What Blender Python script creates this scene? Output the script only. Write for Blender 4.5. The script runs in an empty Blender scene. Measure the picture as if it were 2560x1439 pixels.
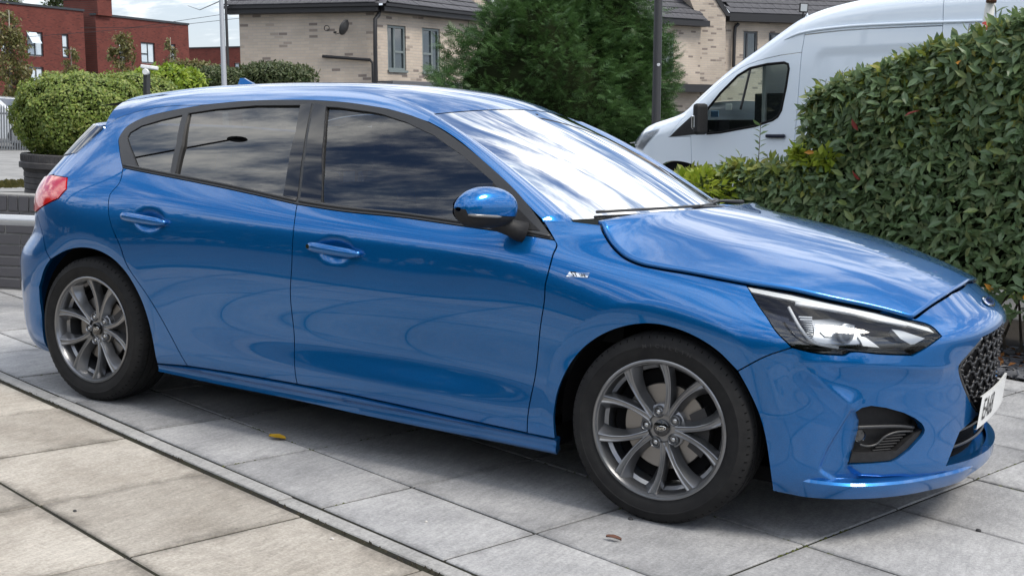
import bpy, bmesh, math, random
import numpy as np
from mathutils import Vector, Matrix
from mathutils.bvhtree import BVHTree
from mathutils.geometry import delaunay_2d_cdt, tessellate_polygon

sc = bpy.context.scene
COL = sc.collection
PI = math.pi
R_ = math.radians

# ------------------------------------------------------------------ camera
CAM_POS = np.array([1.525, -4.491, 1.290])
CAM_ROT = np.radians([82.304, -2.444, 30.456])
CAM_F, CAM_W, CAM_H = 3036.66, 2560.0, 1439.0
cd = bpy.data.cameras.new('camera'); cam = bpy.data.objects.new('camera', cd); COL.objects.link(cam)
cam.location = CAM_POS; cam.rotation_euler = CAM_ROT
cd.sensor_width = 36.0; cd.lens = CAM_F / CAM_W * 36.0
cd.clip_start = 0.05; cd.clip_end = 3000.0
sc.camera = cam

# ------------------------------------------------------------------ light
SUN_EL, SUN_AZ = R_(56), R_(92)        # azimuth measured from +y towards +x
world = bpy.data.worlds.new('World'); sc.world = world; world.use_nodes = True
def build_world():
    nt = world.node_tree; N = nt.nodes; L = nt.links; N.clear()
    out = N.new('ShaderNodeOutputWorld'); bg = N.new('ShaderNodeBackground')
    sky = N.new('ShaderNodeTexSky'); sky.sky_type = 'NISHITA'; sky.sun_disc = False
    sky.sun_elevation = SUN_EL; sky.sun_rotation = SUN_AZ
    sky.air_density = 1.0; sky.dust_density = 1.5; sky.ozone_density = 1.2
    tc = N.new('ShaderNodeTexCoord'); sep = N.new('ShaderNodeSeparateXYZ'); L.new(tc.outputs['Generated'], sep.inputs[0])
    def m(op, a, b=None, c=None):
        n = N.new('ShaderNodeMath'); n.operation = op
        for k, v in enumerate((a, b, c)):
            if v is None: continue
            if isinstance(v, (int, float)): n.inputs[k].default_value = v
            else: L.new(v, n.inputs[k])
        return n.outputs[0]
    zc = m('MAXIMUM', sep.outputs[2], 0.0)
    den = m('ADD', zc, 0.16)
    cx = m('DIVIDE', sep.outputs[0], den); cy = m('DIVIDE', sep.outputs[1], den)
    comb = N.new('ShaderNodeCombineXYZ'); L.new(cx, comb.inputs[0]); L.new(cy, comb.inputs[1])
    mp = N.new('ShaderNodeMapping'); mp.inputs['Rotation'].default_value = (0, 0, R_(35)); mp.inputs['Scale'].default_value = (0.9, 1.35, 1)
    L.new(comb.outputs[0], mp.inputs[0])
    def noise(scale, detail, rough, dist, off):
        n = N.new('ShaderNodeTexNoise'); n.inputs['Scale'].default_value = scale; n.inputs['Detail'].default_value = detail
        n.inputs['Roughness'].default_value = rough; n.inputs['Distortion'].default_value = dist
        a = N.new('ShaderNodeVectorMath'); a.operation = 'ADD'; L.new(mp.outputs[0], a.inputs[0]); a.inputs[1].default_value = off
        L.new(a.outputs[0], n.inputs['Vector']); return n.outputs['Fac']
    n1 = noise(1.1, 10, 0.6, 0.15, (7.9, 11.1, 0)); n2 = noise(3.0, 10, 0.64, 0.2, (5.5, 13.2, 0))
    def ramp(f, a, b):
        r = N.new('ShaderNodeMapRange'); r.interpolation_type = 'SMOOTHSTEP'; L.new(f, r.inputs[0])
        r.inputs[1].default_value = a; r.inputs[2].default_value = b; return r.outputs[0]
    mask = ramp(m('ADD', m('MULTIPLY', n1, 0.62), m('MULTIPLY', n2, 0.38)), 0.425, 0.55)
    horiz = ramp(sep.outputs[2], 0.30, 0.02)
    shade = ramp(n2, 0.38, 0.62)
    mixc = N.new('ShaderNodeMix'); mixc.data_type = 'RGBA'; L.new(shade, mixc.inputs[0])
    mixc.inputs[6].default_value = (2.7, 3.5, 4.8, 1); mixc.inputs[7].default_value = (13.0, 12.9, 12.5, 1)
    mix = N.new('ShaderNodeMix'); mix.data_type = 'RGBA'; L.new(mask, mix.inputs[0])
    dim = N.new('ShaderNodeMix'); dim.data_type = 'RGBA'; dim.blend_type = 'MULTIPLY'; dim.inputs[0].default_value = 1.0; L.new(sky.outputs[0], dim.inputs[6]); dim.inputs[7].default_value = (.70, .78, .92, 1); L.new(dim.outputs[2], mix.inputs[6]); L.new(mixc.outputs[2], mix.inputs[7])
    hz = N.new('ShaderNodeMix'); hz.data_type = 'RGBA'; L.new(m('MULTIPLY', horiz, 0.72), hz.inputs[0]); L.new(mix.outputs[2], hz.inputs[6]); hz.inputs[7].default_value = (5.0, 5.4, 5.8, 1)
    L.new(hz.outputs[2], bg.inputs[0]); bg.inputs[1].default_value = 0.10
    L.new(bg.outputs[0], out.inputs[0])
build_world()
sd = bpy.data.lights.new('sun', 'SUN'); sun = bpy.data.objects.new('sun', sd); COL.objects.link(sun)
sd.energy = 1.75; sd.angle = R_(20); sd.color = (1.0, 0.93, 0.82)
sv = Vector((math.sin(SUN_AZ) * math.cos(SUN_EL), math.cos(SUN_AZ) * math.cos(SUN_EL), math.sin(SUN_EL)))
sun.rotation_euler = sv.to_track_quat('Z', 'Y').to_euler(); sun.location = sv * 50
sc.view_settings.view_transform = 'Standard'; sc.view_settings.look = 'None'
sc.view_settings.exposure = 0.78; sc.view_settings.gamma = 1.0; sc.view_settings.use_curve_mapping = False
sc.render.engine = 'CYCLES'
sc.cycles.use_denoising = True
sc.cycles.max_bounces = 8; sc.cycles.transparent_max_bounces = 12; sc.cycles.glossy_bounces = 4
sc.cycles.caustics_reflective = False; sc.cycles.caustics_refractive = False

# ------------------------------------------------------------------ projection helpers (photo pixel -> point in the place)
def _rot(rx, ry, rz):
    return np.array((Matrix.Rotation(rz, 3, 'Z') @ Matrix.Rotation(ry, 3, 'Y') @ Matrix.Rotation(rx, 3, 'X')))
CAM_R = _rot(*CAM_ROT)
def ray(u, v): return CAM_R @ np.array([(u - CAM_W / 2) / CAM_F, -(v - CAM_H / 2) / CAM_F, -1.0])
def aty(u, v, y): d = ray(u, v); return CAM_POS + d * ((y - CAM_POS[1]) / d[1])
def atx(u, v, x): d = ray(u, v); return CAM_POS + d * ((x - CAM_POS[0]) / d[0])
def atz(u, v, z=0.0): d = ray(u, v); return CAM_POS + d * ((z - CAM_POS[2]) / d[2])
def atd(u, v, D): return CAM_POS + ray(u, v) * D
def pix(P):
    q = (np.atleast_2d(P) - CAM_POS) @ CAM_R
    return np.stack([CAM_W / 2 - CAM_F * q[:, 0] / q[:, 2], CAM_H / 2 + CAM_F * q[:, 1] / q[:, 2]], 1)

# ------------------------------------------------------------------ object helpers
def tag(o, label=None, cat=None, group=None, kind=None):
    if label: o['label'] = label
    if cat: o['category'] = cat
    if group: o['group'] = group
    if kind: o['kind'] = kind
    return o
def empty(name, loc=(0, 0, 0), parent=None):
    o = bpy.data.objects.new(name, None); COL.objects.link(o); o.location = loc; o.empty_display_size = 0.1
    if parent: o.parent = parent
    return o
def mobj(name, verts, faces, mat=None, parent=None, smooth=False, loc=None):
    me = bpy.data.meshes.new(name)
    me.from_pydata([tuple(map(float, v)) for v in verts], [], [tuple(map(int, f)) for f in faces])
    me.validate(); me.update()
    if smooth: me.shade_smooth()
    mats = mat if isinstance(mat, (list, tuple)) else [mat]
    for mm in mats:
        if mm: me.materials.append(mm)
    o = bpy.data.objects.new(name, me); COL.objects.link(o)
    if parent: o.parent = parent
    if loc is not None: o.location = loc
    return o
def dup(o, parent=None, mirror=False):
    c = o.copy(); COL.objects.link(c); c.parent = parent
    for k in list(c.keys()):
        if k in ('label',): pass
    return c
class MB:
    """collects geometry for one mesh"""
    def __init__(s): s.v = []; s.f = []; s.m = []
    def add(s, v, f, mi=0):
        b = len(s.v); s.v += [tuple(map(float, p)) for p in v]; s.f += [tuple(int(i) + b for i in q) for q in f]; s.m += [mi] * len(f); return s
    def box(s, x0, x1, y0, y1, z0, z1, M=None, mi=0):
        v = [(x, y, z) for z in (z0, z1) for y in (y0, y1) for x in (x0, x1)]
        if M is not None: v = [tuple(M @ Vector(p)) for p in v]
        return s.add(v, [(0, 2, 3, 1), (4, 5, 7, 6), (0, 1, 5, 4), (2, 6, 7, 3), (0, 4, 6, 2), (1, 3, 7, 5)], mi)
    def tube(s, pts, r, n=8, caps=True, mi=0):
        pts = [Vector(p) for p in pts]; rs = r if isinstance(r, (list, tuple)) else [r] * len(pts)
        vs = []; fs = []; prev = None
        for i, p in enumerate(pts):
            d = (pts[min(i + 1, len(pts) - 1)] - pts[max(i - 1, 0)]).normalized()
            if prev is None:
                a = d.orthogonal().normalized()
            else:
                a = (prev - d * prev.dot(d)).normalized()
            prev = a; b = d.cross(a)
            for k in range(n):
                t = 2 * PI * k / n; vs.append(p + (a * math.cos(t) + b * math.sin(t)) * rs[i])
        for i in range(len(pts) - 1):
            for k in range(n):
                fs.append((i * n + k, i * n + (k + 1) % n, (i + 1) * n + (k + 1) % n, (i + 1) * n + k))
        if caps:
            fs.append(tuple(range(n - 1, -1, -1))); fs.append(tuple(range((len(pts) - 1) * n, len(pts) * n)))
        return s.add(vs, fs, mi)
    def lathe(s, prof, n=48, axis='Z', c=(0, 0, 0), mi=0, close=False):
        vs = []; fs = []; m = len(prof)
        for k in range(n):
            t = 2 * PI * k / n; ct, st = math.cos(t), math.sin(t)
            for (r, h) in prof:
                p = (r * ct, r * st, h) if axis == 'Z' else (r * ct, h, r * st) if axis == 'Y' else (h, r * ct, r * st)
                vs.append((p[0] + c[0], p[1] + c[1], p[2] + c[2]))
        for k in range(n):
            k2 = (k + 1) % n
            for j in range(m - (0 if close else 1)):
                j2 = (j + 1) % m
                q = (k * m + j, k2 * m + j, k2 * m + j2, k * m + j2)
                fs.append(q if axis != 'Y' else q[::-1])
        return s.add(vs, fs, mi)
    def prism(s, poly, d, mi=0):
        """extrude closed 3D polygon by vector d"""
        n = len(poly); d = Vector(d); v = [Vector(p) for p in poly] + [Vector(p) + d for p in poly]
        f = [tuple(range(n - 1, -1, -1)), tuple(range(n, 2 * n))] + [(i, (i + 1) % n, n + (i + 1) % n, n + i) for i in range(n)]
        return s.add(v, f, mi)
    def obj(s, name, mat=None, parent=None, smooth=False, loc=None, auto=None, bevel=None):
        o = mobj(name, s.v, s.f, mat, parent, smooth, loc)
        if isinstance(mat, (list, tuple)) and len(mat) > 1 and len(o.data.polygons) == len(s.m):
            o.data.polygons.foreach_set('material_index', s.m)
        if bevel:
            b = o.modifiers.new('bevel', 'BEVEL'); b.width = bevel; b.segments = 2; b.limit_method = 'ANGLE'; b.angle_limit = R_(40)
        if auto is not None: sharp(o.data, auto)
        return o
def sharp(me, ang):
    me.shade_smooth()
    bm = bmesh.new(); bm.from_mesh(me); a = R_(ang)
    for e in bm.edges:
        e.smooth = not (len(e.link_faces) != 2 or e.calc_face_angle(0) > a)
    bm.to_mesh(me); bm.free()

# ------------------------------------------------------------------ materials
MATS = {}
def mat(name, col, rough=0.6, metal=0.0, coat=0.0, spec=0.5, ior=None, emit=None):
    if name in MATS: return MATS[name]
    m = bpy.data.materials.new(name); m.use_nodes = True; b = m.node_tree.nodes['Principled BSDF']
    b.inputs['Base Color'].default_value = (*col, 1); b.inputs['Roughness'].default_value = rough; b.inputs['Metallic'].default_value = metal
    b.inputs['Coat Weight'].default_value = coat; b.inputs['Coat Roughness'].default_value = 0.02
    b.inputs['Specular IOR Level'].default_value = spec
    if ior: b.inputs['IOR'].default_value = ior
    MATS[name] = m; return m
def nodes(m): return m.node_tree.nodes, m.node_tree.links, m.node_tree.nodes['Principled BSDF']
def noisy(name, c1, c2, scale=8, rough=0.8, bump=0.0, bscale=None, detail=6, coord='Object', c3=None, p3=0.75, spec=0.3, stretch=None, lo=0.35, hi=0.65, bdist=0.01):
    if name in MATS: return MATS[name]
    m = mat(name, c1, rough, spec=spec); N, L, B = nodes(m)
    tc = N.new('ShaderNodeTexCoord'); src = tc.outputs[coord]
    if stretch:
        mp = N.new('ShaderNodeMapping'); mp.inputs['Scale'].default_value = stretch; L.new(src, mp.inputs[0]); src = mp.outputs[0]
    n = N.new('ShaderNodeTexNoise'); n.inputs['Scale'].default_value = scale; n.inputs['Detail'].default_value = detail; n.inputs['Roughness'].default_value = 0.65
    L.new(src, n.inputs['Vector'])
    cr = N.new('ShaderNodeValToRGB'); L.new(n.outputs['Fac'], cr.inputs[0])
    cr.color_ramp.elements[0].position = lo; cr.color_ramp.elements[0].color = (*c1, 1)
    cr.color_ramp.elements[1].position = hi; cr.color_ramp.elements[1].color = (*c2, 1)
    if c3:
        e = cr.color_ramp.elements.new(p3); e.color = (*c3, 1)
    L.new(cr.outputs[0], B.inputs['Base Color'])
    if bump:
        n2 = N.new('ShaderNodeTexNoise'); n2.inputs['Scale'].default_value = bscale or scale * 4; n2.inputs['Detail'].default_value = 5; L.new(src, n2.inputs['Vector'])
        bp = N.new('ShaderNodeBump'); bp.inputs['Strength'].default_value = bump; bp.inputs['Distance'].default_value = bdist
        L.new(n2.outputs['Fac'], bp.inputs['Height']); L.new(bp.outputs[0], B.inputs['Normal'])
    return m
def glassy(name, tint, ior=1.5, rough=0.0, refl=1.0):
    if name in MATS: return MATS[name]
    m = bpy.data.materials.new(name); m.use_nodes = True; N = m.node_tree.nodes; L = m.node_tree.links; N.clear()
    o = N.new('ShaderNodeOutputMaterial'); mx = N.new('ShaderNodeMixShader'); t = N.new('ShaderNodeBsdfTransparent'); g = N.new('ShaderNodeBsdfGlossy')
    fr = N.new('ShaderNodeFresnel'); fr.inputs[0].default_value = ior; t.inputs[0].default_value = (*tint, 1); g.inputs['Roughness'].default_value = rough
    g.inputs[0].default_value = (refl, refl, refl, 1)
    L.new(fr.outputs[0], mx.inputs[0]); L.new(t.outputs[0], mx.inputs[1]); L.new(g.outputs[0], mx.inputs[2]); L.new(mx.outputs[0], o.inputs[0])
    MATS[name] = m; return m

def nspline(xs, ys, q):
    """natural cubic spline through (xs, ys) evaluated at q (ys may be 2D: knots x columns)"""
    xs = np.asarray(xs, float); ys = np.asarray(ys, float); q = np.asarray(q, float); n = len(xs)
    h = np.diff(xs); A = np.zeros((n, n)); A[0, 0] = A[-1, -1] = 1; r = np.zeros(ys.shape)
    for i in range(1, n - 1):
        A[i, i - 1] = h[i - 1]; A[i, i] = 2 * (h[i - 1] + h[i]); A[i, i + 1] = h[i]
        r[i] = 6 * ((ys[i + 1] - ys[i]) / h[i] - (ys[i] - ys[i - 1]) / h[i - 1])
    M = np.linalg.solve(A, r); k = np.clip(np.searchsorted(xs, q) - 1, 0, n - 2)
    qq = np.clip(q, xs[0] - 0.0, xs[-1] + 0.0); a = xs[k + 1] - qq; b = qq - xs[k]; H = h[k]
    return M[k] * a**3 / (6 * H) + M[k + 1] * b**3 / (6 * H) + (ys[k] / H - M[k] * H / 6) * a + (ys[k + 1] / H - M[k + 1] * H / 6) * b
def crom(pts, n=8, closed=False):
    """Catmull-Rom (centripetal) through points"""
    P = [np.asarray(p, float) for p in pts]
    if len(P) < 3 and not closed: return [P[0] + (P[1] - P[0]) * t for t in np.linspace(0, 1, n + 1)]
    if closed: Q = [P[-1]] + P + [P[0], P[1]]
    else: Q = [2 * P[0] - P[1]] + P + [2 * P[-1] - P[-2]]
    out = []
    for i in range(1, len(Q) - 2):
        p0, p1, p2, p3 = Q[i - 1], Q[i], Q[i + 1], Q[i + 2]
        t0 = 0; t1 = t0 + max(np.linalg.norm(p1 - p0), 1e-9)**0.5; t2 = t1 + max(np.linalg.norm(p2 - p1), 1e-9)**0.5; t3 = t2 + max(np.linalg.norm(p3 - p2), 1e-9)**0.5
        for t in np.linspace(t1, t2, n, endpoint=False):
            a1 = (t1 - t) / (t1 - t0) * p0 + (t - t0) / (t1 - t0) * p1; a2 = (t2 - t) / (t2 - t1) * p1 + (t - t1) / (t2 - t1) * p2; a3 = (t3 - t) / (t3 - t2) * p2 + (t - t2) / (t3 - t2) * p3
            b1 = (t2 - t) / (t2 - t0) * a1 + (t - t0) / (t2 - t0) * a2; b2 = (t3 - t) / (t3 - t1) * a2 + (t - t1) / (t3 - t1) * a3
            out.append((t2 - t) / (t2 - t1) * b1 + (t - t1) / (t2 - t1) * b2)
    if not closed: out.append(P[-1])
    return out
# ================================================================== blue hatchback: body surface
# side surface S: half width as a function of station x and height z; rows of (height, half width) at stations
ST_X = [-3.45, -3.05, -2.70, -2.20, -1.50, -0.80, -0.43, 0.00, 0.30, 0.95]
#        z rows (same count at every station)
ROW_Z = [[.13]*10, [.20]*10, [.30]*10, [.42]*10, [.55]*10, [.69]*10,
         [.83, .83, .83, .82, .81, .80, .79, .77, .75, .70],
         [.95, .95, .93, .91, .89, .875, .86, .845, .815, .75],
         [1.06, 1.06, 1.045, 1.015, .965, .935, .925, .91, .87, .79],
         [1.18, 1.18, 1.17, 1.14, 1.10, 1.07, 1.06, 1.05, 1.02, .94],
         [1.30, 1.30, 1.29, 1.27, 1.25, 1.22, 1.21, 1.20, 1.17, 1.09],
         [1.42]*7 + [1.40, 1.37, 1.29]]
ROW_Y = [[.83, .83, .83, .830, .835, .835, .83, .84, .84, .84],
         [.88, .88, .87, .868, .872, .872, .872, .872, .875, .875],
         [.90, .895, .893, .886, .890, .892, .888, .895, .895, .893],
         [.905, .902, .904, .892, .880, .875, .881, .905, .905, .900],
         [.905, .906, .912, .903, .897, .895, .898, .911, .908, .900],
         [.875, .900, .913, .912, .909, .908, .909, .908, .897, .880],
         [.845, .888, .900, .906, .906, .905, .904, .885, .866, .840],
         [.800, .852, .872, .886, .889, .888, .882, .826, .800, .780],
         [.735, .790, .820, .836, .843, .842, .835, .725, .700, .680],
         [.650, .715, .750, .772, .783, .782, .772, .715, .68, .64],
         [.550, .625, .665, .690, .703, .702, .692, .645, .61, .58],
         [.440, .510, .560, .592, .605, .603, .593, .555, .53, .50]]
SEC_D = [0]
XM = -1.30
TIP_Z = [.13, .20, .30, .42, .55, .64, .695, .725, .75, .80, .90, 1.0, 1.2, 1.45]
TIP_F = [.89, .905, .900, .900, .900, .905, .897, .872, .838, .772, .56, .34, -.1, -.5]
TAIL_Z = [.13, .25, .40, .52, .62, .70, .80, .90, 1.0, 1.10, 1.2, 1.3, 1.45]
TAIL_X = [-3.40, -3.455, -3.478, -3.485, -3.475, -3.405, -3.40, -3.40, -3.33, -3.25, -3.16, -3.06, -2.92]
GF_U = [0, .20, .35, .45, .547, .613, .72, .849, .93, 1.0]
GF_G = [1, 1.0, 1.0, .990, .950, .872, .672, .395, .19, 0.0]
GR_U = [0, .25, .40, .52, .62, .72, .85, .93, 1.0]
GR_G = [1, 1.0, .999, .990, .962, .868, .565, .28, 0.0]
W_F, W_R = np.array([0., -.88, .313]), np.array([-2.7, -.874, .313])

def sec(x, z):
    x = np.clip(np.asarray(x, float), ST_X[0], ST_X[-1]); z = np.asarray(z, float)
    zk = np.stack([nspline(ST_X, r, x) for r in ROW_Z], 1); yk = np.stack([nspline(ST_X, r, x) for r in ROW_Y], 1)
    n, J = zk.shape; h = np.diff(zk, axis=1)
    # natural spline per point, Thomas algorithm
    a = np.zeros((n, J)); b = np.ones((n, J)); c = np.zeros((n, J)); r = np.zeros((n, J))
    a[:, 1:-1] = h[:, :-1]; b[:, 1:-1] = 2 * (h[:, :-1] + h[:, 1:]); c[:, 1:-1] = h[:, 1:]
    r[:, 1:-1] = 6 * ((yk[:, 2:] - yk[:, 1:-1]) / h[:, 1:] - (yk[:, 1:-1] - yk[:, :-2]) / h[:, :-1])
    for j in range(1, J):
        w = a[:, j] / b[:, j - 1]; b[:, j] -= w * c[:, j - 1]; r[:, j] -= w * r[:, j - 1]
    M = np.zeros((n, J)); M[:, -1] = r[:, -1] / b[:, -1]
    for j in range(J - 2, -1, -1): M[:, j] = (r[:, j] - c[:, j] * M[:, j + 1]) / b[:, j]
    zq = np.clip(z, zk[:, 0], zk[:, -1]); k = np.clip((zk < zq[:, None]).sum(1) - 1, 0, J - 2); I = np.arange(n)
    H = h[I, k]; A = zk[I, k + 1] - zq; B = zq - zk[I, k]
    y = M[I, k] * A**3 / (6 * H) + M[I, k + 1] * B**3 / (6 * H) + (yk[I, k] / H - M[I, k] * H / 6) * A + (yk[I, k + 1] / H - M[I, k + 1] * H / 6) * B
    return y
def arch_roll(x, z):
    d = np.zeros_like(x)
    for c, r1 in ((W_F, .43), (W_R, .43)):
        r = np.hypot(x - c[0], z - c[2]); t = np.clip((r1 - r) / .085, 0, 1.6)
        up = np.clip((z - .22) / .12, 0, 1)
        d += .013 * t**1.4 * up
    return d
def surf(u, z):
    """body side point for plan parameter u in [-1, 1] (tail .. nose) and height z; near side has y < 0"""
    u = np.asarray(u, float); z = np.asarray(z, float); s = np.sin(np.abs(u) * PI / 2)
    xn = nspline(TIP_Z, TIP_F, z); xt = nspline(TAIL_Z, TAIL_X, z)
    x = np.where(u >= 0, XM + (xn - XM) * s, XM + (xt - XM) * s)
    g = np.where(u >= 0, nspline(GF_U, GF_G, np.abs(u)), nspline(GR_U, GR_G, np.abs(u)))
    y = sec(x, z) * g - arch_roll(x, z)
    return np.stack([x, -y, z], -1)
def u_of(x, z):
    xn = float(nspline(TIP_Z, TIP_F, np.array([z]))[0]); xt = float(nspline(TAIL_Z, TAIL_X, np.array([z]))[0])
    s = (x - XM) / (xn - XM) if x >= XM else -(x - XM) / (xt - XM)
    return math.asin(max(-1, min(1, s))) * 2 / PI
# ------------------------------------------------------------------ trimming the body surface into panels
_ug = np.linspace(-1, 1, 1201); _pg = surf(_ug, _ug * 0 + .62)
_lg = np.concatenate([[0], np.cumsum(np.hypot(np.diff(_pg[:, 0]), np.diff(_pg[:, 1])))]); _lg -= np.interp(0, _ug, _lg)
def L_of(u): return np.interp(u, _ug, _lg)
def U_of(l): return np.interp(l, _lg, _ug)
def hitpix(pts):
    """photo pixels -> (L, z) on the side surface"""
    D = np.array([ray(a, b) for a, b in pts]); y = np.full(len(D), -.86)
    for _ in range(44):
        p = CAM_POS + D * ((y - CAM_POS[1]) / D[:, 1])[:, None]; uu = u_arr(p[:, 0], p[:, 2]); q = surf(uu, p[:, 2]); y = .5 * y + .5 * q[:, 1]
    p = CAM_POS + D * ((y - CAM_POS[1]) / D[:, 1])[:, None]; l = L_of(u_arr(p[:, 0], p[:, 2]))
    return [np.array([l[i], p[i, 2]]) for i in range(len(D))]
def u_arr(x, z):
    xn = nspline(TIP_Z, TIP_F, z); xt = nspline(TAIL_Z, TAIL_X, z)
    s = np.where(x >= XM, (x - XM) / (xn - XM), -(x - XM) / (xt - XM))
    return np.arcsin(np.clip(s, -1, 1)) * 2 / PI
def xz(x, z): return np.array([float(L_of(u_of(x, z))), z])
def pcurve(pts, n=6):
    """smooth curve through photo pixels, returned in (L, z)"""
    return crom(hitpix(pts), n)
def SP(lz): lz = np.asarray(lz, float).reshape(-1, 2); return surf(U_of(lz[:, 0]), lz[:, 1])
def SN(lz):
    lz = np.asarray(lz, float).reshape(-1, 2); e = 1e-3
    a = SP(lz + [e, 0]) - SP(lz - [e, 0]); b = SP(lz + [0, e]) - SP(lz - [0, e]); n = np.cross(a, b)
    n /= np.linalg.norm(n, axis=1)[:, None] + 1e-12
    return np.where((n[:, 1:2] * -1 + n[:, 0:1] * np.sign(lz[:, 0:1]) * .5) < 0, -n, n)
def poly_area(p): p = np.asarray(p); return .5 * np.sum(p[:, 0] * np.roll(p[:, 1], -1) - np.roll(p[:, 0], -1) * p[:, 1])
def inpoly(pts, poly):
    pts = np.asarray(pts); poly = np.asarray(poly); r = np.zeros(len(pts), bool); j = len(poly) - 1
    for i in range(len(poly)):
        a, b = poly[i], poly[j]; c = (a[1] > pts[:, 1]) != (b[1] > pts[:, 1])
        with np.errstate(divide='ignore', invalid='ignore'):
            x = (b[0] - a[0]) * (pts[:, 1] - a[1]) / (b[1] - a[1]) + a[0]
        r ^= c & (pts[:, 0] < x); j = i
    return r
def clean(poly, d=.0035):
    out = []
    for p in poly:
        p = np.asarray(p, float)
        if not out or np.linalg.norm(p - out[-1]) > d: out.append(p)
    while len(out) > 3 and np.linalg.norm(out[0] - out[-1]) < d: out.pop()
    return np.array(out)
def inset(poly, d):
    p = clean(poly); s = 1 if poly_area(p) > 0 else -1
    e1 = p - np.roll(p, 1, 0); e2 = np.roll(p, -1, 0) - p
    n1 = np.stack([-e1[:, 1], e1[:, 0]], 1); n2 = np.stack([-e2[:, 1], e2[:, 0]], 1)
    n1 /= np.linalg.norm(n1, axis=1)[:, None]; n2 /= np.linalg.norm(n2, axis=1)[:, None]
    b = n1 + n2; bl = np.linalg.norm(b, axis=1); b /= np.maximum(bl, .35)[:, None]; k = np.clip(1 / np.maximum((b * n1).sum(1), .4), 1, 1.8)
    return p + b * (s * d * k)[:, None]
def segdist(pts, poly):
    pts = np.asarray(pts); d = np.full(len(pts), 1e9)
    for i in range(len(poly)):
        a = poly[i]; b = poly[(i + 1) % len(poly)]; ab = b - a; t = np.clip(((pts - a) @ ab) / max(ab @ ab, 1e-12), 0, 1)
        d = np.minimum(d, np.linalg.norm(pts - a - t[:, None] * ab, axis=1))
    return d
def densify(poly, h):
    out = []; n = len(poly)
    for i in range(n):
        a, b = poly[i], poly[(i + 1) % n]; k = max(1, int(math.ceil(np.linalg.norm(b - a) / h)))
        for t in range(k): out.append(a + (b - a) * t / k)
    return np.array(out)
def trim2d(outer, holes=(), h=.014):
    """triangulated region of a plane polygon with holes: (points, triangles, loops)"""
    loops = [densify(clean(outer), h)] + [densify(clean(q), h) for q in holes]
    lo = loops[0].min(0); hi = loops[0].max(0)
    gx, gy = np.meshgrid(np.arange(lo[0], hi[0], h), np.arange(lo[1], hi[1], h)); G = np.stack([gx.ravel() + (np.arange(gy.size) // gx.shape[1] % 2) * h * .5, gy.ravel()], 1)
    k = inpoly(G, loops[0])
    for q in loops[1:]: k &= ~inpoly(G, q)
    G = G[k]
    for q in loops: G = G[segdist(G, q) > h * .55] if len(G) else G
    pts = [Vector(p) for q in loops for p in q] + [Vector(p) for p in G]
    E = []; b = 0; idx = []
    for q in loops: n = len(q); E += [(b + i, b + (i + 1) % n) for i in range(n)]; idx.append(list(range(b, b + n))); b += n
    V, _, Fc, ov, _, _ = delaunay_2d_cdt(pts, E, [], 0, 1e-7)
    V = np.array([tuple(v) for v in V]); Fc = np.array(Fc)
    ar = (V[Fc[:, 1], 0] - V[Fc[:, 0], 0]) * (V[Fc[:, 2], 1] - V[Fc[:, 0], 1]) - (V[Fc[:, 1], 1] - V[Fc[:, 0], 1]) * (V[Fc[:, 2], 0] - V[Fc[:, 0], 0])
    e2 = np.max([((V[Fc[:, i]] - V[Fc[:, i - 1]])**2).sum(1) for i in range(3)], 0); ok = np.abs(ar) > e2 * .012; Fc = Fc[ok]; ar = ar[ok]
    Fc = np.where((ar < 0)[:, None], Fc[:, ::-1], Fc); c = V[Fc].mean(1)
    k = inpoly(c, loops[0])
    for q in loops[1:]: k &= ~inpoly(c, q)
    back = {}
    for new, olds in enumerate(ov):
        for o in olds: back[o] = new
    return V, Fc[k], [[back[i] for i in q if i in back] for q in idx]
def shell(name, m, parent, P, N, F, loops, depth, smooth=True, cust=None):
    """mesh from a trimmed surface plus a returned edge of the given depth"""
    V = list(map(tuple, P)); n0 = len(V); faces = [tuple(f) for f in F]
    # orient outwards
    f0 = np.array(F); g = np.cross(P[f0[:, 1]] - P[f0[:, 0]], P[f0[:, 2]] - P[f0[:, 0]]); flip = (g * N[f0[:, 0]]).sum() < 0
    if flip: faces = [f[::-1] for f in faces]
    if depth > 0:
        for q in loops:
            top = len(V); V += [tuple(P[i]) for i in q]; bot = len(V); V += [tuple(P[i] - N[i] * depth) for i in q]; n = len(q)
            for i in range(n):
                j = (i + 1) % n; faces.append((top + i, top + j, bot + j, bot + i))
    o = mobj(name, V, faces, m, parent, smooth)
    if cust is not None and len(o.data.vertices) == len(V):
        nn = [tuple(v) for v in cust] + [(0, 0, 0)] * (len(V) - n0); o.data.normals_split_custom_set_from_vertices(nn)
    return o
def panel(name, m, parent, outer, holes=(), gap=.0022, off=0.0, depth=.016, h=.014, disp=None):
    out = inset(outer, gap); hs = [inset(q, -gap) for q in holes]
    V, F, loops = trim2d(out, hs, h); P = SP(V); N = SN(V)
    d = np.full(len(V), off)
    if disp is not None: d = d + disp(V, P)
    P = P + N * d[:, None]
    return shell(name, m, parent, P, N, F, loops, depth, cust=N if disp is None else None)
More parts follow.
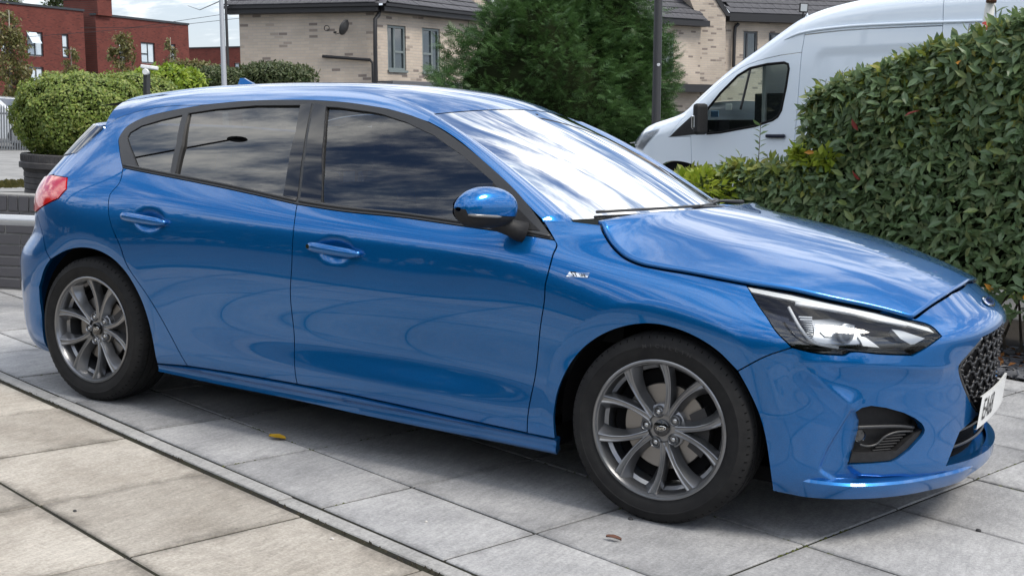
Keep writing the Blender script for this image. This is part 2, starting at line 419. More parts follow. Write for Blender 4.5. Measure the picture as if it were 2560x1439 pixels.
# ------------------------------------------------------------------ car materials
def paint_mat():
    m = mat('blue_metallic_paint', (.002, .11, .38), .30, .70, 1.0); N, L, B = nodes(m)
    tc = N.new('ShaderNodeTexCoord'); v = N.new('ShaderNodeTexVoronoi'); v.inputs['Scale'].default_value = 900; L.new(tc.outputs['Object'], v.inputs['Vector'])
    cr = N.new('ShaderNodeValToRGB'); L.new(v.outputs['Color'], cr.inputs[0])
    cr.color_ramp.elements[0].color = (.0006, .094, .30, 1); cr.color_ramp.elements[1].color = (.002, .155, .47, 1)
    # road film: a little dust low on the doors, by noise
    n = N.new('ShaderNodeTexNoise'); n.inputs['Scale'].default_value = 7; n.inputs['Detail'].default_value = 8; L.new(tc.outputs['Object'], n.inputs['Vector'])
    sp = N.new('ShaderNodeSeparateXYZ'); L.new(tc.outputs['Object'], sp.inputs[0])
    mr = N.new('ShaderNodeMapRange'); mr.inputs[1].default_value = .50; mr.inputs[2].default_value = .16; L.new(sp.outputs[2], mr.inputs[0])
    mu = N.new('ShaderNodeMath'); mu.operation = 'MULTIPLY'; L.new(mr.outputs[0], mu.inputs[0]); L.new(n.outputs['Fac'], mu.inputs[1])
    mu2 = N.new('ShaderNodeMath'); mu2.operation = 'MULTIPLY'; L.new(mu.outputs[0], mu2.inputs[0]); mu2.inputs[1].default_value = .16
    mx = N.new('ShaderNodeMix'); mx.data_type = 'RGBA'; L.new(mu2.outputs[0], mx.inputs[0]); L.new(cr.outputs[0], mx.inputs[6]); mx.inputs[7].default_value = (.10, .10, .10, 1)
    L.new(mx.outputs[2], B.inputs['Base Color'])
    ad = N.new('ShaderNodeMath'); ad.operation = 'MULTIPLY_ADD'; L.new(mu2.outputs[0], ad.inputs[0]); ad.inputs[1].default_value = .5; ad.inputs[2].default_value = .015
    L.new(ad.outputs[0], B.inputs['Coat Roughness'])
    B.inputs['Coat IOR'].default_value = 1.6; B.inputs['Specular IOR Level'].default_value = .15
    return m
PAINT = paint_mat()
M_TRIM = mat('satin_black_trim', (.035, .036, .038), .38, spec=.5)
M_GBLK = mat('gloss_black', (.006, .006, .007), .06, spec=.6, coat=.6)
M_PLASTIC = noisy('black_textured_plastic', (.012, .012, .013), (.020, .020, .021), 60, .6, .3, 400, spec=.35, bdist=.001)
M_DARK = mat('underbody_black', (.010, .010, .011), .9, spec=.1)
M_SEAL = mat('rubber_seal', (.008, .008, .008), .7, spec=.2)
M_GLASS = glassy('tinted_privacy_glass', (.07, .08, .09), 2.05, refl=1.0)
M_GLASSF = glassy('green_tint_glass', (.42, .48, .48), 1.95, refl=1.0)
M_WS = glassy('windscreen_glass', (.60, .66, .63), 1.85, refl=.95)
M_LENS = glassy('clear_lens', (.93, .95, .97), 1.5)
M_CHROME = mat('chrome', (.82, .83, .84), .08, 1.0)
M_SILVER = mat('silver_reflector', (.46, .49, .53), .35, .25)
M_WHITEPL = mat('white_light_guide', (.92, .93, .93), .3, spec=.6, coat=.5)
M_CABIN = mat('cabin_charcoal', (.020, .021, .023), .8, spec=.2)
M_SEATF = noisy('seat_fabric', (.020, .021, .024), (.035, .036, .040), 40, .9, .2, 300)

car = empty('blue_hatchback', (0, 0, 0))
tag(car, 'blue metallic five-door hatchback parked on the grey paving slabs', 'car')
def mirror(o, parent=None):
    c = o.copy(); COL.objects.link(c); c.parent = parent or o.parent; c.scale = (1, -1, 1); return c

# ------------------------------------------------------------------ panel outlines, traced in the photograph
LMAX, LMIN = float(_lg[-1]), float(_lg[0])
dlo_bot_r = pcurve([(308, 420), (445, 447), (578, 474), (743, 511)])
dlo_bot_f = pcurve([(743, 511), (860, 529), (1000, 543), (1135, 562), (1316, 588), (1386, 600)])
cB = pcurve([(743, 511), (736, 556), (730, 645), (732, 800), (736, 880), (743, 959)])
cFD = pcurve([(1386, 600), (1392, 610), (1382, 638), (1370, 684), (1361, 747), (1345, 881), (1327, 993), (1318, 1081)])
cRD = pcurve([(308, 420), (298, 458), (276, 485), (271, 511), (280, 569), (307, 636), (356, 720), (413, 813), (469, 914)])
sill_r = pcurve([(469, 914), (600, 934), (743, 959)]); sill_f = pcurve([(743, 959), (860, 982), (1100, 1034), (1318, 1081)])
arch_f = pcurve([(1388, 1096), (1386, 1025), (1397, 971), (1422, 917), (1462, 867), (1517, 831), (1580, 812), (1639, 810), (1697, 824), (1752, 849), (1797, 880), (1844, 927)])
arch_f2 = pcurve([(1844, 927), (1873, 980), (1900, 1043), (1917, 1115), (1928, 1197), (1931, 1222)])
arch_r = pcurve([(393, 905), (384, 863), (370, 799), (349, 740), (320, 688), (288, 652), (244, 626), (203, 619), (166, 626), (127, 648)])
arch_r2 = pcurve([(127, 648), (110, 676), (98, 717)]) + [xz(-3.042, .40), xz(-3.035, .32), xz(-3.022, .25), xz(-3.01, .19)]
hood_s = pcurve([(1500, 562), (1508, 584), (1528, 616), (1556, 643), (1592, 661), (1650, 674), (1723, 686), (1866, 713)])
head_r = pcurve([(1866, 713), (1889, 751), (1933, 818), (1980, 868)])
head_b = pcurve([(1980, 868), (2040, 882), (2107, 887)]) + pcurve([(2112, 886), (2127, 879), (2200, 884), (2280, 887)]) + pcurve([(2280, 887), (2311, 871), (2354, 840)])
head_t = pcurve([(2354, 840), (2325, 813), (2262, 796), (2187, 776), (2067, 751), (1978, 731), (1866, 713)])
cFB = pcurve([(1980, 868), (1915, 890), (1844, 927)])
P1 = lambda *p: hitpix(p)
# ---- doors
HAND = {}
def dent(cl, rx, rz, d):
    def f(V, P):
        t = np.hypot((V[:, 0] - cl[0]) / rx, (V[:, 1] - cl[1]) / rz); return -d * np.clip(1.25 - t, 0, 1)**.8 * (t < 1.25)
    return f
hF, hR = hitpix([(838, 626)])[0], hitpix([(372, 549)])[0]
# the door-edge flare seen as a bright band low on the doors is in the surface itself
front_door = panel('front_door', PAINT, car, dlo_bot_f + cFD + sill_f[::-1] + cB[::-1], h=.0125, disp=dent(hF, .075, .038, .012))
rear_door = panel('rear_door', PAINT, car, dlo_bot_r + cB + sill_r[::-1] + cRD[::-1], h=.0125, disp=dent(hR, .075, .038, .012))
wing = panel('front_wing', PAINT, car, P1((1386, 598), (1357, 549), (1428, 553)) + hood_s + head_r + cFB + arch_f[::-1] + P1((1318, 1082)) + cFD[::-1], h=.0125)
tl_f = P1((133, 438), (169, 444), (167, 473), (147, 496), (91, 530))
hatch = pcurve([(141, 434), (174, 391), (218, 354), (264, 314)])
rail_px = [(264, 314), (293, 297), (330, 283), (380, 271), (440, 264), (504, 262)]
rail_r = pcurve(rail_px)
dlo_back = pcurve([(308, 420), (299, 370), (298, 346), (306, 331), (319, 316), (353, 297), (420, 279), (504, 264)])
cRB = pcurve([(91, 530), (107, 587), (127, 648)])
qt = panel('rear_quarter', PAINT, car, hatch[1:] + rail_r[1:] + dlo_back[::-1] + cRD + P1((393, 908)) + arch_r + cRB[::-1][1:] + [q for q in tl_f[::-1][1:]], h=.0125)
# ---- sill skirt
def sill_disp(V, P):
    z = V[:, 1]; t = np.clip((z - .165) / .075, 0, 1); return .004 + .013 * np.exp(-((t - .92) / .16)**2) - .006 * np.exp(-((t - .6) / .2)**2) + .010 * np.exp(-((t - .25) / .2)**2)
sillb = pcurve([(1396, 1132), (1280, 1108), (1098, 1071), (945, 1039), (774, 1001), (534, 953), (400, 925)])
sill = panel('sill_skirt', PAINT, car, pcurve([(393, 910), (469, 916), (600, 936), (743, 961), (860, 984), (1100, 1036), (1318, 1083), (1390, 1099)]) + sillb, h=.008, disp=sill_disp, depth=.03, gap=.001)
# ---- rear bumper (wraps to the centre line)
rb = P1((91, 530)) + cRB + arch_r2 + [np.array([l, .17]) for l in np.linspace(arch_r2[-1][0], LMIN, 14)] + [np.array([LMIN, z]) for z in np.linspace(.2, .78, 9)] + [np.array([l, .80]) for l in np.linspace(LMIN, float(L_of(u_of(-3.2, .8))), 10)]
rear_bumper = panel('rear_bumper', PAINT, car, rb, h=.02)
tl = [xz(-3.24, .90), xz(-3.16, .955)] + P1((133, 438), (169, 444), (167, 473), (147, 496), (91, 530)) + [xz(-3.24, .805), xz(-3.30, .83)]
M_RED = mat('red_lamp_plastic', (.62, .012, .018), .10, spec=.6, coat=1.0)
taillight = panel('tail_light', M_RED, car, tl, h=.012, off=.004, depth=.03)
tg = [xz(-3.16, .955)] + hatch + [xz(-3.02, 1.215)] + [np.array([l, 1.22]) for l in np.linspace(float(L_of(u_of(-3.06, 1.22))), LMIN, 10)] + [np.array([LMIN, z]) for z in np.linspace(1.18, .83, 8)] + [np.array([l, .81]) for l in np.linspace(LMIN, float(L_of(u_of(-3.3, .81))), 8)] + [xz(-3.30, .84), xz(-3.24, .91)]
tailgate = panel('tailgate', PAINT, car, tg, h=.02, off=-.002)
rg = [xz(-3.10, 1.055)] + pcurve([(190, 383), (225, 352), (262, 318)]) + [np.array([l, 1.205]) for l in np.linspace(float(L_of(u_of(-3.05, 1.205))), LMIN, 10)] + [np.array([LMIN, 1.03])] + [np.array([l, 1.03]) for l in np.linspace(LMIN, float(L_of(u_of(-3.22, 1.03))), 8)]
rear_glass = panel('rear_window', M_GLASS, tailgate, rg, h=.02, off=.004, depth=.004, gap=0)

# ---- front bumper (near half; the far half is its mirror image)
gr_edge = pcurve([(2456, 843), (2402, 905)]) + pcurve([(2397, 913), (2396, 922), (2405, 957), (2428, 1009), (2440, 1027), (2446, 1030)])
hood_f = pcurve([(2287, 796), (2316, 774), (2345, 755), (2378, 733)])
ctr = lambda z: np.array([LMAX, z])
in_top = P1((2440, 1041)); in_edge = P1((2440, 1041), (2400, 1078), (2385, 1115), (2366, 1162))
zc_h = .805
bump = cFB[::-1] + head_b[1:] + head_t[:18] + hood_f + [ctr(zc_h - .004)] + [ctr(.70), ctr(.672)] + gr_edge + [ctr(.405), ctr(.385)] + in_edge + [ctr(.235), ctr(.19)] \
    + pcurve([(2411, 1192), (2340, 1208), (2220, 1226), (2130, 1233), (2060, 1233), (1932, 1227)]) + arch_f2[::-1]
fog = P1((2141, 1029), (2155, 1020), (2178, 1015), (2215, 1020), (2258, 1032), (2286, 1045), (2303, 1058), (2309, 1067), (2311, 1074), (2309, 1082), (2302, 1092), (2273, 1123), (2242, 1146), (2228, 1152), (2183, 1156), (2125, 1159), (2136, 1119), (2146, 1074), (2150, 1049))
rec = np.array(P1((2128, 1022), (2100, 1070), (2070, 1120), (2048, 1168), (2051, 1180), (2090, 1204), (2160, 1211), (2280, 1206), (2412, 1189), (2420, 1176), (2345, 1182), (2330, 1188), (2155, 1189), (2124, 1164), (2136, 1119), (2150, 1049), (2137, 1024)))
shelf = np.array(P1((1985, 897), (2060, 905), (2150, 910), (2250, 915), (2330, 917), (2388, 912))); diag = np.array(P1((1990, 905), (2040, 945), (2090, 985), (2138, 1022)))
def bump_disp(V, P):
    d = np.zeros(len(V)); k = inpoly(V, rec); e = segdist(V, rec); d[k] -= np.minimum(e[k] / .006, 1) * .013
    # shelf crease below the lamp, running to the grille, and the diagonal crease down to the fog pocket
    for line, w, hgt in ((shelf, .075, .013), (diag, .055, .010)):
        e = np.full(len(V), 9.0); tq = np.zeros(len(V)); n = len(line) - 1
        for i in range(n):
            a, b = line[i], line[i + 1]; ab = b - a; t = np.clip(((V - a) @ ab) / (ab @ ab), 0, 1); dd = np.linalg.norm(V - a - t[:, None] * ab, axis=1); k2 = dd < e; e[k2] = dd[k2]; tq[k2] = ((i + t) / n)[k2]
        fade = np.clip(tq / .25, 0, 1) * np.clip((1.02 - tq) / .15, 0, 1); d += hgt * np.clip(1 - e / w, 0, 1)**1.6 * fade
    return d
front_bumper = panel('front_bumper', PAINT, car, bump, [fog], h=.008, disp=bump_disp, depth=.03)
# ------------------------------------------------------------------ bonnet
edge = SP(hood_s + head_t[::-1][1:] ); edge = [e for e in edge if e[0] < SP(hood_f[:1])[0][0] - .01] + [SP(hood_f[:1])[0]]
edge = np.array(edge)
XR = lambda y: -.155 - .25 * y**2
XF = lambda y: .772 - .28 * y**2
# front edge of the bonnet follows the traced shut line
_e1 = edge[-1]; _kf = (.778 - _e1[0]) / _e1[1]**2
XF = lambda y: .778 - _kf * y**2
bE = np.clip((edge[:, 0] - XR(edge[:, 1])) / (XF(edge[:, 1]) - XR(edge[:, 1])), 0, 1)
_o = np.argsort(bE); bE = bE[_o]; eY = edge[_o, 1]; eZ = edge[_o, 2]
HC_X = [-.40, -.2, 0, .25, .45, .65, .74, .79]; HC_Z = [1.012, .998, .975, .937, .899, .849, .818, .797]
def hood_pt(b, t):
    """b: rear..front, t: 0 centre .. 1 near edge"""
    ye = np.interp(b, bE, eY); ze = np.interp(b, bE, eZ); y = ye * t; x = XR(y) + (XF(y) - XR(y)) * b
    zc = nspline(HC_X, HC_Z, x); tc = .74 - .10 * b
    h = np.where(t < tc, .42 * (t / tc)**1.9, .42 + .58 * (np.clip(t - tc, 0, 1) / (1 - tc))**1.05)
    # the whole edge rolls down to the wing
    return np.stack([x, y, zc - (zc - ze) * h], -1)
def grid_obj(name, m, parent, P, close=False, depth=0, flip=False, sharp_deg=None):
    n, k, _ = P.shape; f = [(i * k + j, (i + 1) * k + j, (i + 1) * k + j + 1, i * k + j + 1) for i in range(n - 1) for j in range(k - 1)]
    if flip: f = [q[::-1] for q in f]
    o = mobj(name, P.reshape(-1, 3), f, m, parent, True)
    if sharp_deg: sharp(o.data, sharp_deg)
    return o
_hf = SP(hood_f); _fy = np.concatenate([np.abs(_hf[:, 1])[::-1][-1:] * 0, np.sort(np.abs(_hf[:, 1]))]); _fzv = np.concatenate([[.801], _hf[np.argsort(np.abs(_hf[:, 1])), 2]])
def hood_fix(P, B):
    y = np.abs(P[..., 1]); end = hood_pt(np.ones(y.size), np.zeros(y.size) if False else np.clip(y.ravel() / abs(eY[-1]), 0, 1))[:, 2].reshape(y.shape)
    w = np.clip((B - .55) / .45, 0, 1); w = w * w * (3 - 2 * w)
    P[..., 2] += (np.interp(y, _fy, _fzv) + .001 - end) * w; return P
B_, T_ = np.meshgrid(np.linspace(.004, .997, 90), np.concatenate([np.linspace(-.997, 0, 45), np.linspace(0, .997, 45)[1:]]), indexing='ij')
HP = hood_pt(B_.ravel(), np.abs(T_).ravel()).reshape(*B_.shape, 3); HP[..., 1] = np.where(T_ < 0, -np.abs(HP[..., 1]), np.abs(HP[..., 1]))
HP = hood_fix(HP, B_)
bonnet = grid_obj('bonnet', PAINT, car, HP, flip=True)
so = bonnet.modifiers.new('thickness', 'SOLIDIFY'); so.thickness = .014; so.offset = -1
# nose panel between bonnet shut line and grille is part of the bumper surface

# ------------------------------------------------------------------ windscreen
def ws_pt(s, t):
    yt, yb = .575, .70
    y = s * (yt + (yb - yt) * t); s2 = s * s
    xt = -1.035 - .085 * s2; zt = 1.347 - .035 * s2; xb = -.235 - .205 * s2; zb = .985 - .020 * s2
    x = xt + (xb - xt) * t; z = zt + (zb - zt) * t + .020 * np.sin(PI * t)
    return np.stack([x, y, z], -1)
S_, T2 = np.meshgrid(np.linspace(-1, 1, 49), np.linspace(0, 1, 40), indexing='ij')
windscreen = grid_obj('windscreen', M_WS, car, ws_pt(S_, T2), flip=False)
# black edge band and the seal around the glass
def band(sa, sb, ta, tb, off):
    a, b = np.meshgrid(np.linspace(sa, sb, 40), np.linspace(ta, tb, 40), indexing='ij'); P = ws_pt(a, b); P = P + np.array([.5, 0, .86]) * off; return P
for nm, ar in (('screen_frit', (-1.0, -.945, 0, 1, -.004)), ('screen_frit', (.945, 1.0, 0, 1, -.004)), ('screen_frit', (-1, 1, .93, 1, -.005)), ('screen_frit', (-1, 1, 0, .035, -.005))):
    grid_obj(nm, M_SEAL, windscreen, band(*ar))
# ------------------------------------------------------------------ roof, rails and pillars
rail = hitpix([(264, 314), (293, 297), (330, 283), (380, 271), (440, 264), (504, 262), (605, 253), (706, 249.5), (783, 250.3), (870, 256.5), (951, 268.5), (1018, 285.5), (1070, 304)])
rail = crom(rail, 8); RP = SP(rail)                     # near roof edge above the window trim
RX, RY, RZ = RP[:, 0], RP[:, 1], RP[:, 2]
ZC_X = [-3.25, -3.05, -2.8, -2.5, -2.1, -1.7, -1.35, -1.1, -.95]; ZC_Z = [1.318, 1.345, 1.377, 1.408, 1.432, 1.440, 1.420, 1.362, 1.31]
def roof_pts(n=57):
    out = []
    for i in range(len(RP)):
        f = np.clip((RX[i] + 1.65) / .58, 0, 1); r = np.clip((-2.72 - RX[i]) / .3, 0, 1)
        t = np.concatenate([np.linspace(-1, -.8, 12)[:-1], np.linspace(-.8, .8, n - 22), np.linspace(.8, 1, 12)[1:]]); a = np.abs(t)
        x = RX[i] + (f**2 * .075) * (1 - a**2.2) - r**.8 * .15 * (1 - a**7)
        zc = nspline(ZC_X, ZC_Z, x); h = 1 - (1 - a**3.4)
        z = zc - (zc - RZ[i]) * (.62 * a**3.2 + .38 * a**9); y = t * abs(RY[i])
        out.append(np.stack([x, y, z], -1))
    return np.array(out)
RF = roof_pts()
# the front edge of the roof meets the top of the windscreen
tt = RF[-1][:, 1] / abs(RY[-1]); TG = np.zeros_like(RF[-1]); kk = .575 / abs(RY[-1])
for i, t in enumerate(tt):
    if abs(t) <= kk: TG[i] = ws_pt(np.array([t / kk]), np.array([0.]))[0] + np.array([-.004, 0, .003])
    else:
        w = (abs(t) - kk) / (1 - kk); c = ws_pt(np.array([np.sign(t)]), np.array([0.]))[0] + np.array([-.004, 0, .003]); e = RP[-1] * [1, -np.sign(t), 1]
        TG[i] = c + (e - c) * w + np.array([.3, -.5 * -np.sign(t) * 0, .8]) * .010 * 4 * w * (1 - w)
dlt = TG - RF[-1]
for i in range(len(RF)):
    w = np.clip((RX[i] + 1.75) / (RX[-1] + 1.75), 0, 1)**2.2; RF[i] = RF[i] + dlt * w
roof = grid_obj('roof', PAINT, car, RF, flip=True)
# spoiler: returned rear edge of the roof
se = RF[0]; cen = np.clip(1 - (np.abs(se[:, 1]) / abs(RY[0]))**4, 0, 1)[:, None]; under = se + np.array([.13, 0, -.085]) * cen; sp_ = np.stack([se, se + np.array([-.012, 0, -.012]) * cen, se + np.array([.0, 0, -.05]) * cen, under], 0)
spoiler = grid_obj('roof_spoiler', PAINT, car, sp_, flip=False)
# A pillars: strip between window trim and windscreen
ap_out = np.array(crom(list(SP(hitpix([(1070, 303), (1110, 325), (1152, 354), (1190, 386), (1219, 412), (1260, 450), (1300, 490), (1330, 522), (1356, 548)]))), 6))
ta = np.linspace(0.0, .985, len(ap_out)); ap_in = ws_pt(np.full(len(ta), -1.0), ta)
# start of the strip joins the roof edge
rows = []
for k in np.linspace(0, 1, 9):
    P = ap_out + (ap_in - ap_out) * k; bul = np.array([.35, -.55, .75]) * .014 * 4 * k * (1 - k); rows.append(P + bul)
AP = np.array(rows); AP = np.concatenate([AP, AP[:, -1:] + (AP[:, -1:] - AP[:, -2:-1]) * 1.2 + np.array([0, .006, -.012])], 1)
a_pillar = grid_obj('a_pillar', PAINT, car, AP, flip=True)
# corner between roof front edge and pillar
mirror(a_pillar)

# ------------------------------------------------------------------ side windows and their trim
dlo_top = pcurve([(308, 420), (299, 370), (298, 346), (306, 331), (319, 316), (353, 297), (420, 279), (504, 264), (605, 254), (706, 250), (783, 251), (870, 257), (951, 269), (1018, 286), (1085, 313), (1152, 357), (1219, 411), (1289, 476), (1345, 545), (1386, 600)], 5)
dlo = dlo_top + dlo_bot_f[::-1] + dlo_bot_r[::-1]
g_q = P1((344, 416), (333, 386), (322, 356), (319, 344), (326, 332), (353, 316), (403, 301), (459, 288), (444, 360), (429, 432))
g_r = P1((474, 284), (538, 274), (638, 265), (752, 264), (740, 330), (722, 410), (708, 490), (600, 469), (520, 453), (441, 437), (458, 360))
g_f = P1((817, 268), (850, 270), (934, 282), (1018, 307), (1085, 339), (1152, 386), (1195, 422), (1233, 455), (1224, 508), (1213, 559), (1135, 548), (1000, 531), (900, 519), (805, 506), (807, 430), (811, 340))
trim = panel('window_trim', M_TRIM, car, dlo, [g_q, g_r, g_f], h=.012, off=.002, depth=.02, gap=.001)
bR = P1((752, 262), (782, 258), (760, 380), (744, 500), (708, 490), (722, 410), (740, 330)); bF = P1((787, 258), (817, 266), (811, 340), (807, 430), (804, 508), (750, 501), (766, 380))
for q in (bR, bF): panel('pillar_cover', M_GBLK, trim, q, h=.02, off=.0045, depth=.006, gap=.0015)
panel('window_divider', M_TRIM, trim, P1((460, 285), (474, 283), (458, 360), (440, 438), (428, 434), (444, 360)), h=.02, off=.007, depth=.008, gap=0)
# all panes lie on one smooth curved sheet fitted to the body side
_gp = [np.array(p) for p in densify(np.array(dlo_top[::4] + dlo_bot_f[::-6] + dlo_bot_r[::-6]), .12)]; _gx, _gz = np.meshgrid(np.linspace(-2.6, -.5, 40), np.linspace(.95, 1.34, 14)); _cand = np.array([xz(a, b) for a, b in zip(_gx.ravel(), _gz.ravel())]); _cand = _cand[inpoly(_cand, np.array(dlo))]
_q3 = SP(_cand); _A = lambda x, z: np.stack([np.ones_like(x), x, z, x * x, x * z, z * z], 1); _cf, *_ = np.linalg.lstsq(_A(_q3[:, 0], _q3[:, 2]), _q3[:, 1], rcond=None)
def glass_pane(nm, mm, q, off):
    V, F, loops = trim2d(inset(q, -.006), [], .02); P = SP(V); x, z = P[:, 0], P[:, 2]; P[:, 1] = _A(x, z) @ _cf
    dx = _cf[1] + 2 * _cf[3] * x + _cf[4] * z; dz = _cf[2] + _cf[4] * x + 2 * _cf[5] * z; N = np.stack([dx, -np.ones_like(x), dz], 1); N /= np.linalg.norm(N, axis=1)[:, None]
    return shell(nm, mm, trim, P + N * off, N, F, loops, 0, cust=N)
for nm, q, mm in (('quarter_window', g_q, M_GLASS), ('rear_window_pane', g_r, M_GLASS), ('front_window_pane', g_f, M_GLASSF)):
    glass_pane(nm, mm, q, -.007)
# slim bright lip along the belt line trim
def lip(pts, off, r, name, m, parent):
    c = pcurve(pts, 5); P = SP(c) + SN(c) * off; MB().tube([tuple(p) for p in P], r, 6).obj(name, m, parent, True)
lip([(310, 413), (445, 439), (578, 465), (741, 502)], .004, .0055, 'belt_strip', M_TRIM, trim)
lip([(749, 503), (860, 520), (1000, 534), (1135, 553), (1316, 580), (1376, 592)], .004, .0055, 'belt_strip', M_TRIM, trim)
# ------------------------------------------------------------------ headlight
hl = [q for q in head_r[:-1]] + head_b + head_t[1:-1]
lens = panel('headlight', M_GBLK, car, hl, h=.014, off=-.050, depth=-.0, gap=.003)
V_, F_, lp = trim2d(inset(hl, .002), [], .014)
Pn = SP(V_); Nn = SN(V_); shell('lamp_lens', M_LENS, lens, Pn - Nn * .001, Nn, F_, lp, .0)
# lamp wall
q = lp[0]; A = Pn[q] - Nn[q] * .002; Bk = Pn[q] - Nn[q] * .052
mobj('lamp_wall', list(A) + list(Bk), [(i, (i + 1) % len(q), len(q) + (i + 1) % len(q), len(q) + i) for i in range(len(q))], M_GBLK, lens, True)
def lamp_strip(pts, off, r, name, m, flat=.6):
    c = pcurve(pts, 6); P = SP(c) + SN(c) * off; MB().tube([tuple(p) for p in P], r, 8).obj(name, m, lens, True)
lamp_strip([(1989, 755), (2059, 766), (2133, 779), (2199, 796), (2268, 809)], -.008, .0070, 'light_guide', M_WHITEPL)
lamp_strip([(1973, 764), (1997, 809), (2024, 846), (2043, 858), (2098, 869)], -.008, .0055, 'light_guide', M_WHITEPL)
def lamp_patch(pts, off, name, m, depth=.02):
    return panel(name, m, lens, P1(*pts), h=.02, off=off, depth=depth, gap=0)
lamp_patch([(1870, 716), (1978, 736), (2067, 756), (2187, 781), (2262, 801), (2322, 817), (2338, 831), (2262, 809), (2187, 793), (2067, 768), (1978, 748), (1880, 728)], -.003, 'lens_sheen_strip', mat('painted_lens_sheen', (.78, .80, .80), .35, .3), .008)  # pale strip paints the sky sheen along the top of the lens
for k in range(11):
    y0 = 778 + k * 6.3; xl = 2001 + k * 2.9; lamp_patch([(xl, y0), (2036 + k * .4, y0 + 1), (2036 + k * .4, y0 + 4), (xl + 1, y0 + 3)], -.024, 'reflector_rib', M_SILVER, .01)
lamp_patch([(2038, 777), (2090, 774), (2152, 789), (2120, 818), (2114, 842), (2124, 858), (2050, 858), (2040, 835)], -.044, 'reflector_bowl', M_SILVER)
lamp_patch([(2060, 812), (2078, 812), (2092, 828), (2074, 828)], -.040, 'reflector_step', mat('lamp_grey', (.10, .11, .12), .2, .5))
lamp_patch([(2146, 793), (2170, 830), (2166, 858), (2124, 860), (2116, 838), (2124, 815)], -.040, 'reflector_shard', M_SILVER)
pc_ = hitpix([(2128, 834)])[0]; pp_ = SP([pc_])[0]; pn_ = Vector((.80, -.55, .10)).normalized(); pm_ = Matrix.Translation(Vector(pp_) - pn_ * .022) @ pn_.to_track_quat('Z', 'Y').to_matrix().to_4x4()
_pl = MB().lathe([(0, .016), (.012, .014), (.021, .007), (.025, 0), (.030, .002), (.031, -.01), (.026, -.02)], 24); _pl.v = [tuple(pm_ @ Vector(p)) for p in _pl.v]; _pl.obj('projector_lens', M_SILVER, lens, True)
lamp_patch([(2157, 828), (2176, 830), (2215, 872), (2172, 866)], -.034, 'reflector_shard', M_WHITEPL)
lamp_patch([(2238, 811), (2262, 814), (2326, 840), (2300, 860), (2290, 862), (2262, 840)], -.024, 'reflector_shard', M_SILVER)
# ------------------------------------------------------------------ lower front: splitter, fog pocket, grille, plate
def plan_loft(name, m, parent, rows):
    """rows: list of polylines of equal length (near half, ending on the centre line), mirrored across y"""
    P = np.array(rows); Q = np.concatenate([P, (P * [1, -1, 1])[:, ::-1][:, 1:]], 1); return grid_obj(name, m, parent, Q)
spl = np.array(crom([(.392, -.845), (.50, -.828), (.62, -.752), (.733, -.612), (.82, -.432), (.872, -.285), (.892, -.10), (.894, 0)], 6))
def sp_row(d, z, z2=None):
    n = np.gradient(spl, axis=0); n = np.stack([-n[:, 1], n[:, 0]], 1); n /= np.linalg.norm(n, axis=1)[:, None]; n = np.where(n[:, :1] > -2, n, n)
    n[-1] = (1, 0) if n[-2][0] > 0 else (-1, 0)
    if n[-2][0] < 0: n = -n
    rp_ = np.clip(np.linspace(0, 1, len(spl)) / .62, 0, 1)[:, None]; q = spl + n * (d - .060 * (1 - rp_)**1.6); q[-1, 1] = 0
    zz = np.full(len(q), z) if z2 is None else np.interp(np.linspace(0, 1, len(q)), [0, .3, 1], [z2, z, z])
    return np.concatenate([q, zz[:, None]], 1)
splitter = plan_loft('front_splitter', PAINT, car, [sp_row(-.16, .235), sp_row(-.055, .222), sp_row(-.006, .214, .225), sp_row(.0, .206, .215), sp_row(-.002, .19, .19), sp_row(-.018, .160, .155), sp_row(-.12, .150)])
sharp(splitter.data, 30)
# fog lamp pocket
fogP = inset(np.array(fog), -.004)
fb = panel('fog_lamp_pocket', M_PLASTIC, front_bumper, fogP, h=.012, off=-.045, depth=0, gap=0)
dq = densify(clean(fogP), .012); A = SP(dq) - SN(dq) * .004; Bk = SP(dq) - SN(dq) * .046; nq = len(dq)
mobj('pocket_wall', list(A) + list(Bk), [(i, (i + 1) % nq, nq + (i + 1) % nq, nq + i) for i in range(nq)], M_PLASTIC, front_bumper, True)
lowframe = [(2127, 1158), (2134, 1134), (2245, 1128), (2292, 1086), (2313, 1074), (2302, 1092), (2273, 1123), (2242, 1146), (2228, 1152), (2183, 1156)]
panel('pocket_frame', M_PLASTIC, front_bumper, P1(*lowframe), h=.01, off=-.010, depth=.03, gap=0)
def rod(pts, off, r, name, m, parent, n=8, sub=5):
    c = pcurve(pts, sub); o = off if hasattr(off, '__len__') else [off] * len(c); P = SP(c) + SN(c) * np.asarray(o)[:, None]
    return MB().tube([tuple(p) for p in P], r, n).obj(name, m, parent, True)
rod([(2147, 1072), (2200, 1070), (2260, 1069), (2295, 1072)], -.020, .006, 'pocket_bar', M_TRIM, front_bumper)
rod([(2157, 1115), (2175, 1119), (2200, 1114), (2222, 1095), (2250, 1084), (2292, 1081)], -.020, .004, 'pocket_bar', M_TRIM, front_bumper)
for k in range(6):
    y = 1090 + k * 7.2; x1 = 2275 - k * 7.5; x0 = 2225 - k * 7
    rod([(x0, y + 4), ((x0 + x1) / 2, y + 2), (x1, y)], -.022, .0032, 'pocket_fin', M_PLASTIC, front_bumper, 6)
fc = hitpix([(2163, 1096)])[0]; fp = SP([fc])[0]; fn = SN([fc])[0]; fq = Vector(fn).to_track_quat('Z', 'Y').to_matrix().to_4x4()
fl = MB().lathe([(0, .002), (.018, .0), (.021, .004), (.023, -.03), (.0, -.03)], 20); fl.v = [tuple(Matrix.Translation(Vector(fp - fn * .034)) @ fq @ Vector(p)) for p in fl.v]
fl.obj('fog_lamp', mat('dark_lamp_glass', (.02, .021, .023), .05, spec=.8, coat=1), front_bumper, auto=40)
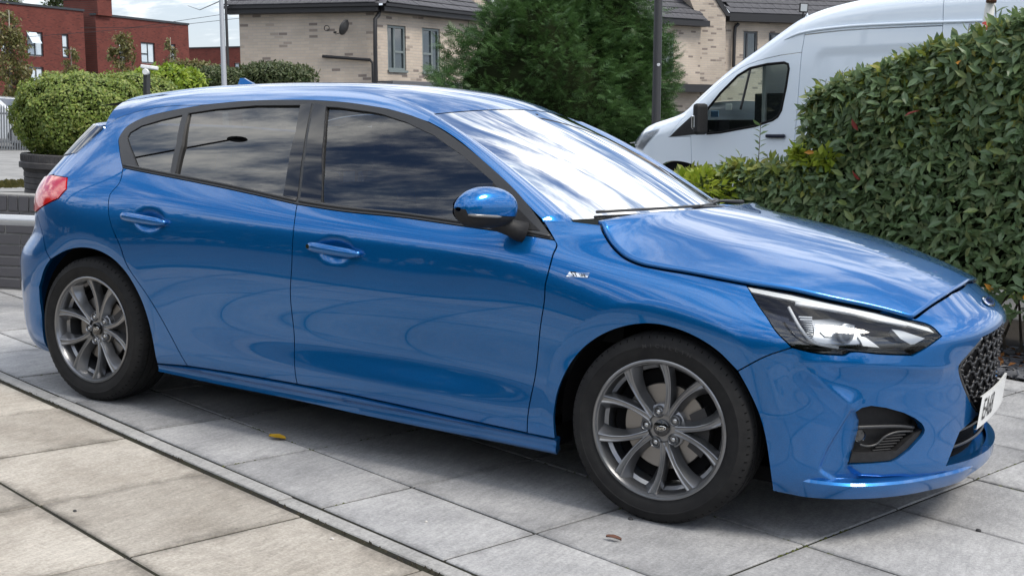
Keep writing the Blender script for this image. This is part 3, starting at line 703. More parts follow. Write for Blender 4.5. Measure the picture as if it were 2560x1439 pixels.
# upper grille: dark backing and honeycomb
_fz = np.linspace(.15, .82, 68); _fy = np.linspace(-.62, 0, 63); _fx = []
for z in _fz:
    u = np.linspace(.45, 1, 300); p = surf(u, u * 0 + z); _fx.append(np.interp(_fy, p[:, 1], p[:, 0]))
_fx = np.array(_fx)
def front_x(y, z, inset_=0.0):
    """front surface station at lateral y and height z (table lookup)"""
    j = np.clip((z - .15) / .01, 0, 66.999); i = np.clip((-abs(y) + .62) / .01, 0, 61.999); j0, i0 = int(j), int(i); a, b = j - j0, i - i0
    return float((_fx[j0, i0] * (1 - b) + _fx[j0, i0 + 1] * b) * (1 - a) + (_fx[j0 + 1, i0] * (1 - b) + _fx[j0 + 1, i0 + 1] * b) * a) - inset_
gedge = SP(gr_edge); gz0, gz1 = .402, .672
def grille_half(z): # near half width of the opening at height z
    o = np.argsort(gedge[:, 2]); return float(np.interp(z, gedge[o, 2], np.abs(gedge[o, 1])))
def y_top(y): # top edge of the grille opening
    return .672 if abs(y) < .30 else .672
rows_ = []
for z in np.linspace(.375, .69, 12):
    rows_.append([(front_x(y, z, .036), y, z) for y in np.linspace(-.50, .50, 25)])
grid_obj('grille_back', M_DARK, front_bumper, np.array(rows_))
gm = MB(); cw, ch = .082, .052
def gpt(y, z, d): return np.array([front_x(y, z, d), y, z])
for r in range(7):
    zc_ = .425 + r * ch * .78
    for k in range(-7, 8):
        yc = k * cw + (cw / 2 if r % 2 else 0)
        hw = grille_half(np.clip(zc_, gz0, .66)) + .012
        if abs(yc) > hw: continue
        hexa = [(-.5, .0), (-.22, .5), (.22, .5), (.5, 0), (.22, -.5), (-.22, -.5)]
        for i in range(6):
            a, b = hexa[i], hexa[(i + 1) % 6]
            pa = gpt(yc + a[0] * cw, zc_ + a[1] * ch, .016 + (.005 if i % 2 else 0)); pb = gpt(yc + b[0] * cw, zc_ + b[1] * ch, .016)
            gm.tube([pa, pb], .0042, 6)
        # proud boss at the cell's edge catches the light
        c = gpt(yc + .5 * cw, zc_, .016); gm.tube([c + np.array([-.006, 0, 0]), c + np.array([.012, 0, 0])], [.010, .0045], 6)
M_GRILLE = mat('grille_black', (.018, .018, .020), .32, spec=.5)
gm.obj('grille_mesh', M_GRILLE, front_bumper, True)
rod([(2456, 846), (2430, 876), (2404, 908), (2399, 922), (2408, 957), (2430, 1007), (2442, 1025)], -.006, .008, 'grille_surround', M_GBLK, front_bumper)
# lower intake
rows_ = []
for z in np.linspace(.20, .42, 8):
    rows_.append([(front_x(y, z, .075), y, z) for y in np.linspace(-.46, .46, 25)])
grid_obj('intake_back', M_DARK, front_bumper, np.array(rows_))
for z in (.275, .325, .37):
    MB().tube([(front_x(y, z, .045), y, z) for y in np.linspace(-.42, .42, 31)], .007, 6).obj('intake_slat', M_GRILLE, front_bumper, True)
# number plate, slightly wrapped to the bumper
M_PLATE = mat('white_plate', (.80, .81, .80), .25, spec=.5, coat=.3); M_CHAR = mat('black_lettering', (.01, .01, .01), .4)
def plate_x(y): return .904 - .12 * y * y
py = np.linspace(-.262, .262, 25); pr = []
for z, d in ((.343, -.013), (.343, -.005), (.456, .004), (.456, -.004)): pr.append([(plate_x(y) + d, y, z) for y in py])
plate = grid_obj('number_plate', M_PLATE, car, np.array(pr)); sharp(plate.data, 30)
MB().box(.86, .885, -.2, .2, .36, .44).obj('plate_bracket', M_DARK, plate)
def text_mesh(s, size, name, m, parent, fn, bold=0.0, ext=.0, xs=1.0, align='CENTER', mirror_x=False):
    """lettering as mesh; fn maps flat text (u, v, w) to the surface it is printed on"""
    cu = bpy.data.curves.new(name, 'FONT'); cu.body = s; cu.size = size; cu.align_x = align; cu.align_y = 'CENTER'; cu.offset = bold; cu.extrude = ext; cu.resolution_u = 3
    o = bpy.data.objects.new(name, cu); COL.objects.link(o); dg = bpy.context.evaluated_depsgraph_get(); me = bpy.data.meshes.new_from_object(o.evaluated_get(dg))
    COL.objects.unlink(o); bpy.data.objects.remove(o)
    V = [fn(v.co.x * xs, v.co.y, v.co.z) for v in me.vertices]; F = [tuple(p.vertices) for p in me.polygons]
    return mobj(name, V, F, m, parent)
text_mesh('EA68', .108, 'plate_characters', M_CHAR, plate, lambda a, b, c: (plate_x(a - .13) + .0012 + b * .08, a - .13, .400 + b * 1.0), bold=.0006, xs=.76)
# badge on the nose and the script badge on the wing
bz = .742; bc = np.array([front_x(0, bz), 0, bz]); bn = Vector((front_x(0, bz - .02) - front_x(0, bz + .02), 0, 0)); bdir = Vector((.04, 0, -bn.x)).normalized(); bdir = Vector((.04, 0, bn.x)).normalized()
bM = Matrix.Translation(Vector(bc) + bdir * .004) @ bdir.to_track_quat('Z', 'Y').to_matrix().to_4x4()
def oval(mm, a, b, h, n=36, z0=0): 
    v = [(a * math.cos(t), b * math.sin(t), z0) for t in np.linspace(0, 2 * PI, n, endpoint=False)]; v2 = [(x * .93, y * .9, z0 + h) for x, y, _ in v]
    return v + v2, [tuple(range(n, 2 * n))] + [(i, (i + 1) % n, n + (i + 1) % n, n + i) for i in range(n)]
def place_oval(name, m, parent, Mx, a, b, h, z0=0):
    v, f = oval(None, a, b, h, z0=z0); return mobj(name, [tuple(Mx @ Vector(p)) for p in v], f, m, parent)
Mrot = bM @ Matrix.Rotation(PI / 2, 4, 'Z') if abs((bM.to_3x3() @ Vector((1, 0, 0))).y) < .5 else bM
badge = place_oval('oval_badge', M_CHROME, car, Mrot, .060, .025, .004)
place_oval('badge_face', mat('badge_blue', (.01, .03, .16), .15, coat=1), badge, Mrot, .054, .020, .002, .0035)
def ford_text(Mx, size, parent, z):
    s = 1 if (Mx.to_3x3() @ Vector((1, 0, 0))).y > 0 else -1
    return text_mesh('Ford', size, 'badge_script', M_CHROME, parent, lambda a, b, c: tuple(Mx @ Vector((s * (a + b * .25), s * b, z))), bold=size * .01)
ford_text(Mrot, .030, badge, .0062)
wq = P1((1424, 680), (1475, 682), (1470, 694), (1417, 691))
wb = panel('wing_badge', M_CHROME, wing, wq, h=.01, off=.004, depth=.004, gap=0)
_wc = np.mean(wq, 0)
text_mesh('ST', .020, 'badge_lettering', M_CHAR, wing, lambda a, b, c: tuple((SP([_wc + [a - .015, b]]) + SN([_wc]) * .0052)[0]), bold=.0006, xs=1.1)
text_mesh('LINE', .012, 'badge_lettering', M_CHAR, wing, lambda a, b, c: tuple((SP([_wc + [a + .017, b - .001]]) + SN([_wc]) * .0052)[0]), bold=.0003, xs=.95)
# ------------------------------------------------------------------ door handles
def handle(px0, px1, parent, lock):
    a, b = hitpix([px0, px1]); n = 15; V = []; F = []; k = 12
    for i in range(n + 1):
        t = i / n; c = a + (b - a) * t; P = SP([c])[0]; N = SN([c])[0]; up = np.array([0, 0, 1.]) - N * N[2]; up /= np.linalg.norm(up)
        e = math.sqrt(max(0, 1 - abs(2 * t - 1)**6)); hh = .0185 * e * (1 - .15 * t) + .001; out = .022 + .008 * math.sin(PI * t)
        for j in range(k):
            w = 2 * PI * j / k; V.append(P + N * (out + .012 * e * math.cos(w)) + up * (hh * math.sin(w)))
    for i in range(n):
        for j in range(k): F.append((i * k + j, i * k + (j + 1) % k, (i + 1) * k + (j + 1) % k, (i + 1) * k + j))
    F += [tuple(range(k)), tuple(range(n * k, n * k + k))]
    h = mobj('door_handle', V, F, PAINT, parent, True)
    for q in (a + (b - a) * .06, a + (b - a) * .94):
        P = SP([q])[0]; N = SN([q])[0]; MB().tube([P - N * .01, P + N * .022], .011, 10).obj('handle_mount', PAINT, parent, True)
    if lock:
        c = a + (b - a) * .075; P = SP([c])[0]; N = SN([c])[0]; MB().tube([P + N * .028, P + N * .0365], [.009, .0085], 16).obj('key_lock', M_CHROME, parent, auto=40)
handle((774, 614), (905, 636), front_door, True); handle((309, 540), (419, 558), rear_door, False)

# ------------------------------------------------------------------ door mirror
def mirror_shell(upper, name, m, parent, grow=0.0):
    c = np.array([-.640, -.985, 1.002]); V = []; F = []; nu, nv = 30, 26
    for i in range(nv + 1):
        f = -math.cos(PI * i / nv) * .998; y = c[1] + f * .106            # -1 outer, +1 inner
        e = (1 - abs(f)**3.0)**(1 / 2.3)
        top = .073 * (1 - .20 * (f - .22)**2) * e; bot = .066 * e + .001; fr = .074 * e**.8 * (1 + .20 * f); bk = .034 * e**.5
        k = min(.98, ((.020 + .006 * f) / bot)**1.25) if bot > .03 else .0; w0 = -math.asin(k)
        ws = np.linspace(w0, PI - w0, nu + 1) if upper else np.linspace(PI - w0, 2 * PI + w0, nu + 1)
        for w in ws:
            cx, sz = math.cos(w), math.sin(w)
            px = (abs(cx)**.8) * (fr if cx > 0 else -bk); pz = math.copysign(abs(sz)**.8, sz) * (top if sz > 0 else bot)
            V.append((c[0] + px * (1 + grow) + .028 * f, y, c[2] + pz * (1 + grow)))
    k = nu + 1
    for i in range(nv):
        for j in range(nu): F.append((i * k + j, i * k + j + 1, (i + 1) * k + j + 1, (i + 1) * k + j))
    return mobj(name, V, F, m, parent, True)
mir = mirror_shell(False, 'door_mirror', M_PLASTIC, car)
mirror_shell(True, 'mirror_cap', PAINT, mir, .014)
MB().tube([(-.64, -.965, .962), (-.615, -.915, .950), (-.585, -.885, .935), (-.55, -.85, .918)], [.020, .030, .030, .040], 14).obj('mirror_arm', M_PLASTIC, mir, True)
def mir_pt(f, drop, out):
    e = (1 - abs(f)**3.0)**(1 / 2.3); bot = .066 * e + .001; fr = .074 * e**.8 * (1 + .20 * f); k = min(.98, (drop / bot)**1.25); cx = math.sqrt(1 - k * k)
    return (-.640 + cx**.8 * fr * 1.014 + .028 * f + out, -.985 + f * .106, 1.002 - drop)
MB().tube([mir_pt(f, .024 + .006 * f, .001) for f in np.linspace(-.93, .05, 12)], [.003] + [.0055] * 9 + [.004, .002], 8).obj('mirror_indicator', mat('grey_lens', (.16, .16, .165), .15, coat=.5), mir, True)
_g = [(-.672 + .028 * f, -.985 + f * .094, 1.000 + s * .050 * (1 - abs(f)**3)**.45) for s in (1, -1) for f in (np.linspace(-.97, .97, 14) * s)]
mobj('mirror_glass', _g, [tuple(range(len(_g)))], M_GBLK, mir)
sail = panel('mirror_sail', M_PLASTIC, mir, P1((1233, 456), (1290, 515), (1352, 578), (1290, 572), (1213, 560), (1224, 508)), h=.012, off=.004, depth=.006, gap=.001)
# ------------------------------------------------------------------ roof fin, wipers, cowl
fp = MB(); fin = [(-2.665, 1.40), (-2.655, 1.452), (-2.63, 1.453), (-2.60, 1.440), (-2.56, 1.424), (-2.52, 1.405)]
vv = []; nF = len(fin)
for s in (-1, 1):
    for (x, z) in fin: vv.append((x, s * (.006 if z > 1.43 else .019 if z < 1.41 else .012), z))
ff = [tuple(range(nF - 1, -1, -1)), tuple(range(nF, 2 * nF))] + [(i, (i + 1) % nF, nF + (i + 1) % nF, nF + i) for i in range(nF)]
mobj('shark_fin_aerial', vv, ff, PAINT, car)
cw_ = []
for k in range(3):
    cw_.append([(XR(y) - .012 + (-.085 if k == 2 else -.04 if k == 1 else 0) * 1.0, y, float(nspline(HC_X, HC_Z, np.array([XR(y)]))[0]) - .028 - .035 * y * y - (.0 if k == 0 else .012)) for y in np.linspace(-.70, .70, 41)])
grid_obj('scuttle_panel', M_PLASTIC, car, np.array(cw_))
def wiper(y0, y1, t0, t1, name):
    w = MB(); a = ws_pt(np.array([y0]), np.array([t0]))[0]; b = ws_pt(np.array([y1]), np.array([t1]))[0]; nrm = np.array([.45, 0, .89])
    w.tube([ws_pt(np.array([y0 + (y1 - y0) * k]), np.array([t0 + (t1 - t0) * k]))[0] + nrm * .012 for k in np.linspace(0, 1, 14)], .0055, 6)
    root = np.array([XR(a[1]) - .05, a[1] - .16 * np.sign(y1 - y0) * 0, .975]); mid = (a + b) / 2 + nrm * .018
    w.tube([root, root + nrm * .02, (root + mid) / 2 + nrm * .012, mid], [.012, .009, .007, .005], 6)
    w.tube([mid - (b - a) * .06, mid + (b - a) * .06], .008, 6)
    return w.obj(name, M_TRIM, car, True)
wiper(.22, -.86, .985, .975, 'wiper'); wiper(.90, -.02, .955, .985, 'wiper')
# ------------------------------------------------------------------ inner structure
gu, gz = np.meshgrid(np.linspace(-.97, .97, 160), np.linspace(.19, .86, 40), indexing='ij'); Q = surf(gu.ravel(), gz.ravel()); Nn_ = SN(np.stack([L_of(gu.ravel()), gz.ravel()], 1)); Q = (Q - Nn_ * .028).reshape(160, 40, 3)
def in_arch(p): return min(math.hypot(p[0] - W_F[0], p[2] - .313), math.hypot(p[0] - W_R[0], p[2] - .313)) < .45
fs = []; 
for i in range(159):
    for j in range(39):
        c = (Q[i, j] + Q[i + 1, j + 1]) / 2
        if in_arch(c) or c[0] > .12 or c[0] < -3.0: continue
        fs.append((i * 40 + j, (i + 1) * 40 + j, (i + 1) * 40 + j + 1, i * 40 + j + 1))
inner = mobj('inner_shell', Q.reshape(-1, 3), fs, M_DARK, car, True)
fl_ = MB(); fl_.box(-3.25, .62, -.66, .66, .15, .20); fl_.box(-2.25, -.42, -.84, .84, .165, .24); fl_.obj('underbody', M_DARK, car)
MB().box(.46, .60, -.52, .52, .25, .60).obj('radiator', M_DARK, car)
for c in (W_F, W_R):
    for s in (1, -1):
        w = MB(); n = 28; rr = .385; A = []; 
        for k in range(n + 1):
            t = -.04 * PI + 1.08 * PI * k / n; A.append((c[0] + rr * math.cos(t), c[2] + rr * math.sin(t)))
        v = [(x, s * -.815, z) for x, z in A] + [(x, s * -.60, z) for x, z in A]; f = [(i, i + 1, n + 2 + i, n + 1 + i) for i in range(n)] + [tuple(range(n + 1, 2 * n + 2))]
        mobj('wheel_arch_liner', v, f, M_DARK, car, True)
# cabin
cab = MB(); cab.box(-2.6, -.45, -.72, .72, .26, .30); cab.box(-.62, -.22, -.70, .70, .55, .86); cab.obj('cabin_floor', M_CABIN, car)
dash = [[(x, y, z - .03 * abs(y)) for y in np.linspace(-.71, .71, 15)] for x, z in ((-.22, .93), (-.40, .955), (-.60, .95), (-.74, .90), (-.78, .82), (-.74, .60))]
grid_obj('dashboard', M_CABIN, car, np.array(dash))
for s in (-1, 1):
    V = []; F = []
    prof = [(-1.45, .42), (-1.0, .46), (-.98, .52), (-1.42, .53), (-1.60, .98), (-1.66, 1.02), (-1.72, .98), (-1.60, .50)]
    st = MB()
    for y0, y1 in ((s * .37 - .22, s * .37 + .22),):
        st.prism([(x, y0, z) for x, z in prof], (0, y1 - y0, 0))
    hr = [(-1.66, 1.06), (-1.64, 1.20), (-1.67, 1.25), (-1.73, 1.24), (-1.745, 1.07)]
    st.prism([(x, s * .37 - .12, z) for x, z in hr], (0, .24, 0)); st.tube([(-1.69, s * .37 - .05, .98), (-1.69, s * .37 - .05, 1.1)], .008, 6); st.tube([(-1.69, s * .37 + .05, .98), (-1.69, s * .37 + .05, 1.1)], .008, 6)
    st.obj('front_seat', M_SEATF, car, bevel=.03)
rs_ = MB(); rs_.prism([(x, -.62, z) for x, z in [(-2.35, .45), (-1.9, .48), (-1.88, .54), (-2.3, .56), (-2.52, 1.0), (-2.60, 1.0), (-2.45, .5)]], (0, 1.24, 0))
for y in (-.40, 0, .40): rs_.prism([(x, y - .12, z) for x, z in [(-2.53, 1.01), (-2.52, 1.12), (-2.60, 1.13), (-2.62, 1.01)]], (0, .24, 0))
rs_.obj('rear_bench', M_SEATF, car, bevel=.025)
sw = MB(); sw_c = Vector((-.86, -.36, .86)); ax = Vector((-.9, 0, .42)).normalized(); e1 = Vector((0, 1, 0)); e2 = ax.cross(e1)
sw.tube([sw_c + (e1 * math.cos(t) + e2 * math.sin(t)) * .18 for t in np.linspace(0, 2 * PI, 33)], .014, 8, False); sw.tube([sw_c - e1 * .17, sw_c, sw_c + e1 * .17], .02, 6); sw.tube([sw_c, sw_c - ax * .25], .04, 8)
sw.obj('steering_wheel', M_CABIN, car, True)
MB().box(-1.02, -.99, -.12, .12, 1.235, 1.30).tube([(-1.0, 0, 1.28), (-1.0, 0, 1.335)], .012, 6).obj('rear_view_mirror', M_CABIN, car, bevel=.01)
hdl = [[(x, y, z - .05 * abs(y)**3) for y in np.linspace(-.56, .56, 9)] for x, z in ((-1.12, 1.315), (-1.5, 1.385), (-2.0, 1.39), (-2.6, 1.36), (-3.0, 1.30))]
grid_obj('headlining', mat('grey_headlining', (.10, .10, .10), .9), car, np.array(hdl))
# ------------------------------------------------------------------ wheels
M_TYRE = noisy('tyre_rubber', (.011, .011, .012), (.020, .020, .020), 14, .75, .15, 200, spec=.25, bdist=.001)
M_RIM = mat('graphite_alloy', (.225, .23, .24), .28, .8, .5)
M_DISC = mat('brake_disc_steel', (.30, .285, .27), .42, 1.0)
M_BOLT = mat('bolt_steel', (.50, .50, .50), .25, 1.0)
def make_wheel(face, name='wheel'):
    """wheel about the local Y axis; -Y is the outer face"""
    root = empty(name, (0, 0, 0), car)
    R0, RR = .3215, .2345; hw = .1075
    # tyre profile (r, y): outer bead -> sidewall -> shoulder -> tread -> inner
    prof = [(.219, -.088), (.226, -.097), (.2345, -.1005), (.240, -.1015), (.246, -.1045), (.258, -.1085), (.275, -.1105), (.2765, -.1118), (.2795, -.1118), (.281, -.1105), (.292, -.1065), (.303, -.1005), (.3105, -.094), (.315, -.086)]
    tread = []
    ys = [-.086, -.060, -.0595, -.0525, -.052, -.022, -.0215, -.0145, -.014, .014, .0145, .0215, .022, .052, .0525, .0595, .060, .086]
    for y in ys:
        crown = R0 - .0065 * (abs(y) / .086)**2.5
        groove = .007 if (.0525 <= abs(y) <= .0595 or .0145 <= abs(y) <= .0215) else 0
        tread.append((crown - groove, y))
    inner = [(r, -y) for r, y in reversed(prof)]
    P = prof[:-1] + tread + inner[1:]
    t = MB().lathe(P, 96, 'Y', close=False); to = t.obj('tyre', M_TYRE, root, auto=32)
    # tread blocks' sipes on the shoulders
    sp = MB()
    for k in range(72):
        a = 2 * PI * k / 72
        for s in (-1, 1):
            pts = []
            for (r, y) in ((.3175, .062), (.3145, .080), (.309, .095), (.3035, .1005)): pts.append((r * math.cos(a + s * .012 * (y - .06) / .03), s * y, r * math.sin(a + s * .012 * (y - .06) / .03)))
            sp.tube(pts, .0016, 4)
    so_ = sp.obj('tread_sipes', mat('sipe_black', (.003, .003, .003), .9, spec=.05), root); so_['kind'] = 'stuff'
    # rim barrel and lip
    rp = [(.219, -.094), (.2335, -.0975), (.2345, -.1025), (.231, -.1045), (.2255, -.1030), (.2215, -.0965), (.2165, -.086), (.2125, -.070), (.2105, -.055), (.199, -.046), (.197, -.02), (.199, .05), (.210, .085), (.22, .095)]
    MB().lathe(rp, 80, 'Y').obj('rim', M_RIM, root, auto=35)
    # spokes: ten blades in five pairs, each pair straddling a wheel bolt
    for k in range(5):
        beta = R_(106 - 72 * k)
        for s in (-1, 1):
            V = []; F = []; nr = 14; m = 10
            for i in range(nr + 1):
                q = i / nr; r = .048 + (.2175 - .048) * q
                ang = beta + s * R_(float(np.interp(q, [0, .18, .45, .75, 1], [30, 28, 25.5, 21.5, 17.5])))
                wdt = float(np.interp(q, [0, .2, .45, .75, 1], [.022, .018, .0165, .021, .029])); dep = float(np.interp(q, [0, .3, 1], [.034, .036, .040]))
                face_y = float(np.interp(q, [0, .25, .6, .9, 1], [-.070, -.072, -.082, -.0925, -.0965])) + 0
                er = np.array([math.cos(ang), 0, math.sin(ang)]); et = np.array([-math.sin(ang), 0, math.cos(ang)]) * s
                flare = float(np.interp(q, [0, .5, .8, 1], [.014, .014, .022, .034]))   # draft on the side towards the bolt
                c = er * r
                sec_ = [(-wdt * .5 - flare, dep), (-wdt * .5 - flare * .28, .011), (-wdt * .5, .0012), (-wdt * .34, .0), (-wdt * .18, .0034), (wdt * .18, .0038), (wdt * .36, .0004), (wdt * .5, .0016), (wdt * .5 + .004, .014), (wdt * .5 + .006, dep)]
                for (a, d) in sec_: V.append(c + et * a + np.array([0, face_y + d, 0]))
            for i in range(nr):
                for j in range(m - 1): F.append((i * m + j, i * m + j + 1, (i + 1) * m + j + 1, (i + 1) * m + j))
            o = mobj('spoke', V, F, M_RIM, root, True); sharp(o.data, 30)
        # bolt seat
        br = .054; bx, bz = br * math.cos(beta), br * math.sin(beta)
        MB().lathe([(.0125, -.050), (.0125, -.064), (.0165, -.069), (.0195, -.066), (.022, -.040)], 18, 'Y', (bx, 0, bz)).obj('bolt_seat', M_RIM, root, auto=50)
        MB().lathe([(0, -.068), (.006, -.0675), (.0092, -.064), (.0095, -.05)], 6, 'Y', (bx, 0, bz)).obj('wheel_bolt', M_BOLT, root, True)
    MB().lathe([(0, -.058), (.034, -.061), (.062, -.060), (.078, -.050), (.082, -.02)], 40, 'Y').obj('hub', M_RIM, root, auto=40)
    cap = MB().lathe([(0, -.0725), (.024, -.0725), (.0275, -.070), (.0285, -.060)], 32, 'Y').obj('centre_cap', M_GBLK, root, auto=40)
    Mx = Matrix.Translation((0, -.0727, 0)) @ Matrix(((1, 0, 0, 0), (0, 0, -1, 0), (0, 1, 0, 0), (0, 0, 0, 1))) @ Matrix.Rotation(R_(10), 4, 'Z')
    v, f = oval(None, .0185, .0085, .0008); mobj('cap_oval', [tuple(Mx @ Vector(p)) for p in v], f, M_CHROME, cap)
    v, f = oval(None, .0172, .0074, .0005, z0=.0007); mobj('cap_face', [tuple(Mx @ Vector(p)) for p in v], f, M_GBLK, cap)
    text_mesh('Ford', .0125, 'cap_script', M_CHROME, cap, lambda a, b, c: tuple(Mx @ Vector((a + b * .25, b, .0015))))
    # brake
    MB().lathe([(.05, -.030), (.143, -.030), (.145, -.028), (.145, -.006), (.05, -.006)], 48, 'Y').obj('brake_disc', M_DISC, root, auto=40)
    cb = MB()
    for a in np.linspace(R_(-32), R_(32), 7)[:-1]:
        a2 = a + R_(64) / 6; v = []
        for t in (a, a2):
            for r, y in ((.100, -.044), (.158, -.044), (.162, .03), (.100, .03)): v.append((r * math.cos(t), y, r * math.sin(t)))
        cb.add(v, [(0, 1, 5, 4), (1, 2, 6, 5), (2, 3, 7, 6), (3, 0, 4, 7), (0, 3, 2, 1), (4, 5, 6, 7)])
    cb.obj('brake_caliper', mat('caliper_dark', (.045, .045, .048), .55, .3), root)
    MB().lathe([(0, -.005), (.19, -.005), (.19, .0), (0, .0)], 32, 'Y').obj('backing_plate', M_DARK, root)
    # raised maker's lettering on the sidewall
    def arc_text(s, r, mid, size, step):
        n = len(s)
        for i, ch in enumerate(s):
            a = mid - (i - (n - 1) / 2) * step; er = np.array([math.cos(a), 0, math.sin(a)]); et = np.array([math.sin(a), 0, -math.cos(a)])
            text_mesh(ch, size, 'sidewall_letter', M_LETTER, root, lambda x, y, z: tuple(er * (r + y) + et * x + np.array([0, -.1135 + .0 + .010 * ((y + r - .2775) / .03)**2 * .3, 0])), bold=.0006, xs=1.25)
    if face:
        arc_text('MICHELIN', .2795, R_(90 - 4), .0165, R_(4.6))
    return root
M_LETTER = mat('tyre_letter_grey', (.030, .030, .031), .6, spec=.3)
def copy_tree(o, parent):
    c = o.copy(); COL.objects.link(c); c.parent = parent
    for ch in list(o.children): copy_tree(ch, c)
    return c
w1 = make_wheel(True); w1.location = W_F + np.array([0, .0845, 0]); w1.location.y = -.778; w1.rotation_euler = (0, 0, R_(2.0))
w2 = make_wheel(False); w2.location = (-2.7, -.774, .3165); w2.rotation_euler = (0, R_(-6), 0); w1.location.z = .3165
w3 = copy_tree(w2, car); w3.location = (0, .778, .3165); w3.rotation_euler = (0, 0, PI)
w4 = copy_tree(w2, car); w4.location = (-2.7, .774, .3165); w4.rotation_euler = (0, 0, PI)
# ------------------------------------------------------------------ the far side of the body mirrors the near side
def mirror_tree(o):
    c = o.copy(); COL.objects.link(c); c.parent = o.parent; c.scale = (1, -1, 1)
    if o is mir: c.location = (-.17, -.07, -.02)      # the far mirror is folded in
    for ch in list(o.children):
        if ch.name.startswith(('grille', 'intake', 'badge')): continue
        d = ch.copy(); COL.objects.link(d); d.parent = c
for o in (front_door, rear_door, wing, qt, sill, rear_bumper, taillight, tailgate, front_bumper, trim, lens, mir, inner): mirror_tree(o)
# ================================================================== the setting
PHI = -.263; SO = np.array([-2.034, -.722]); SE = np.array([math.cos(PHI), math.sin(PHI)]); SF = np.array([-SE[1], SE[0]])
def gp(a, c, z=0.0): p = SO + SE * a + SF * c; return (p[0], p[1], z)       # paving grid: along, across
RV = Vector((.862, .507, 0)).normalized(); FV = Vector((-.507, .862, 0)).normalized()
GUP = (Vector((0, 0, 1)) - RV * .048).normalized()                              # plumb line: the paving falls slightly to one side
rnd = random.Random(7)
def slab_mat(name, a, b, c, warm):
    m = mat(name, a, .82, spec=.25); N, L, B = nodes(m); tc = N.new('ShaderNodeTexCoord'); oi = N.new('ShaderNodeObjectInfo')
    geo = N.new('ShaderNodeNewGeometry')
    n1 = N.new('ShaderNodeTexNoise'); n1.inputs['Scale'].default_value = 2.6; n1.inputs['Detail'].default_value = 8; n1.inputs['Roughness'].default_value = .68; L.new(geo.outputs['Position'], n1.inputs['Vector'])
    mp = N.new('ShaderNodeMapping'); mp.inputs['Rotation'].default_value = (0, 0, .6); mp.inputs['Scale'].default_value = (22, 5, 5); L.new(geo.outputs['Position'], mp.inputs[0])
    n2 = N.new('ShaderNodeTexNoise'); n2.inputs['Scale'].default_value = 2.2; n2.inputs['Detail'].default_value = 7; n2.inputs['Roughness'].default_value = .7; L.new(mp.outputs[0], n2.inputs['Vector'])
    n3 = N.new('ShaderNodeTexNoise'); n3.inputs['Scale'].default_value = 90; n3.inputs['Detail'].default_value = 6; n3.inputs['Roughness'].default_value = .75; L.new(geo.outputs['Position'], n3.inputs['Vector'])
    cr = N.new('ShaderNodeValToRGB'); L.new(n1.outputs['Fac'], cr.inputs[0]); e = cr.color_ramp.elements
    e[0].position = .36; e[0].color = (*a, 1); e[1].position = .62; e[1].color = (*b, 1)
    mx = N.new('ShaderNodeMix'); mx.data_type = 'RGBA'; mx.blend_type = 'MULTIPLY'; mx.inputs[0].default_value = .55
    r2 = N.new('ShaderNodeMapRange'); r2.inputs[1].default_value = .32; r2.inputs[2].default_value = .62; r2.inputs[3].default_value = .62; r2.inputs[4].default_value = 1.08; L.new(n2.outputs['Fac'], r2.inputs[0])
    L.new(cr.outputs[0], mx.inputs[6]); L.new(r2.outputs[0], mx.inputs[7])
    # dark lichen spots
    v = N.new('ShaderNodeTexVoronoi'); v.inputs['Scale'].default_value = 16; L.new(geo.outputs['Position'], v.inputs['Vector'])
    r3 = N.new('ShaderNodeMapRange'); r3.inputs[1].default_value = .035 if warm else .02; r3.inputs[2].default_value = .10; r3.inputs[3].default_value = .62 if warm else .8; r3.inputs[4].default_value = 1.0; L.new(v.outputs['Distance'], r3.inputs[0])
    m2 = N.new('ShaderNodeMix'); m2.data_type = 'RGBA'; m2.blend_type = 'MULTIPLY'; m2.inputs[0].default_value = .8; L.new(mx.outputs[2], m2.inputs[6]); L.new(r3.outputs[0], m2.inputs[7])
    hsv = N.new('ShaderNodeHueSaturation'); L.new(m2.outputs[2], hsv.inputs['Color'])
    rr = N.new('ShaderNodeMapRange'); rr.inputs[3].default_value = .86; rr.inputs[4].default_value = 1.14; L.new(oi.outputs['Random'], rr.inputs[0]); L.new(rr.outputs[0], hsv.inputs['Value'])
    # dirt gathered along the slab edges
    sx = N.new('ShaderNodeSeparateXYZ'); L.new(tc.outputs['Generated'], sx.inputs[0])
    def mth(op, p, q_=None):
        n_ = N.new('ShaderNodeMath'); n_.operation = op
        for i_, v_ in enumerate((p, q_)):
            if v_ is None: continue
            if isinstance(v_, (int, float)): n_.inputs[i_].default_value = v_
            else: L.new(v_, n_.inputs[i_])
        return n_.outputs[0]
    ed = mth('MINIMUM', mth('MINIMUM', sx.outputs[0], mth('SUBTRACT', 1.0, sx.outputs[0])), mth('MINIMUM', sx.outputs[1], mth('SUBTRACT', 1.0, sx.outputs[1])))
    ed = mth('ADD', ed, mth('MULTIPLY', mth('SUBTRACT', n1.outputs['Fac'], .5), .35)); er_ = N.new('ShaderNodeMapRange'); er_.interpolation_type = 'SMOOTHSTEP'; er_.inputs[1].default_value = -.02; er_.inputs[2].default_value = .075; er_.inputs[3].default_value = .66 if warm else .80; L.new(ed, er_.inputs[0])
    md = N.new('ShaderNodeMix'); md.data_type = 'RGBA'; md.blend_type = 'MULTIPLY'; md.inputs[0].default_value = 1.0; L.new(hsv.outputs[0], md.inputs[6]); L.new(er_.outputs[0], md.inputs[7])
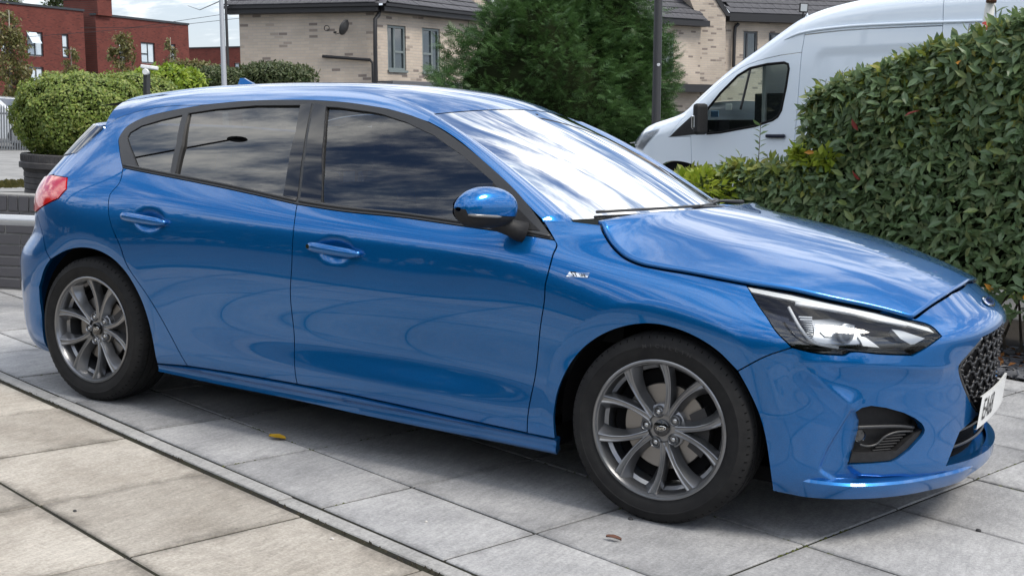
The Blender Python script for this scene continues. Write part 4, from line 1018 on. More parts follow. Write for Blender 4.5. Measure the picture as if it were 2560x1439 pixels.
    # fine grain
    m3 = N.new('ShaderNodeMix'); m3.data_type = 'RGBA'; m3.blend_type = 'MULTIPLY'; m3.inputs[0].default_value = .62; r4 = N.new('ShaderNodeMapRange'); r4.inputs[1].default_value = .3; r4.inputs[2].default_value = .7; r4.inputs[3].default_value = .5; r4.inputs[4].default_value = 1.32; L.new(n3.outputs['Fac'], r4.inputs[0])
    L.new(md.outputs[2], m3.inputs[6]); L.new(r4.outputs[0], m3.inputs[7]); L.new(m3.outputs[2], B.inputs['Base Color'])
    bp = N.new('ShaderNodeBump'); bp.inputs['Strength'].default_value = .5; bp.inputs['Distance'].default_value = .004
    ad = N.new('ShaderNodeMath'); ad.operation = 'ADD'; L.new(n2.outputs['Fac'], ad.inputs[0]); L.new(n3.outputs['Fac'], ad.inputs[1]); L.new(ad.outputs[0], bp.inputs['Height']); L.new(bp.outputs[0], B.inputs['Normal'])
    return m
M_SLAB = slab_mat('grey_riven_slab', (.29, .292, .298), (.41, .41, .412), None, False)
M_BEIGE = slab_mat('buff_concrete_slab', (.345, .312, .268), (.48, .445, .392), None, True)
M_KERB = slab_mat('grey_edging', (.34, .338, .33), (.44, .435, .425), None, False)
M_JOINT = noisy('joint_soil_and_moss', (.010, .009, .008), (.022, .022, .010), 5, .95, .5, 90, c3=(.06, .075, .015), p3=.74, coord='Object')
M_ASPH = noisy('asphalt', (.10, .10, .10), (.17, .17, .165), 3, .9, .3, 120, coord='Object')
# one sheet of ground out to the horizon
g = MB(); g.add([(-900, -300, -.06), (900, -300, -.06), (900, 1500, -.06), (-900, 1500, -.06)], [(0, 1, 2, 3)])
ground = g.obj('ground', M_ASPH); tag(ground, kind='structure')
patio = MB(); q = [gp(-4.05, -3.2, -.028), gp(8, -3.2, -.028), gp(8, 3.97, -.028), gp(-4.05, 3.97, -.028)]
patio.prism(q, (0, 0, .0225)); patio = patio.obj('patio', M_JOINT); tag(patio, kind='structure')
_slabs = {}
def slab(a0, a1, c0, c1, m, z=0.0, gap=.008, tilt=.0015):
    w, d = a1 - a0 - gap * rnd.uniform(1.2, 2.2), c1 - c0 - gap * rnd.uniform(1.2, 2.2); key = (round(w, 2), round(d, 2), m.name)
    if key not in _slabs:
        me = MB(); b = .0035; n = 6
        hx, hy = w / 2, d / 2
        # worn rectangle: chamfered top edge
        ring = lambda ex, ey, zz: [(-ex, -ey, zz), (ex, -ey, zz), (ex, ey, zz), (-ex, ey, zz)]
        v = ring(hx, hy, -.035) + ring(hx, hy, -b) + ring(hx - b, hy - b, 0)
        f = [(8, 9, 10, 11)] + [(i, (i + 1) % 4, 4 + (i + 1) % 4, 4 + i) for i in range(4)] + [(4 + i, 4 + (i + 1) % 4, 8 + (i + 1) % 4, 8 + i) for i in range(4)]
        o = mobj('paving_slab', v, f, m, patio); _slabs[key] = o.data
    else:
        o = bpy.data.objects.new('paving_slab', _slabs[key]); COL.objects.link(o); o.parent = patio
    x, y, _ = gp((a0 + a1) / 2, (c0 + c1) / 2); o.location = (x, y, z + rnd.uniform(-.0015, .0015)); o.rotation_euler = (rnd.uniform(-tilt, tilt), rnd.uniform(-tilt, tilt), PHI + rnd.uniform(-.003, .003))
    return o
st = .6125
# car-side slabs: a cut row against the edging, then full rows
for i in range(-7, 9):
    slab(st * i, st * (i + 1), -.392, 0, M_SLAB)
    for r in range(6): slab(st * i, st * (i + 1), .607 * r, .607 * (r + 1), M_SLAB)
    slab(st * i, st * (i + 1), .607 * 6, 3.95, M_SLAB)
# edging strip in lengths
for i in range(-5, 7): slab(-.74 + .905 * i, -.74 + .905 * (i + 1), -.466, -.398, M_KERB, z=-.0005, gap=.004)
# buff slabs on the near side
for i in range(-6, 9):
    for r in range(4):
        a = .052 + .602 * i; c = -.486 - .612 * (r + 1); slab(a, a + .602, c, c + .610, M_BEIGE, z=-.0005, gap=.0075)
# moss and dirt lying in the open joint by the edging
dm = MB()
for k in range(420):
    a = rnd.uniform(-3.5, 4.5); x, y, _ = gp(a, -.478 + rnd.gauss(0, .006)); r = rnd.uniform(.004, .011)
    p = [(x + r * math.cos(t + k), y + r * math.sin(t + k) * .8, -.012 + rnd.uniform(0, .006)) for t in (0, 1.3, 2.5, 3.9, 5.1)]; dm.add(p + [(x, y, rnd.uniform(-.004, .006))], [(i, (i + 1) % 5, 5) for i in range(5)])
o = dm.obj('joint_debris', noisy('dark_soil_crumbs', (.020, .017, .013), (.05, .045, .03), 20, .95), None); tag(o, 'dark soil crumbs and moss in the joint beside the edging strip', 'debris', kind='stuff')
mm = MB()
for k in range(2600):
    if rnd.random() < .5: a = st * rnd.randint(-2, 6) + rnd.gauss(0, .004); c = rnd.uniform(-.39, 3.4)
    else: c = .607 * rnd.randint(0, 4) + rnd.gauss(0, .004); a = rnd.uniform(-2, 4.5)
    if (math.sin(a * 3.1 + c * 2.3) + math.sin(c * 5.7 - a * 1.3)) < .15: continue
    x, y, _ = gp(a, c); r = rnd.uniform(.005, .013)
    p = [(x + r * math.cos(t + k), y + r * math.sin(t + k), -.006) for t in (0, 1.3, 2.5, 3.9, 5.1)]; mm.add(p + [(x, y, rnd.uniform(-.003, .0015))], [(i, (i + 1) % 5, 5) for i in range(5)])
o = mm.obj('joint_moss', noisy('yellow_green_moss', (.035, .045, .008), (.09, .10, .02), 30, .95)); tag(o, 'yellow green moss growing in the joints between grey slabs', 'moss', kind='stuff')
# ------------------------------------------------------------------ slate bed under the hedge
bed = MB(); bed.prism([gp(-4.0, 3.96, -.05), gp(8, 3.96, -.05), gp(8, 6.3, -.05), gp(-4.0, 6.3, -.05)], (0, 0, .05)); bed = bed.obj('planting_bed', noisy('dark_bed_soil', (.012, .010, .008), (.030, .024, .018), 9, .95, .5, 60)); tag(bed, kind='structure')
ch = MB(); cm = []
for k in range(3600):
    a = rnd.uniform(-.6, 3.4); c = 3.97 + abs(rnd.gauss(0, .36)); 
    if c > 5.2: continue
    x, y, _ = gp(a, c); r = rnd.uniform(.018, .045); n = rnd.choice((5, 6, 7)); th = rnd.uniform(.004, .008); z = rnd.uniform(.0, .022)
    M = Matrix.Translation((x, y, z)) @ Matrix.Rotation(rnd.gauss(0, .28), 4, 'X') @ Matrix.Rotation(rnd.gauss(0, .28), 4, 'Y') @ Matrix.Rotation(rnd.uniform(0, 6.3), 4, 'Z')
    pl = [M @ Vector((r * rnd.uniform(.65, 1.15) * math.cos(2 * PI * i / n), r * .7 * rnd.uniform(.65, 1.15) * math.sin(2 * PI * i / n), 0)) for i in range(n)]
    ch.prism(pl, M.to_3x3() @ Vector((0, 0, th)))
def island_mat(name, cols, rough=.6, spec=.4, trans=0.0):
    """colour varies from piece to piece"""
    if name in MATS: return MATS[name]
    m = mat(name, cols[0], rough, spec=spec); N, L, B = nodes(m); ge = N.new('ShaderNodeNewGeometry'); cr = N.new('ShaderNodeValToRGB'); L.new(ge.outputs['Random Per Island'], cr.inputs[0])
    cr.color_ramp.elements[0].color = (*cols[0], 1); cr.color_ramp.elements[1].color = (*cols[-1], 1)
    for i, c in enumerate(cols[1:-1]): e = cr.color_ramp.elements.new((i + 1) / (len(cols) - 1)); e.color = (*c, 1)
    L.new(cr.outputs[0], B.inputs['Base Color'])
    if trans:
        out = N['Material Output']; tr = N.new('ShaderNodeBsdfTranslucent'); mx = N.new('ShaderNodeMixShader'); mx.inputs[0].default_value = trans
        hs = N.new('ShaderNodeHueSaturation'); hs.inputs['Value'].default_value = 1.3; hs.inputs['Hue'].default_value = .49; L.new(cr.outputs[0], hs.inputs['Color']); L.new(hs.outputs[0], tr.inputs[0])
        L.new(B.outputs[0], mx.inputs[1]); L.new(tr.outputs[0], mx.inputs[2]); L.new(mx.outputs[0], out.inputs[0])
    return m
o = ch.obj('slate_chippings', island_mat('slate', [(.045, .047, .055), (.075, .078, .088), (.11, .112, .12), (.06, .062, .07)], .5, .5)); tag(o, 'blue grey slate chippings spread over the bed beside the patio', 'slate', kind='stuff')
lf = MB()
for k in range(240):
    a = rnd.uniform(-.4, 2.8); c = rnd.gauss(4.45, .22); x, y, _ = gp(a, c); s = rnd.uniform(.014, .03)
    M = Matrix.Translation((x, y, rnd.uniform(.02, .045))) @ Matrix.Rotation(rnd.gauss(0, .5), 4, 'X') @ Matrix.Rotation(rnd.uniform(0, 6.3), 4, 'Z')
    lf.add([M @ Vector(p) for p in ((-s * 1.4, 0, 0), (0, -s * .6, .006), (s * 1.5, 0, 0), (0, s * .6, .008), (0, 0, 0))], [(0, 1, 4), (1, 2, 4), (2, 3, 4), (3, 0, 4)])
o = lf.obj('leaf_litter', island_mat('dead_leaf', [(.10, .035, .012), (.17, .07, .02), (.06, .03, .015), (.22, .11, .04)], .8, .2)); tag(o, 'fallen brown and rust leaves on the slate under the hedge', 'leaf litter', kind='stuff')
# single leaves on the paving
def fallen(name, u, v, L_, W_, rot, m, label, cat='leaf'):
    p = atz(u, v, .008); n = 9; V = []; F = []
    for i in range(n):
        t = i / (n - 1); w = W_ * math.sin(PI * min(1, t * .93 + .05))**.8 * (1 + .15 * math.sin(t * 17)); x = (t - .5) * L_; c = .003 * math.sin(PI * t)
        V += [(x, -w, c + .006), (x, 0, c), (x, w, c + .008)]
    for i in range(n - 1):
        for j in range(2): F.append((i * 3 + j, (i + 1) * 3 + j, (i + 1) * 3 + j + 1, i * 3 + j + 1))
    o = mobj(name, V, F, m, None, True, p); o.rotation_euler = (.05, .05, rot); tag(o, label, cat); return o
M_YL = noisy('yellow_leaf', (.42, .24, .015), (.55, .34, .03), 40, .6); M_BL = noisy('brown_leaf', (.11, .05, .035), (.18, .09, .06), 40, .7)
fallen('fallen_leaf', 693, 1094, .075, .020, .25, M_YL, 'yellow fallen leaf on grey slab below the rear door')
fallen('fallen_leaf', 1534, 1346, .052, .009, .1, M_BL, 'thin brown fallen leaf on slab in front of the front wheel')
def pebble(u, v, r, m, label):
    p = atz(u, v, .0); me = MB(); n = 8
    for (k, zz) in ((0, 0), (1, .6), (2, 1)): pass
    prof = [(r, 0), (r * 1.05, r * .4), (r * .75, r * .85), (0, r)]; me.lathe(prof, 9); me.v = [(x * rnd.uniform(.85, 1.15), y * rnd.uniform(.7, 1.0), z) for x, y, z in me.v]
    o = me.obj('stone', m, None, True, loc=p); tag(o, label, 'stone')
M_ST = mat('dark_pebble', (.03, .03, .032), .7); M_STW = mat('pale_pebble', (.55, .53, .5), .7)
pebble(187, 1278, .007, M_ST, 'tiny black stone on the buff slab at lower left'); pebble(831, 1347, .006, M_STW, 'tiny white stone on the buff slab near the edging strip')
pebble(1576, 1298, .009, M_ST, 'small dark grit stone just in front of the front tyre'); pebble(2446, 1327, .009, M_ST, 'small dark stone on slab right of the front bumper')
pebble(1065, 1304, .005, M_STW, 'tiny white stone on the grey slab ahead of the front wheel')
# ================================================================== walls, tub, fence, posts
M_EBRICK = island_mat('dark_engineering_brick', [(.030, .030, .036), (.055, .055, .064), (.085, .085, .095), (.045, .043, .048), (.15, .155, .17)], .45, .5)
M_MORTAR = noisy('grey_mortar', (.20, .20, .195), (.28, .275, .265), 30, .9)
def frame_m(P0, h, up=GUP):
    h = Vector(h); h = (h - up * h.dot(up)).normalized(); n = h.cross(up)
    if n.dot(Vector(CAM_POS) - Vector(P0)) < 0: n = -n
    return Matrix(((h.x, up.x, n.x, P0[0]), (h.y, up.y, n.y, P0[1]), (h.z, up.z, n.z, P0[2]), (0, 0, 0, 1)))     # x along, y up, z towards the viewer
class Fac:
    """vertical plane: pixel <-> (along, up) and boxes standing on it"""
    def __init__(s, P0, h, up=GUP): s.M = frame_m(P0, h, up); s.Mi = s.M.inverted()
    def ab(s, u, v, c=0.0):
        o = s.Mi @ Vector(CAM_POS); d = s.Mi.to_3x3() @ Vector(ray(u, v)); t = (c - o.z) / d.z; p = o + d * t; return np.array([p.x, p.y])
    def w(s, a, b, c=0.0): return s.M @ Vector((a, b, c))
def between(u0, v0, D0, u1, v1, D1, up=GUP):
    a = Vector(atd(u0, v0, D0)); b = Vector(atd(u1, v1, D1)); return Fac(a, b - a, up)
# ---- low wall of dark engineering bricks behind the car's tail
wf = Fac(Vector(atz(0, 722)), RV.lerp(Vector((SE[0], SE[1], 0)), .12), Vector((0, 0, 1)))
brick_wall = empty('brick_wall', wf.w(-.1, 0)); tag(brick_wall, 'low wall of dark grey engineering bricks behind the hatchback', 'wall')
def child(o, parent):
    o.parent = parent; o.matrix_parent_inverse = parent.matrix_world.inverted() if False else Matrix.Translation(-parent.location); return o
mb = MB(); W0, W1 = -1.2, 2.6
mb.box(W0, W1, 0, .66, -.20, -.010, wf.M); child(mb.obj('mortar_core', M_MORTAR), brick_wall)
def wall_brick(a0, a1, b0, b1, c0=-.11, c1=0.0, nm='brick', rough=.003):
    j = lambda: rnd.uniform(-rough, rough); m = MB(); e = .004
    v = []
    for (aa, bb, cc) in ((a0, b0, c0), (a1, b0, c0), (a1, b1, c0), (a0, b1, c0)): v.append((aa, bb, cc))
    for (aa, bb) in ((a0, b0), (a1, b0), (a1, b1), (a0, b1)): v.append((aa + j(), bb + j(), c1 - e))
    for (aa, bb) in ((a0 + e, b0 + e), (a1 - e, b0 + e), (a1 - e, b1 - e), (a0 + e, b1 - e)): v.append((aa + j(), bb + j(), c1 + j() * .5))
    f = [(8, 9, 10, 11)] + [(i, (i + 1) % 4, 4 + (i + 1) % 4, 4 + i) for i in range(4)] + [(4 + i, 4 + (i + 1) % 4, 8 + (i + 1) % 4, 8 + i) for i in range(4)]
    m.add([wf.M @ Vector(p) for p in v], f); return child(m.obj(nm, M_EBRICK), brick_wall)
for r in range(8):
    b0 = .012 + r * .0765; x = W0 - (.11 if r % 2 else 0)
    if r == 7:
        while x < W1: wall_brick(x, x + .066, b0 + .0, b0 + .105, -.215, .004, 'coping_brick'); x += .0765
        break
    while x < W1:
        w = .215 if r % 2 == 0 or rnd.random() < .8 else .1025
        wall_brick(max(x, W0), min(x + w, W1), b0, b0 + .0655); x += w + .011
# ---- galvanised guard rail in front of the wall
pr = MB(); p0, p1 = Vector(aty(-60, 549, wf.w(0, 0).y - .45)), Vector(atd(88, 552, 7.55)); p0 = p1 - RV * 1.6 - FV * .1
pr.tube([p0, p0.lerp(p1, .5), p1, p1 + RV * .10 + Vector((0, 0, -.01)), p1 + RV * .14 + Vector((0, 0, -.08)), Vector((p1.x, p1.y, 0)) + RV * .14], .034, 14)
o = pr.obj('guard_rail', mat('galvanised_steel', (.50, .52, .54), .38, .7), None, True); tag(o, 'galvanised tube guard rail in front of the dark brick wall', 'rail')
# ---- round tub planter
TD = 13.0; tp = Vector(atd(196, 456, TD)); tub_c = Vector((tp.x, tp.y, 0)); tz = [float((CAM_POS + ray(190, v) * TD)[2]) for v in (500, 460, 385)]
tubh = tz[2]
tub = empty('planter_tub', tub_c); tag(tub, 'round dark grey ribbed planter tub beyond the brick wall', 'planter')
rt = .56; prof = [(rt * .92, -.1)]
ncr = int((tubh + .1) / .062)
for k in range(ncr):
    z0 = -.1 + k * .062; r = rt * (.92 + .06 * k / ncr); prof += [(r, z0 + .004), (r + .006, z0 + .010), (r + .006, z0 + .052), (r, z0 + .058)]
zt = tubh - .155; prof = [p for p in prof if p[1] < zt - .01] + [(rt, zt), (rt + .03, zt + .008), (rt + .03, zt + .06), (rt + .012, zt + .07), (rt + .012, zt + .145), (rt + .004, zt + .155), (rt - .05, zt + .155), (rt - .05, zt + .06), (0, zt + .06)]
MB().lathe(prof, 64).obj('tub_body', noisy('dark_grey_tub', (.045, .043, .045), (.075, .072, .072), 8, .7, .2, 60), tub, auto=30)
for k in range(80):
    a = 2 * PI * k / 80; m_ = MB(); m_.box(-.004, .004, -.002, .005, zt + .078, zt + .140, Matrix.Rotation(a, 4, 'Z') @ Matrix.Translation((0, rt + .012, 0)))
    if math.cos(a - math.atan2(CAM_POS[1] - tub_c.y, CAM_POS[0] - tub_c.x) + PI / 2) > -.1: m_.obj('rim_rib', MATS['dark_grey_tub'], tub)
MB().lathe([(0, zt + .10), (rt - .06, zt + .10)], 24).obj('tub_soil', MATS['dark_bed_soil'], tub)
# ---- asphalt lane and kerb beyond the wall, seen at the left edge
def gstrip(name, m, pts, z, kind='structure'):
    o = mobj(name, [(p[0], p[1], z) for p in pts], [tuple(range(len(pts)))], m); tag(o, kind=kind); return o
A_ = [atz(-700, 470), atz(300, 470), atz(620, 372), atz(-900, 372)]
gstrip('road', noisy('worn_grey_asphalt', (.20, .20, .20), (.30, .30, .295), 1.2, .9, .2, 60), A_, -.052)
gv = MB()
for k in range(700):
    p = atz(rnd.uniform(-40, 120), rnd.uniform(444, 462)); s = rnd.uniform(.02, .06)
    gv.add([(p[0] - s, p[1], -.05), (p[0] + s, p[1] + s * .4, -.05), (p[0] + rnd.gauss(0, .02), p[1], -.05 + rnd.uniform(.012, .04))], [(0, 1, 2)])
o = gv.obj('verge_grass', island_mat('verge_green', [(.10, .095, .03), (.16, .14, .05), (.08, .085, .025)], .9, .1)); tag(o, 'thin mossy grass verge at the foot of the planter tub', 'grass', kind='stuff')
# ---- palisade fence, a pale car behind it
pf = between(-30, 378, 33, 60, 378, 34.5, Vector((0, 0, 1))); fence = empty('palisade_fence', pf.w(0, 0)); tag(fence, 'grey steel palisade fence at the far left edge of the car park', 'fence')
M_GALV = mat('grey_palisade', (.17, .185, .20), .5, .3)
pale = None
for k in range(22):
    a = -.35 + k * .115
    if pale is None:
        m = MB(); m.prism([(-.026, .02, 0), (.026, .02, 0), (.026, 1.18, 0), (0, 1.26, 0), (-.026, 1.18, 0)], (0, 0, .012)); pale = m.obj('pale', M_GALV, fence); o = pale
    else: o = pale.copy(); COL.objects.link(o); o.parent = fence
    o.matrix_world = pf.M @ Matrix.Translation((a, 0, 0)); o.matrix_basis = Matrix.Translation(-fence.location) @ o.matrix_basis if False else o.matrix_basis
    o.matrix_parent_inverse = Matrix.Translation(-fence.location); o.matrix_basis = pf.M @ Matrix.Translation((a, 0, 0))
for b in (.22, 1.0):
    m = MB(); m.box(-.5, 2.4, b, b + .05, -.05, -.002, pf.M); child(m.obj('fence_rail', M_GALV), fence)
# generic small parked car (far away): body, cabin glass, wheels
def far_car(name, P, h, col, label, L_=4.3, W_=1.75, H_=1.48, up=Vector((0, 0, 1))):
    h = Vector(h).normalized(); n = up.cross(h); Mx = Matrix(((h.x, n.x, up.x, P[0]), (h.y, n.y, up.y, P[1]), (h.z, n.z, up.z, P[2]), (0, 0, 0, 1)))
    root = empty(name, (0, 0, 0)); root.matrix_world = Mx; tag(root, label, 'car')
    prof = [(0, .35), (.02, .62), (.10, .74), (.95, .93), (1.55, 1.36), (1.75, 1.44), (2.4, H_), (3.2, 1.42), (3.85, 1.02), (4.22, .95), (4.3, .6), (4.26, .32), (3.85, .25), (.5, .22)]
    prof = [(x / 4.3 * L_, z) for x, z in prof]; rows = []
    for f, ins in ((-1, .12), (-.92, .04), (-.75, 0), (.75, 0), (.92, .04), (1, .12)):
        cx = L_ / 2; rows.append([(cx + (x - cx) * (1 - ins * .25), f * W_ / 2 * (1 - .18 * max(0, z - .9) / .55), .3 + (z - .3) * (1 - ins * .25)) for x, z in prof])
    P3 = np.array(rows); n0, k0, _ = P3.shape; F = [(i * k0 + j, i * k0 + (j + 1) % k0, (i + 1) * k0 + (j + 1) % k0, (i + 1) * k0 + j) for i in range(n0 - 1) for j in range(k0)]
    F += [tuple(range(k0)), tuple(range((n0 - 1) * k0 + k0 - 1, (n0 - 1) * k0 - 1, -1))]
    o = mobj('body', P3.reshape(-1, 3), F, mat(name + '_paint', col, .25, .2, 1.0), root); sharp(o.data, 35)
    for s in (-1, 1):
        y = s * (W_ / 2 * .845 + .004)
        for win in ([(1.10, .97), (1.62, 1.33), (2.28, 1.38), (2.28, .98)], [(2.38, .98), (2.38, 1.38), (3.12, 1.34), (3.55, 1.02)]):
            mobj('side_window', [(x / 4.3 * L_, y - s * .10 * (z - .97) + s * .055, z) for x, z in win], [(0, 1, 2, 3)], M_GBLK, root)
        for wx in (.82, 3.48):
            c = (wx / 4.3 * L_, s * (W_ / 2 - .06), .31); w = MB().lathe([(0, -.02), (.19, -.03), (.21, -.1), (.31, -.1), (.31, .1), (.0, .1)] if s < 0 else [(0, .02), (.19, .03), (.21, .1), (.31, .1), (.31, -.1), (0, -.1)], 24, 'Y', c); w.obj('wheel', M_TYRE, root, auto=40)
            MB().lathe([(0, s * .11), (.20, s * .105)], 18, 'Y', c).obj('wheel_trim', M_BOLT, root)
    w1_, w2_ = [(1.0, -.66), (1.6, -.58), (1.6, .58), (1.0, .66)], None
    mobj('windscreen', [(.99 / 4.3 * L_, -.66, .965), (.99 / 4.3 * L_, .66, .965), (1.57 / 4.3 * L_, .56, 1.385), (1.57 / 4.3 * L_, -.56, 1.385)], [(0, 1, 2, 3)], M_GBLK, root)
    return root
pc = atz(60, 372); far_car('parked_car', Vector(atd(150, 362, 36)) - Vector((0, 0, float(atd(150, 362, 36)[2]))), -RV + FV * .1, (.62, .64, .66), 'pale silver car behind the palisade fence at far left')
# ---- black camera pillar with round lamp, left of the roof
cp = Vector(atd(367, 240, 12.0)); zb = 0; top = Vector(atd(367, 178, 12.0)); pil = empty('camera_post', (top.x, top.y, 0)); tag(pil, 'short black post with white camera head and round lens behind the clipped hedge', 'post')
hgt = top.z; MB().box(-.026, .026, -.026, .026, 0, hgt).obj('post', M_TRIM, pil, bevel=.006)
cpx = MB(); cpx.lathe([(0, -.03), (.026, -.03), (.032, -.015), (.032, .03), (0, .03)], 20, 'Y', (0, -.03, hgt - .01)); 
o = cpx.obj('lamp_ring', mat('white_casing', (.72, .74, .75), .4), pil, auto=40); o.rotation_euler = (0, 0, R_(30))
hd = MB(); hd.prism([(-.055, -.04, 0), (.055, -.04, 0), (.11, -.02, .0), (.11, .02, 0), (.055, .04, 0), (-.055, .04, 0)], (0, 0, .035)); o = hd.obj('camera_head', MATS['white_casing'], pil, bevel=.008); o.location = (0, 0, hgt + .02); o.rotation_euler = (R_(-6), R_(4), R_(30))
# ---- lamp posts
def pole(name, u0, v0, u1, v1, D, r0, r1, m, label, ext=3.0, n=16):
    a, b = Vector(atd(u0, v0, D)), Vector(atd(u1, v1, D)); d = (b - a).normalized(); base = a - d * (a.z / d.z)
    w = MB().tube([Vector((0, 0, 0)), a - base, b - base, b - base + d * ext], [r0 * 1.3, r0, r1, r1 * .8], n); o = w.obj(name, m, None, True, loc=base); tag(o, label, 'pole'); return o, b + d * ext
M_PG = mat('grey_painted_steel', (.36, .38, .41), .5, .2); M_PK = mat('black_painted_steel', (.016, .016, .018), .5)
pole('lamp_post', 561, 218, 553, 0, 22.0, .048, .040, M_PG, 'grey steel lamp post rising beside the corner of the buff house')
pole('telegraph_pole', 570, 160, 564, 0, 30.0, .035, .033, M_PK, 'thin black pole just behind the grey lamp post')
bp_, _ = pole('lamp_post', 1640, 310, 1646, 0, 17.0, .062, .058, M_PK, 'tall black lamp post standing in front of the conifer')
tagp = Vector(atd(1646, 162, 16.9)); MB().lathe([(0, 0), (.022, 0), (.022, .01), (0, .01)], 16, 'Y').obj('post_tag', mat('white_tag', (.7, .7, .7), .5), bp_, loc=tagp - Vector(bp_.location))
M_RW = mat('white_pole_paint', (.66, .65, .62), .6); rw, _ = pole('barrier_pole', 2466, 75, 2478, 0, 8.6, .034, .034, M_RW, 'white pole with a red band standing in the tall hedge', .6)
pb = atd(2469, 57, 8.6); pt = atd(2466, 90, 8.6); MB().tube([Vector(pt) - rw.location, Vector(pb) - rw.location], .0355, 16).obj('red_band', mat('red_paint', (.40, .03, .02), .5), rw, True)
MB().tube([Vector(atd(2478, 6, 8.55)) - rw.location, Vector(atd(2479, -3, 8.55)) - rw.location], .0358, 16).obj('rust_patch', mat('rust', (.14, .06, .03), .8), rw, True)
# overhead wires across the sky
wr = MB()
for (p, q) in (((0, 98, 45), (600, 30, 45)), ((200, 70, 45), (600, 46, 45)), ((470, 15, 40), (553, 2, 22))): wr.tube([atd(*p), np.array(atd(*p)) * .5 + np.array(atd(*q)) * .5 + np.array([0, 0, -.15]), atd(*q)], .010, 4)
o = wr.obj('overhead_wires', M_FASC if 'M_FASC' in globals() else M_PK); tag(o, 'thin overhead wires crossing the sky left of the buff house', 'wires')
# ================================================================== buildings
def brick_mat(name, c1, c2, cm, dark, scale=1.0, w=.225, h=.075):
    m = mat(name, c1, .85, spec=.2); N, L, B = nodes(m); tc = N.new('ShaderNodeTexCoord')
    br = N.new('ShaderNodeTexBrick'); br.inputs['Scale'].default_value = 1.0; br.inputs['Brick Width'].default_value = w; br.inputs['Row Height'].default_value = h; br.inputs['Mortar Size'].default_value = .007; br.inputs['Mortar Smooth'].default_value = .2
    br.inputs['Bias'].default_value = -.1; br.offset = .5; br.inputs['Color1'].default_value = (*c1, 1); br.inputs['Color2'].default_value = (*c2, 1); br.inputs['Mortar'].default_value = (*cm, 1)
    mp = N.new('ShaderNodeMapping'); L.new(tc.outputs['Object'], mp.inputs[0]); L.new(mp.outputs[0], br.inputs['Vector'])
    n = N.new('ShaderNodeTexNoise'); n.inputs['Scale'].default_value = 1.1; n.inputs['Detail'].default_value = 6; L.new(tc.outputs['Object'], n.inputs['Vector'])
    # scattered dark-faced bricks: a second brick pattern gives each brick its own random value
    b2 = N.new('ShaderNodeTexBrick')
    for k in ('Scale', 'Brick Width', 'Row Height', 'Mortar Size', 'Mortar Smooth'): b2.inputs[k].default_value = br.inputs[k].default_value
    b2.offset = .5; b2.inputs['Color1'].default_value = (0, 0, 0, 1); b2.inputs['Color2'].default_value = (1, 1, 1, 1); b2.inputs['Mortar'].default_value = (0, 0, 0, 1); b2.inputs['Bias'].default_value = 0
    L.new(mp.outputs[0], b2.inputs['Vector'])
    r = N.new('ShaderNodeMapRange'); r.inputs[1].default_value = .88; r.inputs[2].default_value = .96; r.inputs[4].default_value = .8; L.new(b2.outputs['Color'], r.inputs[0])
    mx = N.new('ShaderNodeMix'); mx.data_type = 'RGBA'; L.new(r.outputs[0], mx.inputs[0]); L.new(br.outputs['Color'], mx.inputs[6]); mx.inputs[7].default_value = (*dark, 1)
    mv = N.new('ShaderNodeMix'); mv.data_type = 'RGBA'; mv.blend_type = 'MULTIPLY'; mv.inputs[0].default_value = .6
    rr = N.new('ShaderNodeMapRange'); rr.inputs[1].default_value = .3; rr.inputs[2].default_value = .7; rr.inputs[3].default_value = .75; rr.inputs[4].default_value = 1.15; L.new(n.outputs['Fac'], rr.inputs[0]); L.new(mx.outputs[2], mv.inputs[6]); L.new(rr.outputs[0], mv.inputs[7])
    L.new(mv.outputs[2], B.inputs['Base Color'])
    bp = N.new('ShaderNodeBump'); bp.inputs['Strength'].default_value = .6; bp.inputs['Distance'].default_value = .008; bp.invert = True; L.new(br.outputs['Fac'], bp.inputs['Height']); L.new(bp.outputs[0], B.inputs['Normal'])
    return m
M_BUFF = brick_mat('buff_brick', (.52, .445, .365), (.46, .39, .325), (.44, .40, .355), (.17, .14, .125))
M_RED = brick_mat('red_brick', (.165, .046, .036), (.125, .036, .030), (.12, .055, .046), (.08, .028, .025))
M_TILE = noisy('slate_grey_tile', (.055, .055, .062), (.095, .095, .105), 3, .65, .2, 30)
M_FASC = mat('black_fascia', (.014, .014, .016), .5); M_FRAME = mat('sage_grey_frame', (.16, .19, .19), .5); M_FRAMED = mat('anthracite_frame', (.030, .034, .040), .4)
def pane_mat(name, tint, ior): return glassy(name, tint, ior)
M_PANE = mat('window_pane', (.03, .04, .045), .03, spec=.9, coat=1.0); M_BLIND = mat('pale_blind', (.55, .56, .54), .8)
def pane_painted_sky(): 
    m = noisy('painted_sky_pane', (.50, .60, .68), (.62, .68, .72), .8, .12, coord='Object'); return m
M_PANEB = pane_painted_sky()  # pale pane colour stands in for reflected sky
class House:
    def __init__(s, name, fac, label, cat='house'):
        s.f = fac; s.e = empty(name, (0, 0, 0)); s.e.matrix_world = fac.M; s.Mi = fac.M.inverted(); tag(s.e, label, cat)
    def part(s, mb, name, m, fac=None, parent=None, auto=None):
        o = mb.obj(name, m, None); M = (s.Mi @ fac.M) if fac is not None else Matrix.Identity(4)
        if parent is None: o.parent = s.e; o.matrix_local = M
        else: o.parent = parent; o.matrix_local = Matrix.Identity(4)
        return o
